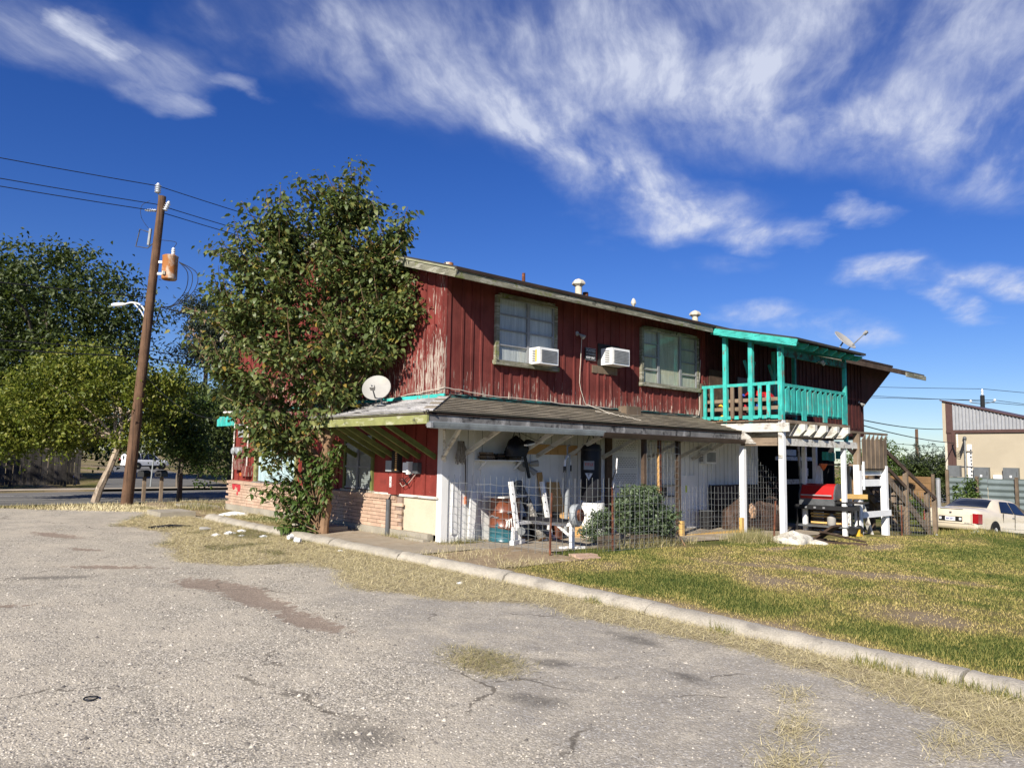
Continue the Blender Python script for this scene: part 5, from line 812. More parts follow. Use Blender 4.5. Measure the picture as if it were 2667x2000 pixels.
# rock and planks in the grass
lump('rock', 8.05, -3.0, TZ(8, -3) - .03, .62, .36, .34, M['rock'], None, 12, 30, 8, .14, .25); tag(bpy.data.objects['rock'], 'pale limestone rock in the grass at the balcony post foot', 'rock'); lump('rock', 8.55, -3.3, TZ(8.5, -3.3) - .03, .38, .25, .16, M['rock'], None, 15, 24, 7, .18, .2); tag(bpy.data.objects['rock.001'], 'smaller pale rock beside the pile of dark planks', 'rock')
for i, (p, q_, w_, h, lab) in enumerate((((8.9, -3.3, .26), (10.1, -3.75, .06), .2, .04, 'topmost dark plank tilted on the pile in the grass'), ((8.7, -3.1, .02), (9.9, -3.9, .02), .17, .04, 'lowest dark plank lying flat in the grass'), ((9.3, -2.9, .0), (9.35, -3.45, .42), .6, .05, 'wide dark board standing tilted behind the plank pile'), ((8.45, -3.25, .03), (9.3, -3.15, .06), .14, .05, 'short dark plank next to the pale rocks'))): p, q_ = list(p), list(q_); p[2] += TZ(p[0], p[1]) + .05; q_[2] += TZ(q_[0], q_[1]) + .05; tag(BAR('plank', M['darkwood'], None, p, q_, w_, h), lab, 'plank', 'dark planks thrown in the grass')
# balcony goods
for (u, v, lab) in ((9.35, -1.3, 'left red kettle grill lid on the balcony'), (9.95, -1.25, 'right red kettle grill lid on the balcony')):
    t = thing('kettle_grill', lab, 'grill', (u, v, ZF)); MB().lathe([(.27, 3.36), (.25, 3.44), (.17, 3.52), (.03, 3.55)], (u, v, 0), 22).build('lid', M['redlid'], t, True); MB().lathe([(.05, 3.14), (.2, 3.2), (.27, 3.34), (.27, 3.36)], (u, v, 0), 22).build('bowl', M['black'], t, True)
    for a in (0, 2.1, 4.2): TUBE('leg', M['greyd'], t, [(u + .12 * math.cos(a), v + .12 * math.sin(a), 3.18), (u + .25 * math.cos(a), v + .25 * math.sin(a), ZF)], .012, 6)
for i, (u, v, z, s, mt, lab) in enumerate(((9.0, -.6, 2.70, .16, 'toyy', 'large yellow toy low on the balcony floor behind the left balusters'), (9.05, -.45, 3.05, .09, 'toyy', 'small yellow toy on the cross rail left'), (9.1, -1.15, 3.05, .07, 'toyr', 'small red toy on the cross rail'), (9.15, -1.45, 3.05, .08, 'toyb', 'small blue toy on the cross rail'), (9.2, -1.05, 3.3, .10, 'toyb', 'blue and white packet on the upper cross rail'), (8.95, -.9, 2.70, .08, 'orange', 'small orange ball on the balcony deck'))): lump('toy', u, v, z, s, s * .8, s * 1.5, M[mt], None, 30 + i, 14, 7, .12); tag([o for o in bpy.data.objects if o.name.startswith('toy')][-1], lab, 'toy', 'toys on the balcony')
tag(BAR('shovel', M['darkwood'], None, (8.95, -.4, 2.72), (8.80, -.08, 3.85), .03, .03), 'dark tool handle leaning on the red wall inside the balcony', 'tool')
# litter
cupm = MB().lathe([(.035, 0), (.045, .02), (.052, .12), (.056, .125), (.03, .127)], (0, 0, 0), 16)
def cup(u, v, yaw, label):
    t = thing('foam_cup', label, 'cup', (u, v, TZ(u, v) + .06), 'white cups dropped by the kerb'); o = cupm.build('cup', M['litter'], None, True); o.parent = t; o.rotation_euler = (R_(88), 0, yaw); o.location = (0, 0, 0)
cup(-2.0, 2.44, 2.2, 'white foam cup lying by the kerb, nearer the tree'); cup(-2.02, 1.85, 3.6, 'white foam cup lying on its side by the kerb, right of the other')
for i, (u, v, s, lab) in enumerate(((-2.11, 4.55, .10, 'white crumpled paper against the kerb left of the tree'), (-2.5, 4.25, .11, 'torn white plastic in the dry grass beside the kerb'), (-2.85, 4.05, .09, 'flat white scrap furthest into the dry grass'), (-2.14, 3.3, .08, 'small white scrap by the kerb nearest the cups'), (-2.45, 3.7, .06, 'tiny white scrap between the other litter'), (18.6, -2.5, .13, 'white rag at the foot of the stairs'), (-2.3, -3.6, .05, 'white scrap in the straw beside the kerb'), (-1.95, .4, .05, 'small white scrap in the straw below the brick wall'))): lump('litter', u, v, TZ(u, v), s, s * .6, s * .55, M['litter'], None, 60 + i, 14, 5, .3, .1); tag([o for o in bpy.data.objects if o.name.startswith('litter')][-1], lab, 'litter', 'white litter on the ground')
lump('plastic_sack', -.75, 8.5, TZ(-.7, 8.5), .42, .16, .14, M['litter'], None, 80, 22, 6, .22, .15); tag(bpy.data.objects['plastic_sack'], 'flat white plastic sack at the far brick wall corner', 'sack')
t = thing('bottle', 'clear plastic bottle lying in the dry grass left of the kerb', 'bottle', (-2.8, 5.2, TZ(-2.8, 5.2))); MB().lathe([(.035, 0), (.04, .02), (.04, .16), (.015, .21), (.015, .24)], (-2.8, 5.2, TZ(-2.8, 5.2) + .05), 14, (1, -.4, 0)).build('body', M['dish'], t, True)
lump('cloth_heap', -3.1, 6.3, TZ(-3, 6), .45, .16, .07, M['black'], None, 83, 20, 5, .3, .1); tag(bpy.data.objects['cloth_heap'], 'flat black rag in the dry grass left of the kerb', 'rag')
lump('cloth_heap', 19.75, -2.75, float(lawn_h(np.array(19.75), np.array(-2.75))) - .02, .42, .22, .16, M['blue'], None, 85, 22, 6, .28, .1); tag(bpy.data.objects['cloth_heap.001'], 'dark blue heap of clothes in the grass behind the sedan', 'clothes'); lump('cloth_heap', 19.6, -3.4, float(lawn_h(np.array(19.6), np.array(-3.4))) - .02, .35, .22, .18, M['paleblue'], None, 86, 20, 6, .15, .2); tag(bpy.data.objects['cloth_heap.002'], 'pale blue heap of clothes in the grass behind the sedan', 'clothes')
t = thing('wire_ring', 'small dark ring of wire lying on the gravel lot', 'wire'); TUBE('ring', M['wire'], t, [(-7.35 + .045 * math.cos(a), -5.9 + .045 * math.sin(a), -.09) for a in np.linspace(0, 6.28, 14)], .006, 5)
# loose stones of the lot
p = scatter(60000, -10.5, -2.6, -11.2, 6, lambda u, v: np.clip(1.05 - .9 * smooth_asph(u, v), .12, 1) * (sm(DIRT)(u, v) < .4) * (.35 + .65 * fbm(u, v, 1.4, 31)), 1.9); n = len(p); s = rng.uniform(.004, .0105, n) * (1 + 1.0 * (rng.uniform(0, 1, n) > .96)); a = rng.uniform(0, 6.28, n); V = np.empty((n, 5, 3)); z = TZa(p[:, 0], p[:, 1]) + .012 * (fbm(p[:, 0], p[:, 1], .9, 6) - .5) + .0005
for k in range(4): r_ = s * rng.uniform(.7, 1.25, n); V[:, k] = np.stack([p[:, 0] + r_ * np.cos(a + k * 1.57), p[:, 1] + r_ * np.sin(a + k * 1.57), z], -1)
V[:, 4] = np.stack([p[:, 0] + s * rng.uniform(-.4, .4, n), p[:, 1] + s * rng.uniform(-.4, .4, n), z + s * rng.uniform(.5, 1.0, n)], -1); b = np.arange(n)[:, None] * 5
struct(link('pebbles', arr_mesh('pebbles', V.reshape(-1, 3), F3=np.concatenate([b + np.array(f) for f in ((0, 1, 4), (1, 2, 4), (2, 3, 4), (3, 0, 4))], 1).reshape(-1, 3)), leafmat('loose limestone pebbles', [(0, (.12, .11, .10)), (.3, (.30, .27, .225)), (.7, (.52, .47, .39)), (1., (.68, .63, .53))], .9, 0., .1)), 'stuff')
# ---------------------------------------------------------------- vegetation
LAT = np.array([math.sin(TH), -math.cos(TH), 0]); DEP = np.array([math.cos(TH), math.sin(TH), 0]); UPV = np.array([0, 0, 1.])
def unit(a): return a / np.maximum(np.linalg.norm(a, axis=-1, keepdims=True), 1e-6)
def leafobj(name, P, A, Nn, L, W, mat, parent, fold=.12):
    n = len(P); A = unit(A); S = unit(np.cross(A, Nn)); Nn = np.cross(S, A); L = L[:, None]; W = W[:, None]; V = np.empty((n, 4, 3))
    V[:, 0] = P; V[:, 1] = P + A * L * .42 + S * W * .5 + Nn * L * fold; V[:, 2] = P + A * L - Nn * L * .12; V[:, 3] = P + A * L * .42 - S * W * .5 + Nn * L * fold
    b = np.arange(n)[:, None] * 4; F = np.concatenate([b + np.array([0, 1, 2]), b + np.array([0, 2, 3])], 1).reshape(-1, 3); me = arr_mesh(name, V.reshape(-1, 3), F3=F); return link(name, me, mat, parent)
def leafobj6(name, P, A, Nn, L, W, mat, parent):
    n = len(P); A = unit(A); S = unit(np.cross(A, Nn)); Nn = np.cross(S, A); L = L[:, None]; W = W[:, None]; V = np.empty((n, 6, 3)); V[:, 0] = P; V[:, 3] = P + A * L - Nn * L * .16
    for i, a, w_ in ((1, .26, .46), (2, .62, .38), (5, .26, -.46), (4, .62, -.38)): V[:, i] = P + A * L * a + S * W * w_ + Nn * L * (.07 - .05 * a)
    b = np.arange(n)[:, None] * 6; F = np.concatenate([b + np.array(f) for f in ((0, 1, 5), (1, 2, 5), (2, 4, 5), (2, 3, 4))], 1).reshape(-1, 3); return link(name, arr_mesh(name, V.reshape(-1, 3), F3=F), mat, parent)
def rv(n): return unit(rng.normal(0, 1, (n, 3)))
def crown(name, blobs, nc, nl, sp, L, mat, parent, droop=.3, wr=.55, shell=.35, zmin=None):
    vol = np.array([b[1][0] * b[1][1] * b[1][2] for b in blobs]) ** .8; k = rng.choice(len(blobs), nc, p=vol / vol.sum()); C = np.array([b[0] for b in blobs])[k]; Rr = np.array([b[1] for b in blobs])[k]
    c = C + Rr * rv(nc) * (rng.uniform(0, 1, (nc, 1)) ** shell) * (1 + .12 * rng.normal(0, 1, (nc, 1))); cs = sp * rng.uniform(.6, 1.5, nc)
    P = np.repeat(c, nl, 0) + rng.normal(0, 1, (nc * nl, 3)) * np.repeat(cs, nl)[:, None] * np.array([1, 1, .62]); n = len(P)
    if zmin is not None: P = P[P[:, 2] > zmin]; n = len(P)
    A = rv(n) + np.array([0, 0, -droop]); N = unit(rv(n) * .8 + np.array([0, 0, .8])); s = L * rng.uniform(.7, 1.3, n); leafobj(name, P, A, N, s, s * wr, mat, parent); return c
def limbs(name, pts_list, mat, parent, n=7):
    mb = MB()
    for pts, r0_, r1_ in pts_list:
        m = len(pts); mb.tube(pts, [r0_ + (r1_ - r0_) * i / (m - 1) for i in range(m)], n)
    return mb.build(name, mat, parent, True)
def bend(p, q_, k=5, sag=.15):
    p, q_ = np.array(p, float), np.array(q_, float); out = []
    for i in range(k + 1):
        t = i / k; x = p + (q_ - p) * t; x = x + np.array([rnd(-1, 1), rnd(-1, 1), 0]) * .04 * np.linalg.norm(q_ - p) * math.sin(math.pi * t); x[2] += sag * np.linalg.norm(q_ - p) * math.sin(math.pi * t) * .5; out.append(tuple(x))
    return out
# the mulberry by the kerb
TB = np.array([-1.13, 2.7, -.1]); t = thing('mulberry_tree', 'tall leafy mulberry tree by the kerb hiding the corner of the red wall', 'tree', tuple(TB)); K = .00841
def tp(x, y, d=None):
    la = (x - 838) * K; z = -.1 + (1398 - y) * K; d = rnd(-1.1, .9) if d is None else d; P = TB + LAT * la + DEP * d; P[2] = z
    lim = -.14 if z > 3. else -1.45
    if z < 3. and la > -.3: lim = -1.0
    if P[0] > lim: P = P - DEP * ((P[0] - lim) / DEP[0]); P[2] = z
    return P
fork = tp(842, 1170, 0); s2 = tp(812, 1200, .15); s3 = tp(790, 1230, .2)
stems = [(bend(TB + LAT * .02, fork, 6, 0), .115, .10), (bend(TB - LAT * .18 + DEP * .15, s2, 5, 0), .075, .07), (bend(TB - LAT * .25 + DEP * .2, tp(770, 1150, .3), 6, .1), .07, .05)]
nodes = [(fork, .1)]
mains = [(fork, tp(900, 1000, -.1)), (fork, tp(760, 1020, .1)), (s2, tp(690, 1060, -.2)), (fork, tp(850, 900, .2)), (tp(760, 1020, .1), tp(640, 900, 0)), (tp(760, 1020, .1), tp(730, 800, -.2)), (tp(900, 1000, -.1), tp(980, 850, -.5)), (tp(850, 900, .2), tp(860, 700, 0)), (tp(850, 900, .2), tp(930, 720, -.3)), (tp(640, 900, 0), tp(560, 800, 0)), (tp(640, 900, 0), tp(620, 700, .1)), (tp(730, 800, -.2), tp(700, 640, -.1)), (tp(860, 700, 0), tp(890, 560, 0)), (tp(690, 1060, -.2), tp(590, 1000, -.3)), (tp(930, 720, -.3), tp(1010, 650, -.5)), (s2, tp(735, 1170, -.3)), (tp(690, 1060, -.2), tp(760, 950, -.5)), (tp(900, 1000, -.1), tp(880, 880, -.6))]
nodes = []
for i, (a, b_) in enumerate(mains):
    p = bend(a, b_, 5, .1); r0_ = .085 if i < 4 else .05; stems.append((p, r0_, r0_ * .55)); nodes += [np.array(x) for x in p[1:]]
tips = [(890, 448), (925, 455), (908, 500), (850, 465), (828, 480), (812, 510), (775, 508), (745, 540), (720, 520), (690, 540), (650, 555), (622, 560), (640, 600), (575, 625), (595, 600), (520, 640), (528, 670), (548, 700), (500, 740), (462, 830), (452, 815), (478, 870), (500, 900), (545, 770), (1022, 590), (1046, 582), (1052, 640), (985, 600), (1066, 740), (1086, 815), (1100, 835), (1056, 885), (1030, 930), (545, 945), (572, 1010), (560, 1040), (600, 1080), (965, 540), (950, 520), (1040, 700), (640, 1120), (650, 1170), (680, 1190), (710, 1180), (740, 1200), (700, 1150), (760, 1170), (730, 1150), (665, 1140), (620, 1150), (780, 1200), (690, 1220), (720, 1230), (660, 1200), (750, 1240)]
poly = [(905, 470), (950, 520), (1040, 600), (1060, 740), (1090, 830), (1035, 925), (930, 1010), (880, 1090), (800, 1140), (690, 1150), (620, 1100), (560, 1010), (545, 930), (540, 840), (560, 740), (590, 640), (650, 570), (740, 530), (830, 490)]
def inpoly(x, y):
    c = False; j = len(poly) - 1
    for i in range(len(poly)):
        if (poly[i][1] > y) != (poly[j][1] > y) and x < (poly[j][0] - poly[i][0]) * (y - poly[i][1]) / (poly[j][1] - poly[i][1]) + poly[i][0]: c = not c
        j = i
    return c
while len(tips) < 680:
    x, y = rnd(530, 1100), rnd(450, 1160)
    if inpoly(x, y): tips.append((x, y))
ND = np.array(nodes); LP, LA, LN, LL = [], [], [], []; shoots = []; dead = []
for i, (x, y) in enumerate(tips):
    T = tp(x, y); below = ND[(ND[:, 2] < T[2] - .15)]; below = below if len(below) else ND; d = np.linalg.norm(below - T, axis=1); s = below[np.argmin(d + rng.uniform(0, .5, len(d)))]; ctrl = (s + T) / 2 + np.array([0, 0, -.12]) + (T - s) * np.array([.15, .15, 0]); Ls = np.linalg.norm(T - s); m = 7
    pts = [(1 - a) ** 2 * s + 2 * a * (1 - a) * ctrl + a * a * T for a in np.linspace(0, 1, m)]; shoots.append((pts, .012 + .006 * Ls, .004)); n = int(Ls / .024) + (10 if i > 40 else 34)
    for k in range(n):
        a = 1 - (1 - .12) * (k / n) ** 1.05; f = a * (m - 1); j = min(int(f), m - 2); P = pts[j] + (pts[j + 1] - pts[j]) * (f - j); az = rng.uniform(0, 6.28); o = np.array([math.cos(az), math.sin(az), 0]); A = o * rng.uniform(.5, 1.) + np.array([0, 0, rng.uniform(-1.15, .12)]); P = P + o * rng.uniform(.02, .24) + rng.normal(0, .05, 3)
        if P[0] > -.05 and P[2] > 2.8: continue
        N = o * .55 + np.array([0, 0, .8]) + rng.normal(0, .45, 3); L = rng.uniform(.075, .165) * (1. if a < .96 else .6)
        (dead if (x < 580 and 770 < y < 950 and rng.uniform() < .25) else LP).append(P)
        if LP and LP[-1] is P: LA.append(A); LN.append(N); LL.append(L)
limbs('trunk', stems, M['bark'], t, 9); limbs('shoots', shoots, M['bark'], t, 4)
LL = np.array(LL); leafobj6('crown', np.array(LP), np.array(LA), np.array(LN), LL, LL * .62, M['leafm'], t)
dead = np.array(dead) if dead else np.zeros((1, 3)); leafobj('withered_leaves', dead, rv(len(dead)) + np.array([0, 0, -1]), rv(len(dead)), np.full(len(dead), .1), np.full(len(dead), .04), M['leafdead'], t)
# suckers at its foot
sh_ = []; LP, LA, LN, LL = [], [], [], []
for (x, y) in [(705, 1320), (690, 1290), (730, 1300), (745, 1370), (722, 1385), (760, 1215), (735, 1250), (790, 1185), (815, 1200), (845, 1195), (868, 1175), (878, 1160), (800, 1260), (770, 1290), (825, 1260), (850, 1230), (780, 1340), (710, 1270), (660, 1280), (870, 1215), (790, 1380), (742, 1345), (806, 1310), (760, 1255), (838, 1285), (700, 1240)] * 3:
    x += rnd(-14, 14); y += rnd(-14, 14); T = tp(x, y, rnd(-.35, .25)); s = TB + np.array([rnd(-.2, .1), rnd(-.1, .2), .1]) + UPV * max(0, (T[2] - .6)) * .6; pts = bend(s, T, 6, .1); sh_.append((pts, .012, .004)); pts = [np.array(p) for p in pts]; n = 26
    for k in range(n):
        a = rnd(.35, 1); f = a * 6; j = min(int(f), 5); P = pts[j] + (pts[j + 1] - pts[j]) * (f - j); az = rnd(0, 6.28); o = np.array([math.cos(az), math.sin(az), 0]); LP.append(P + o * rnd(0, .06)); LA.append(o * .7 + np.array([0, 0, rnd(-1.1, .1)])); LN.append(o * .5 + np.array([0, 0, .8]) + rng.normal(0, .25, 3)); LL.append(rnd(.09, .17))
limbs('suckers', sh_, M['bark'], t, 4); LL = np.array(LL); leafobj6('sucker_leaves', np.array(LP), np.array(LA), np.array(LN), LL, LL * .5, M['leafg'], t)
def P3(b, la, de, z): p = np.array([b[0], b[1], 0]) + LAT * la + DEP * de; p[2] = z; return p
def tree(name, label, base, blobs, nc, nl, sp, L, leaf, bark, tr, tpts=None, group=None, droop=.3, nlimb=14, wr=.55, shell=.35, zmin=None):
    base = np.array([base[0], base[1], TZ(base[0], base[1])]); t = thing(name, label, 'tree' if 'tree' in name else 'shrub', tuple(base), group); bl = [(P3(base, *b[0]), np.array(b[1])) for b in blobs]
    c = crown('crown', bl, nc, nl, sp, L, M[leaf], t, droop, wr, shell, zmin); top = P3(base, *(tpts[-1] if tpts else (0, 0, bl[0][0][2]))); path = [tuple(base)] + [tuple(P3(base, *q_)) for q_ in (tpts or [(0, 0, bl[0][0][2])])]; L_ = [(path if len(path) > 2 else bend(path[0], path[1], 4, 0), tr, tr * .55)]
    for k in rng.choice(len(c), min(nlimb, len(c)), replace=False):
        s = np.array(path[-1]) * .75 + np.array(path[0]) * .25 if rng.uniform() < .5 else np.array(path[-1]); L_.append((bend(s, c[k], 4, .15), tr * .4, tr * .08))
    limbs('trunk', L_, M[bark], t); return t
tree('shade_tree', 'big dark green tree rising behind the road at far left', (.5, 40.5), [((-1, 0, 10.2), (4.6, 4.6, 4.6)), ((-5.5, 1, 9.8), (4.2, 4, 4.6)), ((3.4, -.5, 9.0), (2.7, 2.7, 3.6)), ((-3, 0, 5.5), (6.5, 4, 3.2)), ((2.5, 0, 6.0), (3.6, 3, 2.4)), ((-9, 1, 6), (4, 4, 4)), ((-.2, 0, 13.2), (1.6, 1.6, 1.7)), ((-4.8, 0, 13.0), (1.8, 1.8, 1.6)), ((-9.5, 0, 12), (3, 3, 3))], 950, 46, .55, .30, 'leafd', 'barkg', .45, [(0, 0, 4), (-.3, 0, 8)], droop=.5)
tree('shade_tree', 'tree beyond the left edge whose shade falls on the far side of the road', (-15, 25.5), [((0, 0, 7), (3.5, 3.5, 3)), ((-3, 1, 6), (3, 3, 2.5)), ((1.5, -1, 5), (2.5, 2.5, 2))], 300, 46, .5, .3, 'leafd', 'barkg', .3, [(0, 0, 3), (0, 0, 6)])
tree('verge_tree', 'yellow green tree with pale leaning trunk beside the road', (-2.45, 16.2), [((-.6, .4, 3.6), (2.3, 1.8, 1.5)), ((-2.7, .3, 2.9), (1.6, 1.5, 1.4)), ((1.4, .5, 3.4), (1.4, 1.4, 1.1)), ((-3.4, .2, 2.0), (1.1, 1.1, .9)), ((-1.4, .3, 4.5), (1.3, 1.2, .8)), ((.9, .4, 2.1), (.8, .8, .6)), ((-1.6, .2, 2.2), (1.3, 1.2, .8)), ((2.0, .6, 4.0), (.7, .7, .7))], 420, 52, .24, .135, 'leafy', 'barkpale', .14, [(.12, 0, .35), (.38, .1, 1.1), (.62, .2, 2.0), (.55, .3, 2.8)], droop=.4, wr=.6)
tree('verge_tree', 'mid green young tree behind the mailboxes right of the utility pole', (.45, 17.0), [((-.1, .2, 2.1), (.9, .9, 1.0)), ((.45, .2, 1.5), (.6, .6, .7)), ((-.5, .2, 3.0), (.8, .8, .6)), ((.75, .1, .75), (.22, .22, .5)), ((.2, .3, 3.3), (.7, .7, .5))], 150, 50, .18, .12, 'leafg', 'barkg', .06, [(0, 0, 1.6)], droop=.5, wr=.6)
for i, (b, bl, lab) in enumerate((((3.2, 25.6), [((-.6, .5, 3.4), (2.0, 1.6, 2.1)), ((1.2, 0, 2.6), (1.6, 1.6, 1.9))], 'dark green tree across the road just right of the utility pole'), ((6.8, 28.6), [((0, 0, 3.4), (2.0, 2.4, 2.3)), ((1.5, 0, 2.4), (1.8, 1.5, 2.)), ((-1.2, 0, 4.6), (1.0, 1.0, .9))], 'dark green tree across the road nearest the house corner'), ((10.8, 31.5), [((0, 0, 4.4), (3, 3, 3.6)), ((2.5, 1, 3), (3, 3, 3))], 'dark tree directly behind the left corner of the house'))):
    tree('dark_tree', lab, b, bl, 260, 46, .32, .20, 'leafd', 'barkg', .14, [(0, 0, 2.2)], 'dark trees across the road', zmin=.25)
tree('pine_tree', 'tall grey green pine showing through the top left of the mulberry', (9.6, 41.3), [((-.8, 0, 11.6), (1.5, 1.5, 1.0)), ((.6, 0, 10.4), (2.2, 2, 1.1)), ((1.2, 0, 8.6), (2, 2, 1.2)), ((-.5, 0, 8.4), (1.6, 1.6, .8))], 130, 70, .4, .34, 'leafp', 'barkg', .2, [(0, 0, 6), (0, 0, 11)], droop=0, wr=.18)
for i, (b, bl, lab) in enumerate((((-9, 37), [((0, 0, 2.6), (4.5, 3, 2.6)), ((-4, 0, 3), (4, 3, 3))], 'dark hedge tree behind the old board fence at far left'), ((3.0, 52), [((0, 0, 3.4), (4.2, 2.5, 3.2)), ((-5, 0, 4), (4, 3, 4))], 'dark tree standing left of the side street'), ((26, 64), [((0, 0, 4.), (6, 4, 4.2)), ((8, 0, 5), (6, 4, 5))], 'dark tree standing right of the side street'), ((19, 98), [((0, 0, 5), (9, 3, 5)), ((-10, 0, 6), (9, 4, 6)), ((12, 0, 6), (8, 4, 6))], 'row of far trees closing the side street'))): tree('dark_tree', lab, b, bl, 230, 40, .6, .42, 'leafd', 'barkg', .2, [(0, 0, 2.4)], 'dark trees behind the road')
tree('hedge_shrub', 'low bright green shrub at the side street edge behind the house corner', (8.6, 31.0), [((-.6, 0, .5), (1.3, 1., .5)), ((1.2, 0, .6), (1.2, 1, .6))], 60, 40, .2, .16, 'leafg', 'barkg', .04, [(0, 0, .4)])
tree('round_tree', 'rounded green tree beyond the stairs above the golden fence', (48.5, 11.), [((0, 0, .9), (1.9, 2, 2.0)), ((-1.6, 0, 1.0), (1.7, 1.6, 1.7)), ((-.6, 0, 2.4), (1.0, 1, .9)), ((1.2, 0, .6), (1.6, 1.5, 1.5))], 230, 46, .3, .19, 'leafg', 'barkg', .15, [(0, 0, .4)], droop=.4)
t2_ = tree('spiky_tree', 'spiky grey green tree left of the beige building', (47.5, 7.7), [((0, 0, .5), (1.7, 1.6, 1.7)), ((.9, 0, 1.2), (1.1, 1, 1.3)), ((-.9, 0, .9), (1, 1, 1.1))], 150, 40, .3, .18, 'leafd', 'barkg', .1, [(0, 0, .3)], droop=.1)
sp_ = []
for k in range(60): a = rnd(-1.1, 1.1); s = np.array([47.5, 7.7, .6]) + LAT * rnd(-1, 1) * .8; L = rnd(1.2, 2.6); e = s + LAT * math.sin(a) * L + UPV * math.cos(a) * L + DEP * rnd(-.6, .6); sp_.append((bend(s, e, 4, .1), .03, .012))
limbs('spikes', sp_, M['leafp'], t2_, 4); pp = np.array([np.array(q_) for s in sp_ for q_ in s[0][1:] for _ in range(16)]); pp = pp + rng.normal(0, .09, pp.shape); leafobj('spike_leaves', pp, rv(len(pp)) + np.array([0, 0, .5]), rv(len(pp)), np.full(len(pp), .16), np.full(len(pp), .06), M['leafp'], t2_)
tree('hedge_shrub', 'yellow green bush seen through the stair rails', (40.5, 9.6), [((-.4, 0, -.2), (1.1, 1.2, 1.3)), ((-1.4, 0, -.5), (1.0, 1, 1.))], 90, 44, .2, .14, 'leafy', 'barkg', .05, [(0, 0, -.3)])
tree('hedge_shrub', 'weedy green climber growing in front of the golden fence', (28.6, 1.7), [((-.2, 0, -.5), (.6, .5, .8)), ((.5, 0, -.9), (.7, .5, .6)), ((-.9, 0, -.9), (.5, .4, .5))], 80, 36, .14, .15, 'leafg', 'barkg', .03, [(0, 0, -.4)])
tree('hedge_shrub', 'green vine climbing over the corrugated fence behind the sedan', (28.6, -.6), [((-.1, 0, .3), (.22, .2, .85)), ((.35, -.1, -.5), (.6, .3, .45)), ((.9, -.1, -.75), (.5, .3, .3)), ((-.75, 0, .4), (.12, .1, .7))], 95, 26, .10, .14, 'leafg', 'barkg', .02, [(0, 0, .5)])
# round bush behind the mesh
t = thing('round_bush', 'round grey green bush growing behind the wire mesh', 'bush', (3.75, -1.75, TZ(3.75, -1.75))); bb = np.array([3.86, -1.88, 0]); bl = [(bb + UPV * .56, np.array([.52, .52, .50])), (bb + LAT * .26 + UPV * .45, np.array([.36, .38, .44])), (bb - LAT * .2 + UPV * .45, np.array([.36, .38, .42])), (bb + LAT * .05 + UPV * .85, np.array([.36, .36, .22]))]
c = crown('foliage', bl, 300, 46, .062, .07, M['leafb'], t, .0, .6, .2, zmin=-.02); limbs('stems', [(bend(tuple(bb + UPV * -.15 + LAT * .1 * i), tuple(c[i * 9]), 4, .1), .02, .006) for i in range(10)], M['bark'], t, 5)
tree('hedge_shrub', 'small blue green shrub between the white barrel and the bush', (2.95, -1.35), [((0, 0, .22), (.28, .28, .28)), ((.1, -.1, .45), (.16, .16, .15))], 60, 36, .06, .055, 'leafb', 'bark', .015, [(0, 0, .2)])
def weeds(name, label, u, v, ru, rv_, n, h, mat, tone, wd=.008):
    p = np.stack([u + rng.normal(0, ru, n), v + rng.normal(0, rv_, n)], -1); P = np.stack([p[:, 0], p[:, 1], lawn_h(p[:, 0], p[:, 1])], -1); o = blades(name, P, rng.uniform(.4, 1.2, n) * h, np.full(n, wd), rng.uniform(.05, .75, n), np.clip(tone + rng.normal(0, .12, n), 0, 1), M[mat]); o['label'] = label
weeds('weed_clump', 'tall dry weed clump left of the tall balcony post', 7.05, -2.5, .42, .22, 1500, .32, 'straw', .25); weeds('weed_clump', 'low green weeds at the foot of the white wall corner', .35, -.28, .28, .08, 500, .16, 'straw', .2); weeds('weed_clump', 'green weeds beside the pink paving stones', 1.3, -2.55, .35, .1, 700, .14, 'blade', .12); weeds('weed_clump', 'dry weeds under the round bush', 3.8, -2.3, .6, .1, 1100, .24, 'straw', .35); weeds('weed_clump', 'scrappy weeds at the far left house corner', -.9, 11.2, .4, .4, 500, .3, 'straw', .3, .012); weeds('weed_clump', 'weeds along the foot of the corrugated fence', 27.6, .2, .4, .9, 1600, .6, 'blade', .1, .02); weeds('weed_clump', 'dry weeds at the foot of the pipe on the brick wall', -.25, 1.1, .06, .35, 420, .14, 'straw', .35)

weeds('weed_clump', 'taller grass at the lawn edge in front of the sedan', 19.3, -3.5, .5, 1.1, 2200, .22, 'blade', .45, .014)
def curve(pts, k=8):
    P = [Vector(p) for p in pts]; out = []
    for i in range(len(P) - 1):
        a, b_, c, d = P[max(i - 1, 0)], P[i], P[i + 1], P[min(i + 2, len(P) - 1)]
        for j in range(k): s = j / k; out.append(.5 * (2 * b_ + (c - a) * s + (2 * a - 5 * b_ + 4 * c - d) * s * s + (3 * b_ - a - 3 * c + d) * s ** 3))
    return out + [P[-1]]
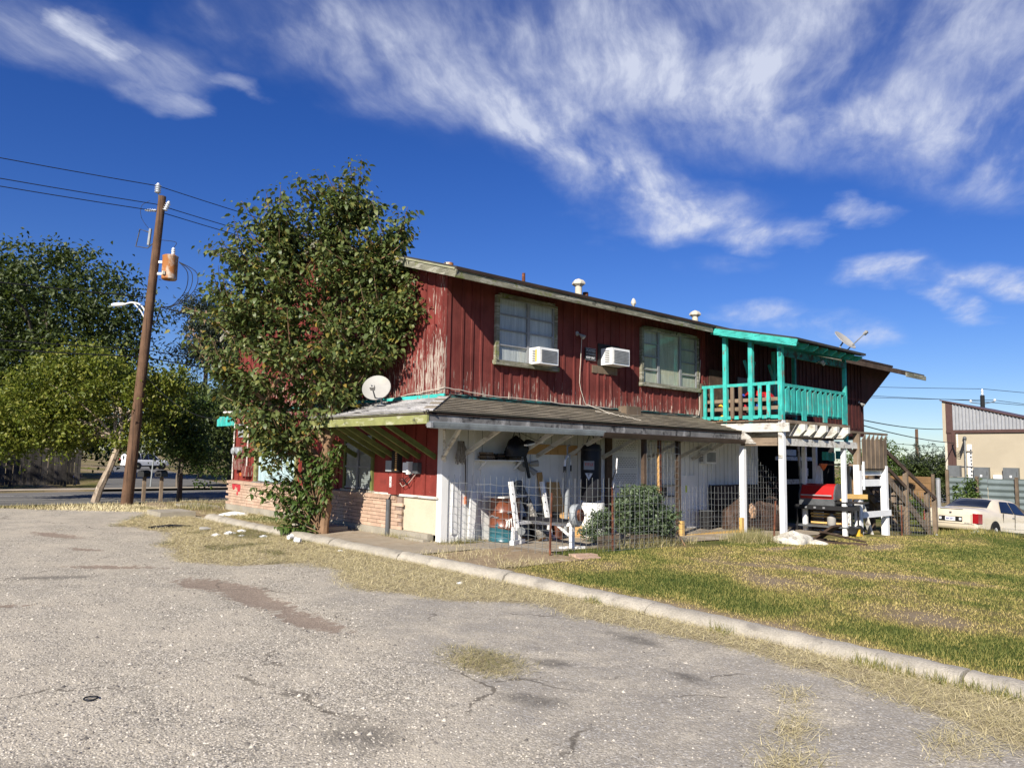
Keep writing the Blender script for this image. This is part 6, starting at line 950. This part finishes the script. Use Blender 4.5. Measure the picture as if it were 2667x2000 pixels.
# ---------------------------------------------------------------- vehicles
def resample(st, k=5):
    st = np.array(st, float); out = []
    n = len(st)
    for i in range(n - 1):
        p0, p1, p2, p3 = st[max(i - 1, 0)], st[i], st[i + 1], st[min(i + 2, n - 1)]
        for j in range(k):
            t = j / k; m1 = (p2 - p0) / max(p2[0] - p0[0], 1e-3) * (p2[0] - p1[0]) * .85; m2 = (p3 - p1) / max(p3[0] - p1[0], 1e-3) * (p2[0] - p1[0]) * .85; h = t * t * (3 - 2 * t); q_ = (2 * t ** 3 - 3 * t ** 2 + 1) * p1 + (t ** 3 - 2 * t ** 2 + t) * m1 + (-2 * t ** 3 + 3 * t ** 2) * p2 + (t ** 3 - t ** 2) * m2; q_[0] = p1[0] + (p2[0] - p1[0]) * t; out.append(q_)
    return np.array(out + [st[-1]])
def car(name, label, cat, pos, yaw, st, wheels, wr, paintm, wins, rear, lights, sharp=.4):
    X = Vector((math.cos(yaw), math.sin(yaw), 0)); Y = Vector((-X.y, X.x, 0)); o = Vector((pos[0], pos[1], 0)); L = st[-1][0]; pf = o + X * L; z0, z1 = TZ(o.x, o.y), TZ(pf.x, pf.y); X3 = (X * L + Vector((0, 0, z1 - z0))).normalized(); Z3 = X3.cross(Y); o.z = z0
    W = lambda x, y, z: tuple(o + X3 * x + Y * y + Z3 * z); t = thing(name, label, cat, tuple(o)); S = resample(st); g = lambda x: np.array([np.interp(x, S[:, 0], S[:, i]) for i in range(S.shape[1])])
    mb = MB(); m = 0
    for (x, zb, zs, zt, wb, ws, wt) in S:
        half = [(0, zb), (wb * .9, zb), (wb, zb + .10), (max(wb, ws) * 1.012, zb + (zs - zb) * .62), (ws, zs - .03), (ws - .035, zs + .012), (wt + .02, zt - .045), (wt - .06, zt - .012), (0, zt)]; full = half + [(-a, b_) for a, b_ in half[-2:0:-1]]; m = len(full)
        mb.v += [W(x, a, b_) for a, b_ in full]
    for i in range(len(S) - 1):
        for j in range(m): j2 = (j + 1) % m; mb.f.append((i * m + j, i * m + j2, (i + 1) * m + j2, (i + 1) * m + j))
    mb.f.append(tuple(range(m))); mb.f.append(tuple((len(S) - 1) * m + j for j in range(m))); body = mb.build('body', paintm, t, True)
    for x0, x1, l0, l1, hi0, hi1 in wins:      # side glass, both sides; each x0..x1 with raked ends
        for sg_ in (1, -1):
            mb = MB(); n = 8
            for i in range(n + 1):
                a = i / n; xb = x0 + (x1 - x0) * a; xt = x0 + l0 + (x1 - l1 - x0 - l0) * a; q0, q1 = g(xb), g(xt); mb.v += [W(xb, sg_ * (q0[5] - .012), q0[2] + .035), W(xt, sg_ * (q1[6] + .045 + .02), q1[3] - .085)]
            for i in range(n): mb.f.append((2 * i, 2 * i + 2, 2 * i + 3, 2 * i + 1))
            mb.build('side_window', M['cglass'], t, True)
    for (x0, x1, k) in rear:
        mb = MB(); n = 8
        for i in range(n + 1):
            a = i / n; x = x0 + (x1 - x0) * a; q_ = g(x); wd = q_[6] - .03
            for j in range(7): b_ = -1 + 2 * j / 6; mb.v.append(W(x + k * .018, b_ * wd, q_[3] + .012 - .03 * abs(b_) ** 4))
        for i in range(n):
            for j in range(6): mb.f.append((i * 7 + j, i * 7 + j + 1, (i + 1) * 7 + j + 1, (i + 1) * 7 + j))
        mb.build('windscreen', M['cglass'], t, True)
    for x in wheels:
        for sg_ in (1, -1):
            wdt = g(x)[4]; c = Vector(W(x, sg_ * (wdt - .10), wr)); MB().lathe([(wr * 1.1, -.1), (wr * 1.1, .118)], c, 26, Y * sg_).build('wheel_arch', M['black'], t); wh = MB().lathe([(wr * .5, -.08), (wr * .94, -.10), (wr, -.05), (wr, .07), (wr * .94, .125), (wr * .68, .13)], c, 26, Y * sg_).build('wheel', M['rubber'], t, True); MB().lathe([(wr * .66, .128), (wr * .6, .12), (wr * .2, .135), (.0, .14)], c, 16, Y * sg_).build('rim', M['chrome'], wh, True)
    for nm, mt, bx in lights:
        x0, x1, y0, y1, z0_, z1_ = bx; mb = MB(); mb.add([W(x, y, z) for x in (x0, x1) for y in (y0, y1) for z in (z0_, z1_)], [(0, 1, 3, 2), (4, 6, 7, 5), (0, 4, 5, 1), (2, 3, 7, 6), (0, 2, 6, 4), (1, 5, 7, 3)]); mb.build(nm, M[mt], t)
    return t, W, X3, Y, Z3
sed = [(0, .34, .70, .78, .80, .78, .70), (.07, .27, .86, .96, .89, .87, .76), (.5, .24, .90, 1.03, .91, .91, .76), (1.0, .23, .92, 1.07, .93, .92, .74), (1.72, .21, .93, 1.40, .94, .92, .60), (2.3, .20, .93, 1.45, .94, .93, .62), (3.0, .20, .92, 1.44, .94, .93, .62), (3.35, .20, .92, 1.39, .94, .93, .60), (4.05, .21, .90, 1.03, .93, .91, .74), (4.7, .24, .83, .95, .91, .87, .70), (5.15, .28, .70, .82, .86, .79, .6), (5.25, .38, .60, .70, .74, .70, .5)]
t, W, X3, Y3, Z3 = car('parked_sedan', 'cream four door sedan parked with its rear toward the lawn', 'car', (20.45, -2.30), R_(-9), sed, (1.15, 4.15), .31, M['carp'], ((1.62, 2.52, .36, .0, 0, 0), (2.58, 3.85, .0, .62, 0, 0)), ((1.06, 1.70, -1), (3.42, 4.0, 1)), [('tail_light', 'tail', (-.01, .28, -.93, -.74, .50, .83)), ('tail_light', 'tail', (-.01, .28, .74, .93, .50, .83)), ('plate_panel', 'black', (-.015, .05, -.40, .40, .53, .70)), ('number_plate', 'plate', (-.024, .0, -.17, .17, .545, .685)), ('reverse_light', 'plate', (-.022, 0, -.38, -.30, .58, .66)), ('reverse_light', 'plate', (-.022, 0, .30, .38, .58, .66)), ('brake_light', 'rubber', (.05, .12, -.38, .38, .945, .965)), ('panel_gap', 'rubber', (2.545, 2.555, -.962, -.94, .40, .93)), ('panel_gap', 'rubber', (1.70, 1.71, -.958, -.93, .62, .93)), ('panel_gap', 'rubber', (-.014, .0, -.70, -.69, .47, .80)), ('panel_gap', 'rubber', (-.014, .0, .69, .70, .47, .80)), ('bumper_line', 'greyd', (-.012, .02, -.80, .80, .455, .465)), ('emblem', 'greyd', (-.012, .03, -.035, .035, .80, .86)), ('mirror', 'black', (3.72, 3.86, -1.08, -.93, .95, 1.08)), ('mirror', 'carp', (3.74, 3.9, .93, 1.08, .95, 1.08)), ('door_handle', 'chrome', (2.35, 2.5, -.965, -.93, .80, .83)), ('door_handle', 'chrome', (3.35, 3.5, -.965, -.93, .80, .83)), ('sill_trim', 'carp', (1.6, 3.6, -.955, -.93, .42, .47))])
text('plate_number', 'BBF-6871', .085, M['hydb'], t, Vector(W(-.027, 0, .61)), -Y3, Z3, .85); text('model_lettering', 'DE VILLE', .045, M['grey'], t, Vector(W(-.013, -.56, .50)), -Y3, Z3)
suv = [(0, .45, .95, 1.15, .80, .80, .70), (.08, .38, 1.02, 1.55, .90, .89, .66), (.45, .35, 1.05, 1.70, .93, .92, .66), (1.5, .32, 1.05, 1.76, .94, .93, .68), (2.6, .32, 1.03, 1.74, .94, .93, .67), (3.0, .32, 1.02, 1.66, .94, .93, .66), (3.65, .33, 1.0, 1.12, .93, .92, .76), (4.4, .36, .92, 1.03, .91, .88, .72), (4.72, .42, .78, .88, .84, .8, .62), (4.8, .5, .66, .74, .74, .7, .5)]
car('parked_suv', 'white sport utility car parked far along the side street', 'car', (13.5, 75.9), R_(16), suv, (1.0, 3.85), .37, M['carw'], ((.55, 1.3, .15, .05, 0, 0), (1.36, 2.2, .02, .02, 0, 0), (2.26, 3.4, .0, .55, 0, 0)), ((3.1, 3.6, 1),), [('tail_light', 'tail', (-.02, .3, -.95, -.72, .95, 1.15)), ('tail_light', 'tail', (-.02, .3, .72, .95, .95, 1.15)), ('sill_trim', 'black', (.9, 3.9, -.97, -.9, .32, .45)), ('roof_rail', 'alu', (.6, 2.6, -.72, -.68, 1.72, 1.78))])
pk = [(0, .45, .95, .97, .86, .88, .84), (.05, .40, 1.02, 1.04, .94, .95, .90), (.9, .40, 1.04, 1.06, .95, .95, .90), (1.85, .40, 1.05, 1.07, .95, .95, .90), (1.95, .40, 1.08, 1.75, .95, .94, .68), (2.6, .38, 1.08, 1.82, .95, .94, .70), (3.1, .38, 1.07, 1.76, .95, .94, .68), (3.8, .38, 1.05, 1.18, .95, .93, .78), (4.9, .40, 1.0, 1.10, .93, .9, .74), (5.3, .45, .85, .95, .86, .82, .62)]
car('pickup_truck', 'white pickup truck standing between the sedan and the corrugated fence', 'truck', (27.45, -2.55), R_(-88), pk, (1.0, 4.2), .38, M['carw'], ((2.0, 2.7, .1, .0, 0, 0), (2.75, 3.65, .0, .55, 0, 0)), ((3.15, 3.7, 1),), [('tail_light', 'tail', (-.02, .2, -.96, -.80, .70, 1.0)), ('tail_light', 'tail', (-.02, .2, .80, .96, .70, 1.0)), ('bumper', 'chrome', (-.12, .05, -.9, .9, .42, .6)), ('bed_edge', 'rubber', (.05, 1.8, -.94, .94, 1.065, 1.09))])
# ---------------------------------------------------------------- utility pole and wires
PB, PT = Vector((-1.83, 14.8, -.15)), Vector((-1.44, 14.47, 10.26)); ax_ = lambda z: PB.lerp(PT, (z - PB.z) / (PT.z - PB.z))
t = thing('utility_pole', 'leaning brown wooden utility pole with rusty transformer and street lamp', 'utility pole', tuple(PB)); pole = TUBE('pole', M['pole'], t, [ax_(z) for z in np.linspace(-.15, 10.26, 14)], [.185 - .065 * i / 13 for i in range(14)], 18)
ins = lambda nm, p, d, s=1.: MB().lathe([(.03, 0)] + [x for k in range(4) for x in ((.075 * s, .03 + k * .075), (.08 * s, .045 + k * .075), (.045 * s, .06 + k * .075), (.045 * s, .09 + k * .075))] + [(.03, .36)], p, 14, d).build(nm, M['porc'], t, True)
p = ax_(10.26); TUBE('pin', M['greyd'], t, [p + Vector((-.08, .07, -.3)), p + Vector((-.1, .08, .05)), p + Vector((-.13, .1, .12))], .02); ins('insulator', p + Vector((-.13, .1, .10)), (0, 0, 1), 1.3); ins('insulator', ax_(9.6) + Vector((.1, -.12, .15)), (.3, -.3, 1), 1.1); ins('insulator', ax_(9.75) + Vector((-.12, .08, 0)), (-.7, .5, 0), .7)
ct = Vector((-1.13, 14.22, 7.38)); tr = MB().lathe([(.22, 0), (.245, .03), (.245, .76), (.255, .78), (.255, .81), (.20, .84), (.05, .86)], ct, 26).build('transformer', M['transf'], t, True); MB().lathe([(.05, 0), (.07, .05), (.05, .08), (.07, .13), (.05, .16), (.065, .2), (.03, .26)], ct + Vector((.06, -.06, .85)), 12).build('bushing', M['porc'], tr, True); B('name_plate', M['pipew'], tr, ct.x - .27, ct.x - .2, ct.y - .2, ct.y - .1, 7.5, 7.62)
for z in (.2, .6): MB().bar(ax_(7.38 + z) + Vector((.05, -.05, 0)), ct + Vector((-.16, .13, z)), .06, .08).build('bracket', M['lampg'], tr)
for k in (.55, .8, 1.1): TUBE('lead_wire', M['wire'], tr, curve([ct + Vector((.22, -.2, .62)), ct + Vector((.22 + .42 * k, -.2 - .38 * k, .25)), ct + Vector((.2 + .40 * k, -.2 - .36 * k, -.35)), ct + Vector((.05 + .15 * k, -.05 - .1 * k, -.85)), Vector((-1.32, 14.38, 6.45))]), .013, 6)
TUBE('lead_wire', M['wire'], tr, curve([ct + Vector((.06, -.06, 1.1)), ct + Vector((.1, -.1, 1.3)), ax_(8.75)]), .01, 5)
cu = ax_(8.95) + Vector((-.25, .2, .05)); MB().tube([cu + Vector((.05, -.04, .12)), cu + Vector((.02, -.02, -.45))], .05, 8).build('fuse_cutout', M['grey'], t); TUBE('fuse_arm', M['greyd'], t, [ax_(8.75), cu + Vector((0, 0, -.55)), cu + Vector((-.3, .25, -.5)), cu + Vector((-.22, .2, .1)), cu], .02, 6); TUBE('lead_wire', M['wire'], t, curve([cu + Vector((0, 0, .12)), cu + Vector((-.2, .18, .5)), cu + Vector((-.22, .2, .9)), Vector((-1.75, 14.73, 10.1))]), .008, 5)
la = ax_(6.1); TUBE('lamp_arm', M['lampg'], t, curve([la, la + Vector((-.2, .17, .38)), la + Vector((-.42, .38, .48)), la + Vector((-.62, .56, .42))]), .03, 8); TUBE('lamp_arm', M['lampg'], t, [la + Vector((0, 0, -.25)), la + Vector((-.2, .18, .2)), la + Vector((-.38, .34, .46))], .022, 6); MB().lathe([(.03, 0), (.06, .1), (.075, .3), (.05, .48), (.02, .5)], la + Vector((-.58, .52, .42)), 12, (-.72, .68, -.06)).build('lamp_head', M['lampg'], t, True)
def span(name, label, pts, r=.013, sag=.4, n=26, mt='wire'):
    out = []
    for a, b_ in zip(pts[:-1], pts[1:]):
        a, b_ = Vector(a), Vector(b_)
        for i in range(n + 1): k = i / n; q_ = a.lerp(b_, k); q_.z -= sag * 4 * k * (1 - k); out.append(q_)
    tag(MB().tube(out, r, 5).build(name, M[mt], None, True), label, 'cable')
span('power_line', 'topmost power line over the utility pole', [(-42, 14.6, 11.2), (-1.57, 14.58, 10.62), (38, 14.4, 10.4)], .014, .9); span('power_line', 'middle power line at the top of the utility pole', [(-42, 14.9, 10.8), (-1.6, 14.6, 9.98), (38, 14.6, 9.9)], .014, .9); span('power_line', 'lower of the three power lines at the pole top', [(-42, 14.9, 10.5), (-1.56, 14.5, 9.72), (38, 14.5, 9.6)], .014, .9)
span('power_line', 'thick service cable below the transformer', [(-42, 15.2, 7.6), (-1.6, 14.6, 6.75), (-1.3, 14.4, 6.45), (30, 14.2, 5.9)], .02, .7); span('power_line', 'thin cable crossing in front of the yellow green tree crown', [(-42, 15.2, 5.6), (-1.65, 14.65, 5.0), (32, 14.6, 4.6)], .016, .6); span('power_line', 'lower telephone cable crossing the tree crowns', [(-42, 15.3, 5.2), (-1.68, 14.68, 4.75), (32, 14.8, 4.3)], .02, .6)
span('power_line', 'thin drooping wire from the pole to the turquoise awning', [(-1.6, 14.62, 4.2), (.3, 11.6, 2.72)], .01, .5)
# mailboxes, old post, hydrant, street sign
def mailbox(u, v, label):
    z = TZ(u, v); t = thing('mailbox', label, 'mailbox', (u, v, z)); B('post', M['barewood'], t, u - .05, u + .05, v - .05, v + .05, z - .1, z + .85); pr = [(-.11, 0), (.11, 0), (.11, .12)] + [(.11 * math.cos(a), .12 + .11 * math.sin(a)) for a in np.linspace(.3, 2.84, 7)] + [(-.11, .12)]; bx = MB().prism([(u + a * .8 - .18, v - a * .6 - .16, z + .85 + b_) for a, b_ in pr], (.32, .34, 0)).build('box', M['black'], t)
mailbox(-1.0, 16.0, 'black mailbox on a grey post nearest the utility pole'); mailbox(-.45, 15.95, 'black mailbox on a grey post, second from the utility pole'); z = TZ(.1, 15.7); tag(MB().prism([(.05, 15.65, z - .1), (.18, 15.65, z - .1), (.16, 15.65, z + 1.0), (.06, 15.65, z + .96)], (0, .12, 0)).build('post', M['darkwood']), 'bare dark post right of the two mailboxes', 'post')
z = TZ(.2, 32); t = thing('fire_hydrant', 'blue fire hydrant with white cap in front of the dark fence', 'hydrant', (.2, 32, z)); MB().lathe([(.16, 0), (.16, .05), (.11, .07), (.11, .5), (.15, .52), (.15, .56)], (.2, 32, z), 16).build('barrel', M['hydb'], t, True); MB().lathe([(.14, .56), (.12, .66), (.05, .74), (.03, .80)], (.2, 32, z), 16).build('cap', M['hydw'], t, True)
for s in (-1, 1): MB().lathe([(.06, .08), (.06, .18)], (.2, 32, z + .4), 10, (s, 0, 0)).build('nozzle', M['hydb'], t)
z = TZ(2.2, 26.5); t = thing('sign_post', 'thin grey metal sign post at the side street corner', 'sign post', (2.2, 26.5, z)); TUBE('post', M['grey'], t, [(2.2, 26.5, z), (2.3, 26.5, z + 2.2)], .03, 6); B('sign_back', M['grey'], t, 2.28, 2.31, 26.2, 26.8, z + 1.75, z + 2.25)
t = thing('board_fence', 'old dark vertical board fence across the road at far left', 'fence', (-5, 30, TZ(-5, 30))); me = None
for i in range(92):
    x = -13 + i * .142; h = 1.75 + rnd(-.06, .06); z = TZ(x, 30.4)
    if me is None: mm = MB().box(-.066, .066, -.012, .012, 0, 1.78); me = bpy.data.meshes.new('board'); me.from_pydata(mm.v, [], mm.f); me.update()
    o = link('board', me, M['fenced'], t); o.location = (x + 5, 30.4 - 30 + rnd(-.01, .01), z - TZ(-5, 30) + rnd(-.06, .04)); o.matrix_parent_inverse = Matrix.Identity(4); o.rotation_euler = (0, rnd(-.015, .015), 0)
for z in (.45, 1.45): B('rail', M['fenced'], t, -13, .1, 30.42, 30.47, TZ(-5, 30) + z, TZ(-5, 30) + z + .09)
for x in (-6.4, -6.0): z = TZ(x, 29.6); tag(MB().box(x, x + .13, 29.5, 29.63, z - .1, z + (2.5 if x < -6.2 else 2.1)).build('post', M['white'] if x > -6.2 else M['darkwood']), 'pale narrow post in front of the old board fence' if x > -6.2 else 'dark tree-like post in front of the old board fence', 'post')
# ---------------------------------------------------------------- right hand background
BU = 36.; t = thing('beige_building', 'cream block building with corrugated metal gable behind the grey fence', 'building', (BU, 0, TZ(BU, 0))); zt_ = lambda v: 5.05 - .275 * (2.75 - v)
MB().prism([(BU, 2.75, -2.2), (BU, 2.75, 3.42), (BU, -7, 3.42), (BU, -7, -2.2)], (9, 0, 0)).build('block_wall', M['beige'], t); mb = MB(); n = 0; v = 2.45
while v > -6.8:
    for k in range(6):
        a = v - .165 * k / 6; d = .04 * (1 + math.cos(2 * math.pi * k / 6)); mb.v += [(BU - .02 - d, a, 3.5), (BU - .02 - d, a, max(3.52, zt_(a) - .05))]; n += 1
    v -= .165
for i in range(n - 1): mb.f.append((2 * i, 2 * i + 1, 2 * i + 3, 2 * i + 2))
mb.build('corrugated_gable', M['corr'], t, True); B('beam', M['brownm'], t, BU - .10, BU, -7, 2.8, 3.36, 3.52); B('corner_trim', M['brownm'], t, BU - .07, BU, 2.44, 2.8, 3.52, 5.0); B('downspout', M['brownm'], t, BU - .1, BU - .02, 2.36, 2.54, -1.5, 3.36); B('corner_trim', M['brownm'], t, BU - .05, BU, 2.55, 2.78, 1.4, 3.36); B('end_fascia', M['beige'], t, BU - .04, BU + 9, 2.8, 2.98, 2.9, 5.1); B('end_fascia', M['pipew'], t, BU - .04, BU + 9, 2.78, 2.90, 1.4, 2.9)
MB().prism([(BU - .15, 3.05, zt_(3.05) + .0), (BU - .15, -7, zt_(-7)), (BU - .15, -7, zt_(-7) + .06), (BU - .15, 3.05, zt_(3.05) + .06)], (9.4, 0, 0)).build('roof', M['brownm'], t); MB().prism([(BU + .01, 2.75, 3.42), (BU + .01, 2.75, zt_(2.75)), (BU + .01, -6.5, zt_(-6.5))], (8.9, 0, 0)).build('gable_core', M['beige'], t)
ms = TUBE('service_mast', M['steel'], t, [(BU - .12, 1.92, .5), (BU - .12, 1.90, 3.02)], .045, 10); MB().lathe([(.07, 0), (.10, .06), (.08, .14), (.02, .18)], (BU - .12, 1.9, 3.0), 12).build('weather_head', M['greyd'], ms, True)
for k in range(4): TUBE('drip_loop', M['wire'], ms, [(BU - .14, 1.92, 3.02 - .12 * k), (BU - .2, 2.1, 2.4 - .1 * k), (BU - .2, 2.35, 2.3 - .05 * k), (BU - .15, 2.5, 2.75 - .05 * k)], .02, 5)
for (v0, v1, z0, z1) in ((1.62, 1.84, 2.42, 2.75), (1.62, 1.84, .3, 2.3)): B('white_patch', M['acw'], t, BU - .012, BU - .002, v0, v1, z0, z1)
for i in range(11): B('sooty_block', M['greyd'], t, BU - .016, BU - .0125, 1.63, 1.70 + rnd(0, .03), .5 + i * .19, .58 + i * .19 + rnd(0, .05))
for z in (2.33, 1.55): B('conduit_strap', M['greytrim'], t, BU - .06, BU - .003, 1.58, 2.2, z, z + .05)
for i in range(6): B('white_drip', M['acw'], t, BU - .014, BU - .003, 2.26, 2.33, 2.6 + i * .12, 2.69 + i * .12)
for (v0, v1) in ((.80, 1.50), (-.52, .15)): e = B('switch_box', M['boxgrey'], t, BU - .28, BU - .003, v0, v1, .70, 1.55); B('label_plate', M['plate'], e, BU - .286, BU - .281, (v0 + v1) / 2 - .05, (v0 + v1) / 2 + .05, 1.05, 1.16); B('door_handle', M['greyd'], e, BU - .30, BU - .281, v0 + .06, v0 + .09, 1.15, 1.35)
B('small_box', M['acw'], t, BU - .2, BU - .003, .22, .62, .8, 1.16)
# corrugated fence
FU = 29.2; t = thing('corrugated_fence', 'grey corrugated metal fence with wooden posts behind the sedan', 'fence', (FU, 0, TZ(FU, 0)))
for (v0, v1, dz) in ((.55, -1.0, 0), (-1.02, -2.12, -.03), (-2.16, -5.2, -.02), (-5.22, -9, -.04)):
    mb = MB(); n = 66; zb, zt2 = -1.75, 1.10 + dz
    for i in range(n + 1): a = i / n; d = .034 * math.sin(a * n / 6 * 2 * math.pi * .95); mb.v += [(FU + d, v0, zb + (zt2 - zb) * a), (FU + d, v1, zb + (zt2 - zb) * a)]
    for i in range(n): mb.f.append((2 * i, 2 * i + 1, 2 * i + 3, 2 * i + 2))
    mb.build('sheet', M['corrf'], t, True)
for v in (.58, -2.14, -.62, -5.2): B('post', M['barewood'], t, FU - .16, FU - .05, v - .06, v + .06, -1.8, 1.16 + (.25 if v > .5 else 0))
t2 = thing('downpipe', 'pale upright metal pipe between the golden fence and the corrugated fence', 'pipe', (FU, .95, TZ(FU, .95))); TUBE('pipe', M['corr'], t2, [(FU - .1, .98, -1.7), (FU - .1, .98, .98)], .10, 14); MB().lathe([(.10, .98), (.12, 1.0), (.02, 1.03)], (FU - .1, .98, 0), 14).build('cap', M['grey'], t2)
tag(MB().box(FU + .8, FU + 1.1, .35, .85, 1.1, 1.62).build('utility_box', M['boxgrey']), 'grey box standing above the left end of the corrugated fence', 'box')
t = thing('board_fence', 'golden horizontal board fence between the stairs and the corrugated fence', 'fence', (FU, 2, TZ(FU, 2)))
for i in range(9): B('board', M['fencew'], t, FU - .0 + rnd(-.012, .012), FU + .035, 1.22, 5.2, -1.75 + i * .315, -1.75 + i * .315 + .30)
for v in (1.2, 3.2, 5.2): B('post', M['barewood'], t, FU - .12, FU - .02, v - .06, v + .06, -1.8, 1.2)
# far pole and wires at the right
p = Vector((55, 6.6, TZ(55, 6.6))); t = thing('utility_pole', 'dark far utility pole above the beige building roof', 'utility pole', tuple(p)); TUBE('pole', M['rubber'], t, [(55, 6.6, p.z), (55, 6.5, 6.9)], [.2, .15], 10); MB().lathe([(.05, 0), (.1, .1), (.06, .2), (.1, .3), (.04, .5)], (55, 6.5, 6.9), 10).build('insulator', M['porc'], t, True)
for s in (-1, 1): MB().bar((55, 6.5, 6.25), (55, 6.5 + s * .8, 6.4), .06, .06).build('arm', M['greyd'], t); MB().lathe([(.05, 0), (.1, .1), (.05, .2)], (55, 6.5 + s * .8, 6.4), 8).build('insulator', M['porc'], t, True)
tag(MB().tube([(52, 10.2, -1.8), (52, 10.15, 4.3)], [.15, .11], 8).build('pole', M['pole']), 'short brown pole top among the far trees right of the house', 'pole')
span('power_line', 'topmost far wire behind the house roof end', [(55, 30, 9.6), (55, 6.5, 7.4), (55, -14, 4.6)], .02, .15); span('power_line', 'second far wire behind the house roof end', [(55, 30, 9.2), (55, 7.3, 6.55), (55, -14, 3.9)], .02, .15); span('power_line', 'third far wire behind the house roof end', [(55, 30, 8.6), (55, 5.7, 6.5), (55, -14, 3.2)], .02, .15)
span('power_line', 'service drop from the house end to the beige building', [(19.05, .3, 3.30), (BU, 3.0, 3.58)], .02, .12); span('power_line', 'lower service drop running to the building mast', [(19.05, .3, 3.12), (BU - .2, 2.4, 2.82)], .02, .12); span('power_line', 'thin far wire above the rounded tree', [(40, 24, 4.4), (52, 3.5, 2.6)], .02, .1)
for (v0, v1) in (): pass
